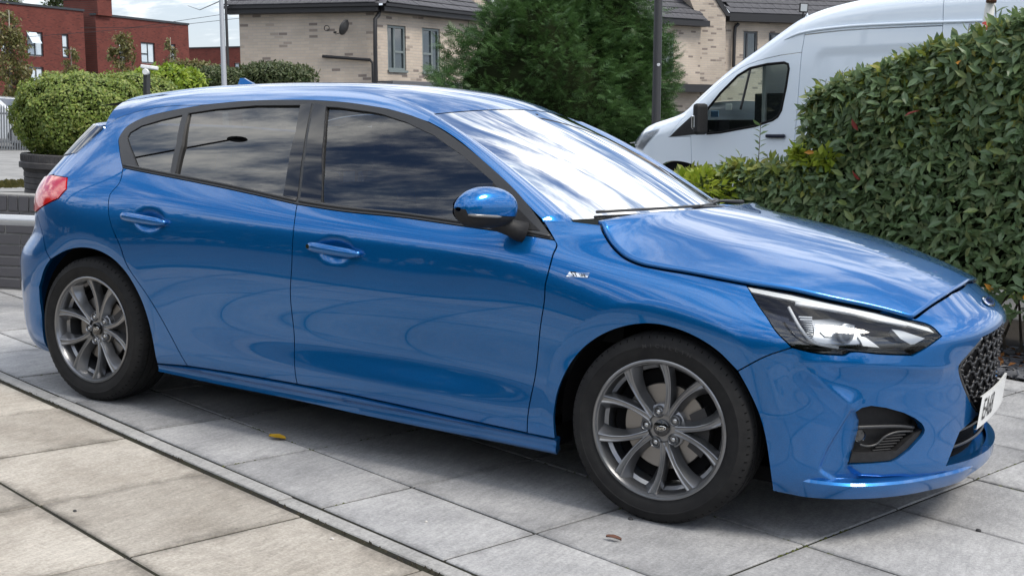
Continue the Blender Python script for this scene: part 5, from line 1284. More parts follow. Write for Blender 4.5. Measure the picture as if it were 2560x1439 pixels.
def wall_with_holes(x0, x1, y0, y1, holes, t=.25):
    """flat wall in local x, y with rectangular openings and reveals"""
    m = MB(); xs = sorted({x0, x1, *[h[0] for h in holes], *[h[1] for h in holes]}); ys = sorted({y0, y1, *[h[2] for h in holes], *[h[3] for h in holes]})
    for i in range(len(xs) - 1):
        for j in range(len(ys) - 1):
            cx, cy = (xs[i] + xs[i + 1]) / 2, (ys[j] + ys[j + 1]) / 2
            if any(h[0] < cx < h[1] and h[2] < cy < h[3] for h in holes): continue
            m.add([(xs[i], ys[j], 0), (xs[i + 1], ys[j], 0), (xs[i + 1], ys[j + 1], 0), (xs[i], ys[j + 1], 0)], [(0, 1, 2, 3)])
    for (a, b, c, d) in holes:
        for q in (((a, c), (a, d)), ((a, d), (b, d)), ((b, d), (b, c)), ((b, c), (a, c))):
            (p, r), (u, v) = q; m.add([(p, r, 0), (u, v, 0), (u, v, -t), (p, r, -t)], [(0, 1, 2, 3)])
    for (p, r), (u, v) in (((x0, y0), (x0, y1)), ((x1, y1), (x1, y0)), ((x0, y1), (x1, y1))): m.add([(p, r, 0), (u, v, 0), (u, v, -3.0), (p, r, -3.0)], [(0, 1, 2, 3)])
    return m
def window(H, fac, a0, a1, b0, b1, muls=(), trans=(), frame=.05, depth=-.09, fm=None, pm=None, sill=True, blind=0):
    fm = fm or M_FRAME; pm = pm or M_PANE
    fr = MB()
    for (x0, x1, y0, y1) in [(a0, a0 + frame, b0, b1), (a1 - frame, a1, b0, b1), (a0 + frame, a1 - frame, b0, b0 + frame), (a0 + frame, a1 - frame, b1 - frame, b1)] \
        + [(m - frame * .5, m + frame * .5, b0 + frame, b1 - frame) for m in muls] + [(x0 + .0, x1, y - frame * .5, y + frame * .5) for (x0, x1, y) in trans]:
        fr.box(x0, x1, y0, y1, depth, depth + .06)
    w = H.part(fr, 'window', fm, fac)
    p = MB(); p.box(a0 + .01, a1 - .01, b0 + .01, b1 - .01, depth + .012, depth + .022); H.part(p, 'pane', pm, parent=w)
    if blind:
        c = MB(); c.box(a0 + .06, a0 + .06 + (a1 - a0) * blind, b0 + .05, b1 - .05, depth - .05, depth - .045); H.part(c, 'blind', M_BLIND, parent=w)
    if sill:
        s = MB(); s.box(a0 - .03, a1 + .03, b0 - .06, b0 - .003, depth + .06, .05); H.part(s, 'sill', fm, parent=w)
    return w
def tiles(H, name, fac, p00, p10, p01, rows, cols, m, parent=None):
    """lapped roof tiles: p00 eaves start, p10 eaves end, p01 up the slope (local vectors of fac)"""
    p00, p10, p01 = map(Vector, (p00, p10, p01)); ex = (p10 - p00) / cols; ey = (p01 - p00) / rows; n = ex.cross(ey).normalized()
    if n.y < 0: n = -n
    tile = None
    for r in range(rows):
        for c in range(cols):
            base = p00 + ex * (c + (.5 if r % 2 else 0)) + ey * r
            mb = MB(); g = .06
            if tile is None:
                v = [ex * .015 + n * .035, ex * .985 + n * .035, ex * .985 + ey * 1.25 + n * .008, ex * .015 + ey * 1.25 + n * .008]; v2 = [q - n * .025 for q in v]
                mb.add(v + v2, [(0, 1, 2, 3), (0, 4, 5, 1), (1, 5, 6, 2), (3, 7, 4, 0), (7, 6, 5, 4)]); o = mb.obj('roof_tile', m); tile = o
            else: o = tile.copy(); COL.objects.link(o)
            o.parent = H.e; o.matrix_local = H.Mi @ fac.M @ Matrix.Translation(base + n * rnd.uniform(-.003, .003))
def span(fac, u0, v0, u1, v1): a = fac.ab(u0, v0); b = fac.ab(u1, v1); return a[0], b[0], a[1], b[1]
# ------------------------------------------------------------------ buff brick house with the two tall windows
fA1 = between(598, 30, 30.5, 942, 36, 30.0); fA2 = between(942, 30, 30.0, 1188, 46, 33.2)
HA = House('buff_brick_house', fA1, 'buff brick house with two tall grey windows and a satellite dish')
a0, a1 = fA1.ab(597, 30)[0], fA1.ab(942, 30)[0]; be = fA1.ab(770, 32)[1]; bb = fA1.ab(770, 330)[1]
HA.part(wall_with_holes(a0, a1, bb, be, []), 'wall', M_BUFF, fA1)
c0, c1_ = fA2.ab(942, 30)[0], fA2.ab(1192, 46)[0]; ce = fA2.ab(1060, 40)[1]; cbm = fA2.ab(1060, 340)[1]
def rect(fac, u0, v0, u1, v1): p = fac.ab(u0, v0); q = fac.ab(u1, v1); return min(p[0], q[0]), max(p[0], q[0]), min(p[1], q[1]), max(p[1], q[1])
w1r = rect(fA2, 968, 62, 1016, 178); w2r = rect(fA2, 1055, 69, 1101, 183)
HA.part(wall_with_holes(c0, c1_, cbm, ce, [w1r, w2r]), 'wall', M_BUFF, fA2)
for (r, ml) in ((w1r, .40), (w2r, .58)):
    mx_ = r[0] + (r[1] - r[0]) * ml; by = r[2] + (r[3] - r[2]) * .42
    seg = (mx_, r[1] - .05, by) if ml < .5 else (r[0] + .05, mx_, by)
    window(HA, fA2, r[0] + .012, r[1] - .012, r[2] + .012, r[3] - .012, (mx_,), (seg,), .055, blind=.3 if ml < .5 else .2)
# eaves: fascia, gutter, tiles
m = MB(); m.box(a0 - .25, a1 + .1, be - .02, be + .12, .0, .30); m.box(a0 - .25, a1 + .12, be + .10, be + .17, .24, .36); HA.part(m, 'fascia', M_FASC, fA1)
m = MB(); m.box(c0 - .05, c1_ + .12, ce - .02, ce + .12, .0, .30); m.box(c0 - .05, c1_ + .14, ce + .10, ce + .17, .24, .36); HA.part(m, 'fascia', M_FASC, fA2)
tiles(HA, 'roof', fA1, (a0 - .25, be + .17, .36), (a1 + .05, be + .17, .36), (a0 - .25, be + .72, -.65), 4, 24, M_TILE)
tiles(HA, 'roof', fA2, (c0 + .05, ce + .17, .36), (c1_ + .1, ce + .17, .36), (c0 + .05, ce + .95, -.85), 5, 18, M_TILE)
m = MB(); m.add([(a0 - .2, be + .16, .3), (a1 + .3, be + .16, .3), (a1 + .3, be + 1.6, -2.6), (a0 + .9, be + 1.6, -2.6)], [(0, 1, 2, 3)]); HA.part(m, 'roof_deck', M_TILE, fA1)
m = MB(); m.add([(c0 - .1, ce + .16, .3), (c1_ + .1, ce + .16, .3), (c1_ + .1, ce + 1.8, -2.6), (c0 - .1, ce + 1.8, -2.6)], [(0, 1, 2, 3)]); HA.part(m, 'roof_deck', M_TILE, fA2)
# downpipe, waste pipe, vent, cable coil, porch ledge
def pipe(H, fac, pts, r, name, m, off=.07):
    P = [(*fac.ab(u, v, off), off) for u, v in pts]; mb = MB().tube(P, r, 10); return H.part(mb, name, m, fac)
for o in (pipe(HA, fA2, [(949, 30), (946, 38), (938, 48), (938, 120), (940, 208)], .05, 'downpipe', M_FASC, .1), pipe(HA, fA1, [(806, 141), (925, 150), (932, 158), (933, 207)], .038, 'waste_pipe', M_FASC)): sharp(o.data, 40)
vp = fA1.ab(817, 71); m = MB().lathe([(0, -.02), (.055, -.02), (.06, .012), (.072, .012), (.072, 0)], 20, 'Z', (vp[0], vp[1], .0)); HA.part(m, 'vent', M_FASC, fA1)
cpv = fA2.ab(1168, 82); m = MB().tube([(cpv[0] + .12 * math.cos(t), cpv[1] + .12 * math.sin(t), .05) for t in np.linspace(0, 2 * PI, 25)], .02, 6, False); m.tube([(cpv[0], cpv[1] + .12, .04), (cpv[0] + .02, ce, .04)], .008, 5); HA.part(m, 'cable_coil', M_FASC, fA2)
lr = rect(fA2, 944, 203, 1118, 222); m = MB(); m.box(lr[0], lr[1], lr[2], lr[3], 0, .5); HA.part(m, 'porch_ledge', mat('lead_grey', (.10, .105, .115), .6), fA2)
# satellite dish is a thing hanging on the wall
dp = fA1.ab(868, 71); dish = empty('satellite_dish', (0, 0, 0)); dish.matrix_world = fA1.M @ Matrix.Translation((dp[0], dp[1], .25)); tag(dish, 'small dark satellite dish on the buff brick house wall', 'satellite dish')
dsh = MB(); dsh.lathe([(.0, .05), (.12, .03), (.19, -.012), (.20, -.012), (.125, .02), (0, .038)], 28, 'X'); o = dsh.obj('dish', mat('dark_mesh_dish', (.045, .047, .05), .6), dish, True); o.rotation_euler = (0, R_(-15), R_(-22))
MB().tube([(0, -.02, -.25), (0, -.06, -.12), (.02, 0, 0)], .014, 6).obj('bracket', M_FASC, dish, True); MB().tube([(0, -.1, .0), (-.22, -.16, .02), (-.25, -.12, .02)], .010, 6).tube([(-.27, -.12, .02), (-.20, -.11, .02)], .022, 8).obj('receiver_arm', M_FASC, dish, True)
# ------------------------------------------------------------------ next houses of the terrace
fB = between(1236, 36, 36.0, 1752, 60, 41.0); HB = House('terraced_house', fB, 'buff brick terraced house behind the conifer with a dark tiled roof')
b0_, b1_ = fB.ab(1236, 36)[0], fB.ab(1752, 60)[0]; eb = fB.ab(1500, 52)[1]; bl = fB.ab(1500, 330)[1]; wB = rect(fB, 1650, 82, 1684, 187)
HB.part(wall_with_holes(b0_, b1_, bl, eb, [wB]), 'wall', M_BUFF, fB); window(HB, fB, wB[0] + .012, wB[1] - .012, wB[2] + .012, wB[3] - .012, (wB[0] + (wB[1] - wB[0]) * .55,), (), .05, blind=.5)
m = MB(); m.box(b0_, b1_ + .1, eb - .02, eb + .17, 0, .34); HB.part(m, 'fascia', M_FASC, fB)
tiles(HB, 'roof', fB, (b0_, eb + .17, .36), (b1_ - .1, eb + .17, .36), (b0_, eb + 1.6, -1.6), 7, 36, M_TILE)
m = MB(); m.add([(b0_, eb + .15, .3), (b1_ + .1, eb + .15, .3), (b1_ + .1, eb + 2.6, -2.8), (b0_, eb + 2.6, -2.8)], [(0, 1, 2, 3)]); HB.part(m, 'roof_deck', M_TILE, fB)
def gable(H, fac, us, name='gable_wall', c=.0, depth=3.0, verge=True):
    """brick gable standing proud; us: pixel outline"""
    P = [fac.ab(u, v, c) for u, v in us]; m = MB(); m.prism([(p[0], p[1], c) for p in P], (0, 0, -depth)); H.part(m, name, M_BUFF, fac)
gable(HB, fB, [(1150, 330), (1150, -30), (1198, -26), (1234, 36), (1234, 330)], c=.6)
m = MB(); p, q = fB.ab(1200, -26, .62), fB.ab(1235, 36, .62); m.prism([(p[0], p[1], .64), (q[0], q[1], .64), (q[0] + .16, q[1] - .02, .64), (p[0] + .16, p[1] + .02, .64)], (0, 0, -.9)); HB.part(m, 'verge_board', M_FASC, fB)
lr = rect(fB, 1650, 211, 1762, 232); m = MB(); m.box(lr[0], lr[1], lr[2], lr[3], 0, .6); HB.part(m, 'porch_ledge', M_FASC, fB)
fC = between(1815, 52, 42.0, 2060, 56, 43.5); HC = House('terraced_house', fC, 'buff brick terraced house behind the white van with a black downpipe')
d0, d1 = fC.ab(1815, 52)[0], fC.ab(2060, 56)[0] + 4; ec = fC.ab(1900, 54)[1]; dl = fC.ab(1900, 340)[1]
wC = rect(fC, 1859, 78, 1893, 150); wC2 = rect(fC, 1922, 82, 1950, 150)
HC.part(wall_with_holes(d0, d1, dl, ec, [wC, wC2]), 'wall', M_BUFF, fC)
for w in (wC, wC2): window(HC, fC, w[0] + .012, w[1] - .012, w[2] + .012, w[3] - .012, (w[0] + (w[1] - w[0]) * .3,), (), .06, fm=mat('dark_grey_frame', (.07, .075, .08), .5))
m = MB(); m.box(d0 - .1, d1, ec - .05, ec + .22, 0, .4); HC.part(m, 'fascia', M_FASC, fC)
tiles(HC, 'roof', fC, (d0 - .1, ec + .22, .4), (d1, ec + .22, .4), (d0 - .1, ec + 1.2, -.9), 5, 26, M_TILE)
m = MB(); m.add([(d0, ec + .2, .3), (d1, ec + .2, .3), (d1, ec + 2.6, -2.8), (d0, ec + 2.6, -2.8)], [(0, 1, 2, 3)]); HC.part(m, 'roof_deck', M_TILE, fC)
gable(HC, fC, [(1742, 330), (1742, 40), (1712, -30), (1778, -20), (1814, 36), (1814, 330)], c=.5)
m = MB(); p, q = fC.ab(1776, -20, .52), fC.ab(1815, 40, .52); m.prism([(p[0], p[1], .54), (q[0], q[1], .54), (q[0] + .2, q[1] - .02, .54), (p[0] + .2, p[1] + .02, .54)], (0, 0, -.9)); HC.part(m, 'verge_board', M_FASC, fC)
o = pipe(HC, fC, [(1846, 60), (1838, 68), (1836, 90), (1834, 168)], .06, 'downpipe', M_FASC, .12); sharp(o.data, 40)
fD = between(1985, -60, 50, 2300, -60, 50); HD = House('terraced_house', fD, 'buff gable end rising behind the roof of the white van')
r = rect(fD, 1960, -80, 2140, 60); m = MB(); m.box(r[0], r[1], r[2], r[3], -3, 0); HD.part(m, 'wall', M_BUFF, fD)
m = MB(); p, q, s_ = fD.ab(1930, -14, .1), fD.ab(2062, 14, .1), fD.ab(2140, -40, .1); m.prism([(p[0], p[1], .1), (q[0], q[1], .1), (s_[0], s_[1] + .3, .1), (p[0], p[1] + 2.0, .1)], (0, 0, .3)); HD.part(m, 'roof', M_TILE, fD)
# floodlights on a pole behind the van
flp = Vector(atd(2009, 20, 24)); fl2 = empty('floodlight', flp); tag(fl2, 'square black floodlight above the front of the white van', 'floodlight')
q = Matrix.Rotation(R_(30.5), 4, 'Z'); m = MB(); m.box(-.085, .085, -.03, .03, -.09, .09, q); m.obj('housing', M_FASC, fl2, bevel=.006); m = MB(); m.box(-.065, .065, -.036, -.031, -.07, .07, q); m.obj('lens', mat('flood_lens', (.45, .48, .5), .2), fl2)
m = MB(); m.tube([(0, 0, -.09), (0, 0, -.6), (0, 0, -5.0)], .02, 6); m.obj('stem', M_FASC, fl2)
# ------------------------------------------------------------------ red brick flats, far left
def red_block(name, label, u0, v0, D0, u1, v1, D1, vb, wins, coping=.25):
    f = between(u0, v0, D0, u1, v1, D1); H = House(name, f, label, 'building'); x0, x1 = 0.0, f.ab(u1, v1)[0]; y0 = f.ab(u0, vb)[1]
    hs = [rect(f, *w[:4]) for w in wins]; H.part(wall_with_holes(x0, x1, y0, 0, hs, .3), 'wall', M_RED, f)
    for h, w in zip(hs, wins):
        k = w[4]; mul = {2: (h[0] + (h[1] - h[0]) * .52,), 1: ()}[k]; tr = [(h[0] + .1, (mul[0] if mul else h[1] - .1), h[2] + (h[3] - h[2]) * .45)]
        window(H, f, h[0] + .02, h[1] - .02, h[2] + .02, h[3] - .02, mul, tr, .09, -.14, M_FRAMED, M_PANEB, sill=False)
    m = MB(); m.box(x0 - .05, x1 + .05, 0, coping * .6, -.5, .08); H.part(m, 'coping', M_FRAMED, f)
    return H, f
R1, fR1 = red_block('red_brick_flats', 'red brick flat-roofed block at the far left with an open window', -60, 2, 80, 208, 31, 88, 330, [(66, 78, 110, 142, 2), (154, 85, 174, 146, 1), (0, 75, 18, 140, 1), (72, 167, 113, 240, 2)])
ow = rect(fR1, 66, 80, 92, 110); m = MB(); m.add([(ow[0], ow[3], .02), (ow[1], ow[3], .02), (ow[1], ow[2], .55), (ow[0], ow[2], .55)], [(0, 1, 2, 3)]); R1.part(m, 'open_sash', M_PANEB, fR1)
fR2 = between(208, 48, 90.5, 247, 51, 91.5); x1 = fR2.ab(247, 51)[0]; Rr = rect(fR2, 209, 94, 244, 153)
R2 = House('timber_clad_link', fR2, 'grey brown boarded link with a tall window between the red brick blocks', 'building')
m = wall_with_holes(0, x1, fR2.ab(208, 330)[1], 0, [Rr]); R2.part(m, 'wall', mat('link_back', (.10, .085, .075), .8), fR2)
nb = 9; bt = 0; lo = Rr[3]; 
for i in range(6):
    m = MB(); y = lo + (0 - lo) * i / 6; m.box(.0, x1, y + .03, y + (0 - lo) / 6 - .03, 0, .06); R2.part(m, 'cladding_board', noisy('weathered_board', (.17, .14, .12), (.24, .20, .17), 2, .8), fR2)
lo2 = fR2.ab(220, 178)[1]; hi2 = Rr[2]
for i in range(3):
    m = MB(); y = lo2 + (hi2 - lo2) * i / 3; m.box(0, x1, y + .03, y + (hi2 - lo2) / 3 - .03, 0, .06); R2.part(m, 'cladding_board', MATS['weathered_board'], fR2)
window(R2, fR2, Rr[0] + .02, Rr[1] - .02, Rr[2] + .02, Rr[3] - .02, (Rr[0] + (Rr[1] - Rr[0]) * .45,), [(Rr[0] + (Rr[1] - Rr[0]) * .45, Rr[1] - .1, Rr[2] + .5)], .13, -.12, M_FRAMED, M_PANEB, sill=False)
R3, fR3 = red_block('red_brick_flats', 'second red brick block with a raised corner left of the lamp post', 238, 38, 89.5, 470, 54, 99, 330, [(297, 100, 315, 160, 1), (352, 105, 389, 160, 2), (424, 110, 441, 166, 1)])
r = rect(fR3, 238, 30, 274, 38); m = MB(); m.box(0, fR3.ab(274, 38)[0], .0, 1.2, -3, .25); R3.part(m, 'corner_parapet', M_RED, fR3); m = MB(); m.box(-.05, fR3.ab(274, 38)[0] + .05, 1.2, 1.4, -3, .30); R3.part(m, 'parapet_coping', M_FRAMED, fR3)
R4, fR4 = red_block('red_brick_flats', 'low far red brick range seen between the second block and the buff house', 472, 122, 120, 640, 114, 118, 330, [(585, 158, 599, 182, 1), (545, 160, 560, 184, 1)], .2)
# ================================================================== white van behind the hedge
fV = Fac(Vector(gp(-2.59, 6.55)), Vector((SE[0], SE[1], 0)))
M_VAN = mat('white_van_paint', (.76, .84, .92), .22, 0, 1.0, spec=.5)
van = empty('white_van', (0, 0, 0)); van.matrix_world = Matrix.Translation(fV.w(0, 0)); tag(van, 'tall white panel van parked behind the hedge, facing left', 'van')
vsil = [np.array(fV.ab(*p)) for p in crom([(1560, 420), (1564, 380), (1574, 351), (1598, 326), (1630, 310), (1670, 297), (1700, 286), (1714, 277), (1734, 257), (1784, 210), (1834, 168), (1902, 119), (1952, 82), (2002, 48), (2053, 26), (2120, 7), (2200, -8), (2320, -22), (2600, -42), (2900, -62)], 5)]
VPX = crom([(1560, 420), (1564, 380), (1574, 351), (1598, 326), (1630, 310), (1670, 297), (1700, 286), (1714, 277), (1734, 257), (1784, 210), (1834, 168), (1902, 119), (1952, 82), (2002, 48), (2053, 26), (2120, 7), (2200, -8), (2320, -22), (2600, -42), (2900, -62)], 5)
vs = np.array(vsil); VA0 = vs[:, 0].min(); VTOP = vs[:, 1].max()
def vc(a, b):
    """inset of the van side from the plane of its widest line"""
    c = -.055 * np.clip((b - 1.25) / 1.0, 0, 2)**1.6 - .03 * np.clip((.9 - b) / .6, 0, 1)**2
    c = c - .22 * np.clip((.55 - (a - VA0)) / .55, 0, 1)**2.2 - .05 * np.clip((1.5 - (a - VA0)) / 1.5, 0, 1)**2
    d = np.full(len(a), 9.0)
    for i in range(len(vs) - 1):
        p, q = vs[i], vs[i + 1]; pq = q - p; t = np.clip(((a - p[0]) * pq[0] + (b - p[1]) * pq[1]) / max(pq @ pq, 1e-9), 0, 1); d = np.minimum(d, np.hypot(a - p[0] - t * pq[0], b - p[1] - t * pq[1]))
    c = c - .10 * np.clip(1 - d / .16, 0, 1)**2.2
    # swage along the roof line and pressed panel
    return c
def vpt(V, off=0.0):
    V = np.asarray(V, float).reshape(-1, 2); c = vc(V[:, 0], V[:, 1]) + off; Mn = np.array(fV.M); P = np.stack([V[:, 0], V[:, 1], c, np.ones(len(V))], 1) @ Mn.T; return P[:, :3]
_vmemo = {}
def vab(*pts): # pixels -> (a, b) allowing for the inset
    if pts in _vmemo: return [q.copy() for q in _vmemo[pts]]
    r = _vab(pts); _vmemo[pts] = r; return [q.copy() for q in r]
def _vab(pts):
    o = np.array(fV.Mi @ Vector(CAM_POS)); D = np.array([fV.Mi.to_3x3() @ Vector(ray(u, v)) for u, v in pts]); c = np.zeros(len(D))
    for _ in range(26): P = o + D * ((c - o[2]) / D[:, 2])[:, None]; c = .5 * c + .5 * vc(P[:, 0], P[:, 1])
    P = o + D * ((c - o[2]) / D[:, 2])[:, None]; return [P[i, :2].copy() for i in range(len(P))]
for _k in range(3):
    vsil = _vab([(p[0], p[1]) for p in VPX]); vs = np.array(vsil); VA0 = vs[:, 0].min()
def vcur(pts, n=5): return crom(vab(*pts), n)
def vpanel(name, m, parent, outer, holes=(), gap=.003, off=0.0, depth=.02, h=.03, disp=None):
    V, F, loops = trim2d(inset(outer, gap), [inset(q, -gap) for q in holes], h); d = off if disp is None else disp(V) + off
    e = 2e-3; a = vpt(V + [e, 0]) - vpt(V - [e, 0]); b = vpt(V + [0, e]) - vpt(V - [0, e]); N = np.cross(a, b); N /= np.linalg.norm(N, axis=1)[:, None]; nz = np.array(fV.M)[:3, 2]
    N = np.where((N @ nz)[:, None] < 0, -N, N); P = vpt(V, d)
    o = shell(name, m, None, P, N, F, loops, depth, cust=N if disp is None else None); o.parent = parent
    if parent is van: o.matrix_parent_inverse = Matrix.Translation(-van.location)
    return o
sil = lambda i0, i1: [v for v in vsil if i0 <= v[0] <= i1]
shut_b = vcur([(2018, 34), (2011, 87), (2004, 134), (1996, 235), (1989, 319), (1984, 383), (1981, 460)])
door_top = vcur([(1735, 262), (1770, 231), (1811, 198), (1868, 163), (1935, 142), (2004, 131)])
door_f = vab((1727, 341), (1728, 403), (1729, 470))
arch = vcur([(1640, 470), (1646, 425), (1660, 409), (1678, 403), (1702, 404), (1729, 411), (1750, 422), (1765, 445), (1772, 470)])
gl = vab((1767, 334), (1762, 300), (1764, 279), (1801, 233), (1845, 189), (1875, 171), (1918, 161), (1960, 157), (1970, 161), (1972, 172), (1965, 218), (1953, 276), (1944, 292), (1932, 300), (1888, 315), (1801, 331))
wing_v = vpanel('front_wing', M_VAN, van, [v for v in vsil if v[0] <= vab((1714, 277))[0][0] + .01] + vab((1735, 262), (1672, 342), (1727, 341)) + [vab((1729, 411))[0]] + [q for q in arch[::-1] if q[0] < vab((1729, 411))[0][0] - .01] + vab((1600, 470), (1562, 440)))
doorv = vpanel('cab_door', M_VAN, van, door_top + [q for q in shut_b if q[1] < vab((2004, 134))[0][1] - .01] + vab((1772, 470)) + [q for q in arch[::-1] if q[0] > vab((1730, 412))[0][0]] + vab((1729, 411), (1727, 341), (1672, 342)), [gl])
cab = vpanel('cab_side', M_VAN, van, [v for v in vsil if vab((1714, 277))[0][0] - .01 < v[0] < vab((2022, 38))[0][0]] + [q for q in shut_b if q[1] > vab((2004, 131))[0][1]] + door_top[::-1])
rearP = vcur([(2362, -14), (2360, 0), (2357, 65), (2353, 108), (2345, 300), (2342, 420)])
def press(V):
    poly = np.array(vab((2020, 420), (2027, 222), (2036, 168), (2043, 141), (2056, 129), (2080, 125), (2338, 115), (2330, 420))); k = inpoly(V, poly); d = np.zeros(len(V)); e = segdist(V, poly); d[k] = -.012 * np.clip(e[k] / .03, 0, 1); return d
sw_ = vcur([(1959, 101), (2002, 83), (2103, 68), (2238, 60), (2449, 53), (2700, 45)])
slide = vpanel('load_door', M_VAN, van, vcur([(2011, 88), (2090, 79), (2170, 73), (2357, 65)]) + [q for q in rearP if q[1] < vab((2357, 66))[0][1]] + vab((1983, 420)) + [q for q in shut_b[::-1] if q[1] < vab((2011, 88))[0][1]], disp=press)
top_side = vpanel('roof_side', M_VAN, van, [v for v in vsil if vab((2018, 36))[0][0] < v[0] < vab((2361, -20))[0][0]] + [q for q in rearP if q[1] > vab((2357, 65))[0][1]] + vcur([(2357, 64), (2170, 72), (2090, 78), (2011, 87)]) + vab((2017, 42)))
rear_side = vpanel('rear_side', M_VAN, van, [v for v in vsil if v[0] > vab((2364, -20))[0][0]] + [np.array([vs[-1, 0], .4])] + vab((2342, 420)) + rearP[::-1], h=.05)
# swage line shown as a rounded step
P = vpt(sw_, .004); o = MB().tube([tuple(p) for p in P], [.001, .004, .008] + [.012] * (len(P) - 3), 8).obj('swage_line', M_VAN, None, True); o.parent = van; o.matrix_parent_inverse = Matrix.Translation(-van.location)
def vchild(o): o.parent = van; o.matrix_parent_inverse = Matrix.Translation(-van.location); return o
# roof, windscreen and bonnet between the two sides
nV = np.array(fV.M)[:3, 2]; rows = []
near = vpt(vsil, 0.0)
for k in np.linspace(0, 1, 9): rows.append(near - nV * (k * 1.80) + np.array(GUP) * (.10 * 4 * k * (1 - k)) * .6)
ws_i = [i for i, v in enumerate(vsil) if vab((1725, 265))[0][0] < v[0] < vab((1945, 86))[0][0]]
RS = np.array(rows); _n, _k, _ = RS.shape; _f = [(i * _k + j, (i + 1) * _k + j, (i + 1) * _k + j + 1, i * _k + j + 1) for i in range(_n - 1) for j in range(_k - 1) if not (1 <= i <= _n - 3 and ws_i[0] <= j < ws_i[-1])]
vchild(mobj('roof_skin', RS.reshape(-1, 3), _f, M_VAN, None, True))
Vf, Ff, _lp = trim2d(np.array(vsil + [np.array([vs[-1, 0], .4]), np.array([VA0 + .3, .4])]), [np.array(gl)], .12); vchild(mobj('far_side', vpt(Vf) - nV * 1.80, Ff, M_VAN))
ws_i = [i for i, v in enumerate(vsil) if vab((1725, 265))[0][0] < v[0] < vab((1945, 86))[0][0]]; wsr = [near[ws_i] - nV * (.12 + k * 1.56) + np.array(GUP) * (.10 * 4 * (k * .87 + .067) * (1 - (k * .87 + .067)) * .6 + .004) + np.array(fV.M.to_3x3() @ Vector((-1, 0, 0))) * .004 for k in np.linspace(0, 1, 7)]

M_VG = glassy('van_glass', (.80, .87, .84), 1.7)
vchild(grid_obj('windscreen', M_VG, None, np.array(wsr)))
vpanel('door_window', M_VG, doorv, gl, h=.06, off=-.012, depth=0, gap=-.006)
for seg in ([(1875, 171), (1862, 225), (1850, 274)],):
    P = vpt(vcur(seg, 4), -.008); MB().tube([tuple(p) for p in P], .012, 6).obj('window_bar', M_TRIM, doorv, True)
P = vpt(crom(gl + gl[:1], 1), -.002); MB().tube([tuple(p) for p in P], .012, 6, False).obj('window_seal', M_SEAL, doorv, True)
vpanel('mirror_triangle', M_PLASTIC, van, vab((1673, 343), (1702, 314), (1734, 285), (1762, 279), (1764, 300), (1768, 334)), off=.004, h=.05)
vpanel('headlight', M_LENS, van, vcur([(1574, 357), (1598, 339), (1622, 328), (1651, 321)]) + vcur([(1643, 333), (1620, 358), (1607, 376)]), off=.004, h=.03, depth=.01)
vpanel('headlight_bowl', M_SILVER, van, vcur([(1578, 357), (1600, 342), (1622, 331), (1647, 324)]) + vcur([(1640, 333), (1618, 357), (1606, 373)]), off=.001, h=.03, depth=.01)
vpanel('wheel_arch', M_DARK, van, arch + vab((1772, 520), (1640, 520)), off=-.03, h=.05)
# mirror, handle
mq = fV.ab(1751, 298, .15); mp = np.array(fV.w(mq[0], mq[1], .15)); e1 = np.array(fV.M)[:3, 0]; up_ = np.array(GUP)
def vbox(name, m, c, sa, sb, sc_, parent, bev=.02):
    o = MB().box(-sa, sa, -sb, sb, -sc_, sc_).obj(name, m, None, bevel=bev); o.matrix_world = Matrix.Translation(Vector(c)) @ fV.M.to_3x3().to_4x4(); Mw = o.matrix_world.copy(); o.parent = parent
    o.matrix_parent_inverse = Matrix.Translation(-van.location) if parent is van else Matrix.Identity(4); o.matrix_basis = Mw; return o
vbox('mirror_housing', M_PLASTIC, mp, .034, .142, .085, van, .03); vbox('mirror_lamp', M_CHROME, mp - e1 * .020 + nV * .065 - up_ * .025, .018, .062, .028, van, .012)
hp = vpt(vab((1941, 340)), .018)[0]; vbox('door_handle', mat('navy_handle', (.008, .012, .03), .3), hp, .098, .016, .014, doorv, .01)
for dx in (0, 3.75):
    c = vpt(vab((1704, 470)))[0] + e1 * dx; c = np.array([c[0], c[1], .36]) - nV * .10; w = MB().lathe([(0, -.03), (.20, -.04), (.22, -.10), (.35, -.10), (.36, 0), (.35, .1), (0, .1)], 32, 'Z'); o = w.obj('wheel', M_TYRE, None, auto=40)
    o.parent = van; o.matrix_parent_inverse = Matrix.Translation(-van.location); o.matrix_basis = Matrix.Translation(Vector(c)) @ fV.M.to_3x3().to_4x4() @ Matrix.Rotation(PI, 4, 'X')
# cab contents glimpsed through the door glass
def vinner(name, m, u, v, c, sa, sb, sc_): q = fV.ab(u, v, c); return vbox(name, m, fV.w(q[0], q[1], c), sa, sb, sc_, van, .01)
vinner('driver_seat', M_SEATF, 1955, 330, -.5, .16, .35, .22); vinner('dash_top', M_CABIN, 1822, 318, -.55, .26, .07, .35); vinner('bulkhead', mat('pale_bulkhead', (.42, .43, .42), .8), 2012, 300, -.95, .02, .55, .70)
vinner('paperwork', mat('blue_card', (.20, .38, .62), .6), 1787, 285, -.35, .045, .03, .004); vinner('paperwork', mat('white_card', (.7, .7, .68), .6), 1822, 268, -.5, .035, .03, .004)
# far cars glimpsed over the bonnet line
def hid_car(u, v, D, col, lab): p = atd(u, v, D); far_car('parked_car', (p[0], p[1], float(p[2]) - 1.46), -Vector((SE[0], SE[1], 0)), col, lab)
hid_car(1566, 304, 13.5, (.010, .010, .012), 'black car parked behind the windscreen edge, left of the white van')
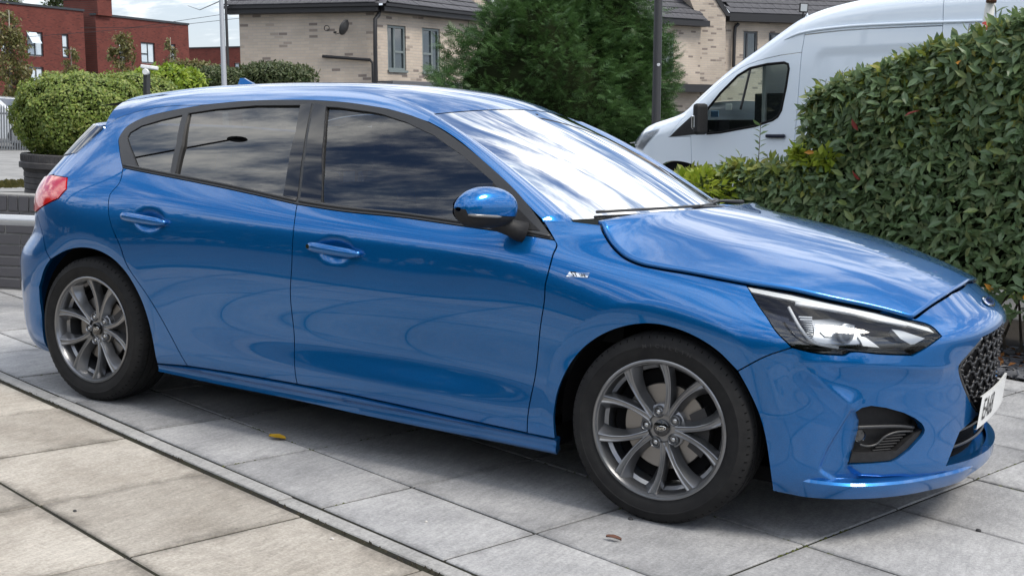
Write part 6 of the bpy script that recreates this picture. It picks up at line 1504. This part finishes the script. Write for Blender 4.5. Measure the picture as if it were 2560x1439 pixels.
# grey timber and concrete fence panels behind
fP = between(1420, 300, 27, 1800, 296, 28.5); pan = empty('garden_fence', fP.w(0, 0)); tag(pan, 'weathered grey fence panels with concrete posts below the conifer', 'fence')
M_WOOD = noisy('weathered_fence_board', (.045, .042, .040), (.10, .092, .085), 6, .9, .3, 60, stretch=(1, 8, 1)); x0 = fP.ab(1400, 300)[0]; x1 = fP.ab(1800, 300)[0]; yt = fP.ab(1600, 274)[1]; yb_ = yt - 1.9
xx = x0
while xx < x1:
    for k in range(11):
        y = yb_ + k * .17; m = MB(); m.box(xx + .06, xx + 1.78, y, min(y + .165, yt), -.03, 0, fP.M); o = m.obj('fence_board', M_WOOD); o.parent = pan; o.matrix_parent_inverse = Matrix.Translation(-pan.location)
    m = MB(); m.box(xx - .055, xx + .055, yb_, yt + .12, -.07, .03, fP.M); o = m.obj('fence_post', noisy('concrete_post', (.14, .135, .13), (.22, .215, .2), 8, .9)); o.parent = pan; o.matrix_parent_inverse = Matrix.Translation(-pan.location)
    xx += 1.84
# ================================================================== plants
NR = np.random.default_rng(11)
def leaf_shape(kind):
    if kind == 'lance':   # long leaf folded along its rib
        v = [(0, 0, 0), (.17, .28, .05), (.19, .60, .06), (0, 1, -.05), (-.19, .60, .06), (-.17, .28, .05), (0, .5, -.01)]
        f = [(0, 1, 6), (1, 2, 6), (2, 3, 6), (0, 6, 5), (5, 6, 4), (4, 6, 3)]
    elif kind == 'oval':
        v = [(0, 0, 0), (.30, .45, .06), (0, 1, 0), (-.30, .45, .06)]; f = [(0, 1, 2), (0, 2, 3)]
    elif kind == 'frond': # flat conifer spray
        v = [(0, 0, 0)]; f = []
        v += [(-.02, 1, -.12), (.02, 1, -.12)]; f.append((0, 2, 1))
        for i, (y, l) in enumerate(((.15, .30), (.32, .36), (.5, .33), (.68, .25), (.84, .15))):
            for s in (-1, 1):
                b = len(v); v += [(0, y - .03, -.01), (s * l, y + .22, -.05), (0, y + .06, -.02)]; f.append((b, b + 1, b + 2))
    return np.array(v), f
def face_dirs(Nrm, out=.25, droop=.15):
    """growth directions lying in the surface of the plant, so that blades face outwards"""
    Nrm = np.asarray(Nrm, float); Nrm = Nrm / np.linalg.norm(Nrm, axis=1)[:, None]; T = NR.normal(0, 1, Nrm.shape); T -= (T * Nrm).sum(1)[:, None] * Nrm; T /= np.linalg.norm(T, axis=1)[:, None]
    return T + Nrm * out + np.array([0, 0, -droop]), Nrm + np.array([0, 0, .45])
def scatter(name, m, parent, P, D, size, kind, up=None, droop=0.0, jitter=.5, smooth=False):
    """leaves at points P growing along D"""
    n = len(P); lv, lf = leaf_shape(kind); s = size * NR.uniform(.5, 1.35, n)
    D = D + NR.normal(0, jitter, (n, 3)); D[:, 2] -= droop; D /= np.linalg.norm(D, axis=1)[:, None]
    U = NR.normal(0, .5, (n, 3)) + (np.array([0, 0, 1.0]) if up is None else up); X = np.cross(D, U); X /= np.linalg.norm(X, axis=1)[:, None] + 1e-9; Z = np.cross(X, D)
    V = P[:, None, :] + s[:, None, None] * (lv[None, :, 0:1] * X[:, None, :] + lv[None, :, 1:2] * D[:, None, :] + lv[None, :, 2:3] * Z[:, None, :])
    V = V.reshape(-1, 3); k = len(lv); F = (np.array(lf)[None] + (np.arange(n) * k)[:, None, None]).reshape(-1, 3)
    me = bpy.data.meshes.new(name); me.vertices.add(len(V)); me.vertices.foreach_set('co', V.ravel().astype('f4')); me.loops.add(F.size); me.loops.foreach_set('vertex_index', F.ravel().astype('i4'))
    me.polygons.add(len(F)); me.polygons.foreach_set('loop_start', np.arange(0, F.size, 3).astype('i4')); me.polygons.foreach_set('loop_total', np.full(len(F), 3, 'i4')); me.update(); me.validate()
    me.materials.append(m); o = bpy.data.objects.new(name, me); COL.objects.link(o)
    if parent: o.parent = parent; o.matrix_parent_inverse = Matrix.Translation(-parent.location)
    return o
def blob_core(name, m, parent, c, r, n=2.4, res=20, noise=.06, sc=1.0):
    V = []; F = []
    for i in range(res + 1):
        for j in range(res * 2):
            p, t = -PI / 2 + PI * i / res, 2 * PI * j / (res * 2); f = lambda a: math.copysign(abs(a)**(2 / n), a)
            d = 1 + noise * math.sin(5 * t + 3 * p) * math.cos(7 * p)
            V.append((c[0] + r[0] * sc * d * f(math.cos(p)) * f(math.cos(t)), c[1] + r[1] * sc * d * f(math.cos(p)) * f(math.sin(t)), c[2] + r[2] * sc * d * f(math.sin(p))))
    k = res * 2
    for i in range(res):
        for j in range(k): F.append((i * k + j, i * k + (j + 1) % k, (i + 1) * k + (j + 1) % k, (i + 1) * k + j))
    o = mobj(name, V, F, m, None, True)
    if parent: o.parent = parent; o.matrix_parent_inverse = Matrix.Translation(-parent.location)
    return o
def ell_pts(N, c, r, n=2.4, shell=.12, noise=.06, zmin=-1.0):
    q = NR.normal(0, 1, (N * 2, 3)); q /= np.linalg.norm(q, axis=1)[:, None]; q = q[q[:, 2] > zmin][:N]
    k = (np.abs(q)**n).sum(1)**(-1 / n); d = 1 - np.abs(NR.normal(0, shell, len(q))) + noise * np.sin(q[:, 0] * 9 + 1) * np.cos(q[:, 1] * 8 + q[:, 2] * 7); return np.array(c) + q * k[:, None] * d[:, None] * np.array(r), q
M_CORE = mat('shade_inside_foliage', (.016, .022, .010), 1.0, spec=0)  # near-black colour stands for the shade between leaves
def greens(name, cols, trans=.25, rough=.45): return island_mat(name, cols, rough, .4, trans)
G_CLIP = greens('clipped_hedge_leaf', [(.11, .18, .035), (.21, .28, .05), (.15, .22, .04), (.29, .34, .08), (.085, .14, .03), (.34, .36, .09)])
G_BRIGHT = greens('bright_shrub_leaf', [(.12, .21, .015), (.22, .32, .03), (.30, .37, .04), (.09, .16, .015)])
G_DARKS = greens('dark_shrub_leaf', [(.035, .060, .020), (.07, .10, .035), (.12, .14, .06), (.03, .05, .018)])
G_CON = greens('conifer_spray', [(.035, .080, .024), (.060, .130, .036), (.045, .10, .030), (.085, .165, .048)], .22)
G_BIRCH = greens('birch_leaf', [(.10, .11, .03), (.17, .16, .05), (.12, .13, .05), (.22, .17, .07)], .3)
G_HEDGE = greens('laurel_like_leaf', [(.080, .135, .055), (.125, .195, .085), (.175, .25, .11), (.10, .16, .065), (.25, .29, .12)], .3, .42)
G_SUNTOP = greens('sun_tinted_young_leaf', [(.16, .21, .03), (.24, .27, .05), (.12, .17, .03), (.30, .28, .06)], .3)  # young leaf colour, yellowed to carry painted sunlight
M_BARK = noisy('grey_brown_bark', (.05, .04, .03), (.11, .09, .07), 12, .9, .5, 60)
# ---- clipped hedge in the tub
def wpt(u, v, D): return np.array(atd(u, v, D))
c = wpt(203, 291, TD); hc = empty('clipped_hedge', (tub_c.x, tub_c.y, float(wpt(200, 392, TD)[2]))); tag(hc, 'rounded clipped yellow green hedge growing in the planter tub', 'hedge')
r = np.array([.67, .62, .46]); P, q = ell_pts(30000, c, r, 2.6, .07); k = (P - CAM_POS) @ np.array(FV) < (c - CAM_POS) @ np.array(FV) + .25
dd, uu = face_dirs(q[k]); o = scatter('foliage', G_CLIP, hc, P[k], dd, .035, 'oval', uu, 0, .35); o['kind'] = 'stuff'
blob_core('shade_core', M_CORE, hc, c, r, 2.6, sc=.86)  # dark core painted as the shade behind the leaves
# long shoulder of the same hedge towards the camera post
P, q = ell_pts(11000, wpt(330, 262, TD + .6), np.array([.55, .5, .36]), 2.4, .10); dd, uu = face_dirs(q); o = scatter('foliage', G_CLIP, hc, P, dd, .035, 'oval', uu, 0, .35); o['kind'] = 'stuff'; blob_core('shade_core', M_CORE, hc, wpt(330, 262, TD + .6), np.array([.55, .5, .36]), 2.4, sc=.85)
MB().tube([(0, 0, -.15), (0, 0, .4)], .05, 8).obj('stem', M_BARK, hc, True)
def bush(name, label, u, v, D, r, N, mt, leaf, kind='oval', n=2.2, shell=.16, core=True, cat='shrub', noise=.12):
    c = wpt(u, v, D); e = empty(name, (c[0], c[1], max(0, c[2] - r[2]))); tag(e, label, cat); P, q = ell_pts(N, c, np.array(r), n, shell, noise)
    dd, uu = face_dirs(q, .45, -.1); o = scatter('foliage', mt, e, P, dd, leaf, kind, uu, 0, .4); o['kind'] = 'stuff'
    if core: blob_core('shade_core', M_CORE, e, c, np.array(r), n, sc=.78)
    MB().tube([(0, 0, -max(0, c[2] - r[2]) if False else -.2), (0, 0, r[2])], .03, 6).obj('stem', M_BARK, e, True); return e
bush('bright_shrub', 'bright lime green shrub just right of the black camera post', 425, 212, 17, (.48, .45, .26), 4200, G_BRIGHT, .065)
bush('bright_shrub', 'low yellow green shrub left of the black camera post', 345, 225, 17.5, (.30, .4, .22), 2000, G_BRIGHT, .065)
bush('dark_shrub', 'dark green spreading shrub at the foot of the grey lamp post', 560, 196, 25, (.70, .6, .22), 4000, G_DARKS, .075, 'lance')
bush('dark_shrub', 'grey green loose shrub below the buff house wall', 690, 190, 25, (.95, .6, .27), 5200, G_DARKS, .080, 'lance', shell=.22)
bush('dark_shrub', 'rust tinged shrub in front of the second red brick block', 470, 180, 45, (1.4, .8, .42), 2600, G_BIRCH, .12, shell=.3)
# ---- sparse weeping birches before the red flats
def birch(label, u, v0, v1, D, w, N, seed):
    base = wpt(u, v1, D); top = wpt(u + 4, v0, D); e = empty('birch_tree', (base[0], base[1], 0)); tag(e, label, 'tree'); h = top[2]
    MB().tube([(0, 0, 0), (.03, .02, h * .5), (0, 0, h)], [.07, .05, .012], 7).obj('trunk', mat('pale_bark', (.28, .26, .22), .8), e, True)
    R = np.random.default_rng(seed); tw = MB(); pts = []; dirs = []
    for k in range(46):
        z = h * R.uniform(.28, .98); a = R.uniform(0, 2 * PI); l = w * R.uniform(.5, 1.0) * (1.1 - z / h * .75); p0 = np.array([0, 0, z]); p1 = p0 + np.array([math.cos(a) * l, math.sin(a) * l, l * .35]); p2 = p1 + np.array([math.cos(a) * l * .25, math.sin(a) * l * .25, -l * R.uniform(.5, 1.1)])
        tw.tube([p0, p1, p2], [.02, .012, .004], 4)
        for t in np.linspace(.25, 1, max(6, N // 46)):
            q = (1 - t)**2 * p0 + 2 * t * (1 - t) * p1 + t * t * p2 + R.normal(0, w * .09, 3); pts.append(q); dirs.append((R.normal(0, .4), R.normal(0, .4), -.8))
    tw.obj('branches', M_BARK, e); P = np.array(pts) + np.array([base[0], base[1], 0]); o = scatter('crown', G_BIRCH, e, P, np.array(dirs), .13, 'oval', None, 0, .5); o['kind'] = 'stuff'
birch('olive leaved birch at the left edge before the red flats', 25, 28, 260, 42, 1.15, 4200, 1)
birch('small birch between the clipped hedge and the red flats', 178, 120, 240, 46, .62, 1300, 2)
birch('thin autumn birch in front of the second red block', 305, 85, 240, 48, .95, 2600, 3)
birch('sparse birch beside the thin flagpole of the red block', 425, 95, 230, 52, .55, 700, 4)
for (u, v, D, rr, lab) in ((20, 4, 130, (1.6, 1.6, 1.6), 'dark treetop above the roof at the top left corner'), (140, 8, 130, (1.15, 1.2, 1.5), 'dark pointed treetop above the red block roof')):
    cc = wpt(u, v, D); e = empty('distant_tree', (cc[0], cc[1], 0)); tag(e, lab, 'tree'); P, q = ell_pts(900, cc, np.array(rr), 2, .4); o = scatter('crown', G_DARKS, e, P, q, .42, 'oval'); o['kind'] = 'stuff'; MB().tube([(0, 0, 0), (0, 0, cc[2])], [.25, .1], 7).obj('trunk', M_BARK, e, True)
# ---- big conifer
CD = 23.0
def conifer(label, u, D, zt, prof, N, seed):
    """prof: list of (height fraction, radius in m)"""
    R = np.random.default_rng(seed); g = wpt(u, 300, D); e = empty('conifer_tree', (g[0], g[1], 0)); tag(e, label, 'tree'); MB().tube([(0, 0, 0), (0, 0, zt * .6), (0, 0, zt)], [.16, .09, .02], 8).obj('trunk', M_BARK, e, True)
    ph, prd = zip(*prof); z = R.uniform(prof[0][0], 1, N) * zt; rad = np.interp(z / zt, ph, prd); a = R.uniform(0, 2 * PI, N)
    lob = 1 + .16 * np.sin(a * 5 + z * 2.1) + .12 * np.sin(a * 9 - z * 3.7) + .10 * np.sin(z * 9 + a * 2); rr = rad * lob * (1 - np.abs(R.normal(0, .16, N)))
    P = np.stack([g[0] + rr * np.cos(a), g[1] + rr * np.sin(a), z], 1); D_ = np.stack([np.cos(a), np.sin(a), np.full(N, .35)], 1)
    o = scatter('crown', G_CON, e, P, D_, .21, 'frond', None, .05, .42); o['kind'] = 'stuff'
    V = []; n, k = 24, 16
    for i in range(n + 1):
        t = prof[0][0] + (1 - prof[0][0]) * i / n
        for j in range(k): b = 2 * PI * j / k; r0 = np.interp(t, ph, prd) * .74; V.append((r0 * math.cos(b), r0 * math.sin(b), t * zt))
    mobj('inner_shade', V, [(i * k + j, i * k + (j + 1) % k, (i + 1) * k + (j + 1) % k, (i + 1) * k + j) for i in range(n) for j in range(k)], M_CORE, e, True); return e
conifer('broad dark green conifer in the middle behind the car roof', 1340, CD, 3.75, [(.22, .8), (.36, 1.85), (.55, 1.95), (.75, 1.5), (.9, .9), (1, .1)], 11000, 5)
conifer('tall dark green conifer left of the black lamp post', 1490, CD + .6, 4.5, [(.16, .6), (.34, 1.15), (.58, 1.25), (.78, .95), (.93, .5), (1, .06)], 9500, 6)
conifer('smaller conifer just behind the black lamp post', 1597, CD + 1.2, 3.4, [(.12, .45), (.35, .62), (.6, .6), (.85, .36), (1, .05)], 3600, 8)
# ---- glossy leaved hedge on the right, tall block and low arm
def hedge_block(e, a0, a1, c0, c1, ztop, N, mt, leaf, kind='lance', zmin=.25, round_=.12):
    """leaves over the front, top and end of a clipped block given in paving coordinates"""
    pts = []; dirs = []
    for _ in range(N):
        t = rnd.random(); f = rnd.random()
        if t < .60: a = rnd.uniform(a0, a1); zt_ = ztop(a); z = zmin + (zt_ - zmin) * rnd.random()**.8; c = c0 + abs(rnd.gauss(0, .05)) + .04 * math.sin(a * 7 + z * 5) + round_ * max(0, (z - zt_ + .22) / .22)**2 * .6; d = (0, -1, .25)
        elif t < .90: a = rnd.uniform(a0, a1); c = rnd.uniform(c0, c1); z = ztop(a) - abs(rnd.gauss(0, .04)) + .03 * math.sin(a * 9 + c * 6) - round_ * .6 * max(0, (c0 + .2 - c) / .2)**2; d = (0, -.3, 1)
        else: a = a0 + abs(rnd.gauss(0, .05)); c = rnd.uniform(c0, c1); z = zmin + (ztop(a0) - zmin) * rnd.random(); d = (-1, -.2, .3)
        x, y, _ = gp(a, c); w = SE * d[0] + SF * d[1]; pts.append((x, y, z)); dirs.append((w[0], w[1], d[2]))
    dd, uu = face_dirs(np.array(dirs), .35, .2); return scatter('foliage', mt, e, np.array(pts), dd, leaf, kind, uu, .0, .35)
def vz(u, v, cc): # height of the pixel on the vertical plane across = cc
    d = ray(u, v); n = np.array([SF[0], SF[1], 0]); p0 = np.array(gp(0, cc)); t = ((p0 - CAM_POS) @ n) / (d @ n); P = CAM_POS + d * t; g = P[:2] - SO; return float(g @ SE), float(P[2])
HC0 = 4.42
tops = [vz(u, v, HC0 + .10) for u, v in ((2004, 285), (2014, 258), (2032, 236), (2060, 219), (2137, 188), (2271, 136), (2372, 102), (2456, 80), (2560, 38), (2700, 4))]
ta_, tz_ = [t[0] for t in tops], [t[1] for t in tops]; ztall = lambda a: float(np.interp(a, ta_, tz_))
lows = [vz(u, v, HC0 + .3) for u, v in ((1700, 448), (1760, 438), (1850, 420), (1950, 412), (2040, 405))]; la, lz = [t[0] for t in lows], [t[1] for t in lows]; zlow = lambda a: float(np.interp(a, la, lz))
hA = ta_[0] + .06; pb_ = gp(hA + 1, HC0 + .3); hedgeR = empty('tall_hedge', pb_); tag(hedgeR, 'tall glossy green hedge with large leaves at the right edge', 'hedge')
o = hedge_block(hedgeR, hA, hA + 2.3, HC0, HC0 + 1.1, ztall, 17000, G_HEDGE, .078); o['kind'] = 'stuff'
o = hedge_block(hedgeR, hA, hA + 2.3, HC0 + .02, HC0 + 1.0, lambda a: ztall(a) + .02, 2600, G_SUNTOP, .078, zmin=1.25); o['kind'] = 'stuff'  # yellower leaves massed high, painting the sunlit top of the hedge
hedgeL = empty('low_hedge', gp(hA - .7, HC0 + .3)); tag(hedgeL, 'low leafy hedge arm between the windscreen and the white van', 'hedge')
o = hedge_block(hedgeL, la[0] - .1, hA + .25, HC0 - .02, HC0 + .7, zlow, 6500, G_HEDGE, .070); o['kind'] = 'stuff'
o = hedge_block(hedgeL, la[0] - .1, hA + .2, HC0 - .02, HC0 + .6, lambda a: zlow(a) + .03, 1100, G_SUNTOP, .070, zmin=.85); o['kind'] = 'stuff'
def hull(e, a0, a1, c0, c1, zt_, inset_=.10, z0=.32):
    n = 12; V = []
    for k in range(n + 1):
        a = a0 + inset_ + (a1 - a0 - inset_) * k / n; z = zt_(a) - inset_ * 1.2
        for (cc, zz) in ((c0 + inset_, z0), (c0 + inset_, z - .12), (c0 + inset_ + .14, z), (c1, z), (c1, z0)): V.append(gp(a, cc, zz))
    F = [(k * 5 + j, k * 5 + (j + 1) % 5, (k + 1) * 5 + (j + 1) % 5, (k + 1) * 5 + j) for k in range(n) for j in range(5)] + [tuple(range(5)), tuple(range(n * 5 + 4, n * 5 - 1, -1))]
    o = mobj('shade_core', V, F, M_CORE); o.parent = e; o.matrix_parent_inverse = Matrix.Translation(-e.location)  # dark solid puts the shade inside the hedge into colour
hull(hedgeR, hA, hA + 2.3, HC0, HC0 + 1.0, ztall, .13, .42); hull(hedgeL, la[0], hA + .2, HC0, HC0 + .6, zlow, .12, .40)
# bare stems under the skirt
for k in range(26):
    sm = MB(); a = rnd.uniform(hA - .9, hA + 2.0); c = HC0 + rnd.uniform(.15, .5); x, y, _ = gp(a, c); sm.tube([(x, y, 0), (x + rnd.gauss(0, .05), y + rnd.gauss(0, .05), .3), (x + rnd.gauss(0, .12), y + rnd.gauss(0, .1), .62)], [.010, .008, .005], 5); o = sm.obj('stem', M_BARK); o.parent = hedgeR; o.matrix_parent_inverse = Matrix.Translation(-hedgeR.location)
# the largest single leaves of the hedge front, each its own piece
lv, lf_ = leaf_shape('lance'); me = bpy.data.meshes.new('leaf'); me.from_pydata([tuple(v * .090) for v in lv], [], lf_); me.materials.append(island_mat('single_hedge_leaf', [(.075, .13, .058), (.11, .175, .08), (.09, .15, .068)], .36, .5, .2))
M_RL = mat('red_hedge_leaf', (.22, .03, .025), .5); M_OL = mat('orange_hedge_leaf', (.42, .19, .02), .5); mes = [me]
for mm_ in (M_RL, M_OL, island_mat('pale_single_leaf', [(.14, .20, .06), (.18, .23, .08)], .35, .5, .15)): m2 = me.copy(); m2.materials.clear(); m2.materials.append(mm_); mes.append(m2)
for k in range(300):
    a = rnd.uniform(hA, hA + 1.75); zt_ = ztall(a); z = .32 + (zt_ - .40) * rnd.random(); c = HC0 - .035 - rnd.random() * .03 + .12 * max(0, (z - zt_ + .25) / .25)**2
    w = rnd.random(); o = bpy.data.objects.new('leaf', mes[0] if w < .80 else mes[3] if w < .94 else mes[1] if w < .955 else mes[2] if w < .975 else mes[0]); COL.objects.link(o); o.parent = hedgeR; o.matrix_parent_inverse = Matrix.Translation(-hedgeR.location)
    d = Vector((SE[0] * rnd.gauss(0, .8) - SF[0] * .7, SE[1] * rnd.gauss(0, .8) - SF[1] * .7, rnd.gauss(-.15, .5))).normalized(); n_ = Vector((-SF[0] + rnd.gauss(0, .35), -SF[1] + rnd.gauss(0, .35), .55 + rnd.gauss(0, .3))); x_ = d.cross(n_).normalized(); z_ = x_.cross(d)
    x, y, _ = gp(a, c); s = rnd.uniform(.8, 1.2); o.matrix_basis = Matrix(((x_.x * s, d.x * s, z_.x * s, x), (x_.y * s, d.y * s, z_.y * s, y), (x_.z * s, d.z * s, z_.z * s, z), (0, 0, 0, 1)))
# shoots standing above the hedge
def shoots(e, lst, cc, mt):
    P = []; D_ = []; st_ = MB()
    for (u, v0, v1) in lst:
        a, z1 = vz(u, v1, cc); _, z0 = vz(u, v0, cc); x, y, _ = gp(a, cc); dx = rnd.gauss(0, .03); st_.tube([(x, y, z0 - .1), (x + dx * .5, y, (z0 + z1) / 2), (x + dx, y, z1)], [.004, .003, .002], 5)
        n = max(5, int((z1 - z0) / .022))
        for i in range(n): t = i / n; P.append((x + dx * t, y, z0 + (z1 - z0) * t)); s = 1 if i % 2 else -1; D_.append((RV.x * s + rnd.gauss(0, .3), RV.y * s + rnd.gauss(0, .3), .7))
    o = st_.obj('shoot_stem', M_BARK); o.parent = e; o.matrix_parent_inverse = Matrix.Translation(-e.location); o = scatter('shoot_leaves', mt, e, np.array(P), np.array(D_), .062, 'lance', None, 0, .15); o['kind'] = 'stuff'
shoots(hedgeL, [(1903, 425, 306), (1957, 420, 378), (1842, 425, 385), (1815, 430, 392), (1880, 425, 395), (1925, 420, 385)], HC0 + .3, G_HEDGE)
shoots(hedgeR, [(2062, 290, 198), (2120, 262, 178), (2130, 260, 180), (2500, 80, 22), (2535, 70, 25), (2550, 60, 20), (2420, 115, 60), (2246, 190, 130), (2290, 170, 120), (2040, 310, 200)], HC0 + .35, G_HEDGE)
bl_ = empty('bright_hedge_end', gp(la[0] + .1, HC0 - .05)); tag(bl_, 'bright lime leaves at the left end of the low hedge', 'shrub'); cA = np.array(gp(vz(1762, 470, HC0 - .05)[0], HC0 - .05, vz(1762, 470, HC0 - .05)[1])); P, q = ell_pts(420, cA, np.array([.22, .2, .11]), 2, .3); o = scatter('foliage', greens('lime_leaf', [(.22, .30, .03), (.32, .38, .05), (.16, .24, .02)], .3), bl_, P, q, .075, 'oval'); o['kind'] = 'stuff'
yl_ = [(2000, 380), (2025, 405), (2060, 400)]
P = np.concatenate([ell_pts(60, np.array(gp(vz(u, v, HC0 - .03)[0], HC0 - .03, vz(u, v, HC0 - .03)[1])), np.array([.09, .06, .07]), 2, .4)[0] for u, v in yl_]); o = scatter('young_leaves', MATS['lime_leaf'], hedgeR, P, NR.normal(0, 1, P.shape) + np.array([0, -.5, .2]), .07, 'oval'); o['kind'] = 'stuff'
# ---- little plant in the slate bed
pl = atz(2540, 775, .0); pe = empty('bed_plant', (pl[0], pl[1], 0)); tag(pe, 'small light green leafy plant on the slate bed at the right edge', 'plant')
c = wpt(2535, 715, float((pl - CAM_POS) @ np.array(FV))); P, q = ell_pts(90, c, np.array([.16, .14, .09]), 2, .3); o = scatter('foliage', greens('bed_plant_leaf', [(.12, .19, .03), (.18, .25, .05), (.08, .14, .03)], .25), pe, P, q + np.array([0, -.3, .3]), .085, 'oval'); o['kind'] = 'stuff'; MB().tube([(0, 0, 0), (.0, 0, c[2])], .006, 5).obj('stem', M_BARK, pe)
wp_ = np.array(atz(2556, 770, .03)); o = MB().tube([wp_ - np.array([RV.x, RV.y, 0]) * .03, wp_ + np.array([RV.x, RV.y, .02]) * .5], .012, 10).obj('white_pipe', mat('white_plastic_pipe', (.6, .62, .62), .5), None, True); tag(o, 'short white plastic pipe lying at the edge of the slate bed', 'pipe')
# ---- trees and lamp behind the photographer, known from their reflections in the car
for i, (x, y, h, w) in enumerate(((-27, -8, 5.4, 4.2), (-21, -9.5, 5.0, 4.0), (-15.5, -11, 4.4, 3.9), (-10, -12, 3.2, 4.0), (-4.5, -13, 2.9, 3.8), (1.5, -13.5, 3.2, 4.0), (8, -13, 3.0, 3.9), (14, -11, 3.3, 4.0), (19.5, -8, 3.4, 3.8))):
    e = empty('car_park_tree', (x, y, 0)); tag(e, ['tree number one'] and 'dark car park tree mirrored in the car, out of frame behind the photographer', 'tree', 'trees behind the photographer')
    MB().tube([(0, 0, 0), (.1, 0, h * .5), (0, 0, h * .8)], [.18, .12, .05], 8).obj('trunk', M_BARK, e, True); P, q = ell_pts(1500, (x, y, h * .5), np.array([w, w * .8, h * .5]), 2.2, .2, .15); o = scatter('crown', G_DARKS, e, P, q, .34, 'oval'); o['kind'] = 'stuff'; blob_core('inner_shade', M_CORE, e, (x, y, h * .5), np.array([w, w * .8, h * .5]), 2.2, 12, sc=.85)
lp_ = empty('car_park_lamp', (-14.5, -7.3, 0)); tag(lp_, 'tall curved car park lamp mirrored in the rear side window', 'lamp post')
MB().tube([(0, 0, 0), (0, 0, 7.2), (.3, .1, 8.2), (1.3, .5, 8.9), (3.4, 1.2, 9.4)], [.09, .07, .06, .05, .045], 10).obj('post', M_PK, lp_, True); MB().lathe([(0, .06), (.16, .04), (.2, 0), (0, -.03)], 14, 'Z', (3.6, 1.25, 9.36)).obj('lamp_head', M_PK, lp_, True)
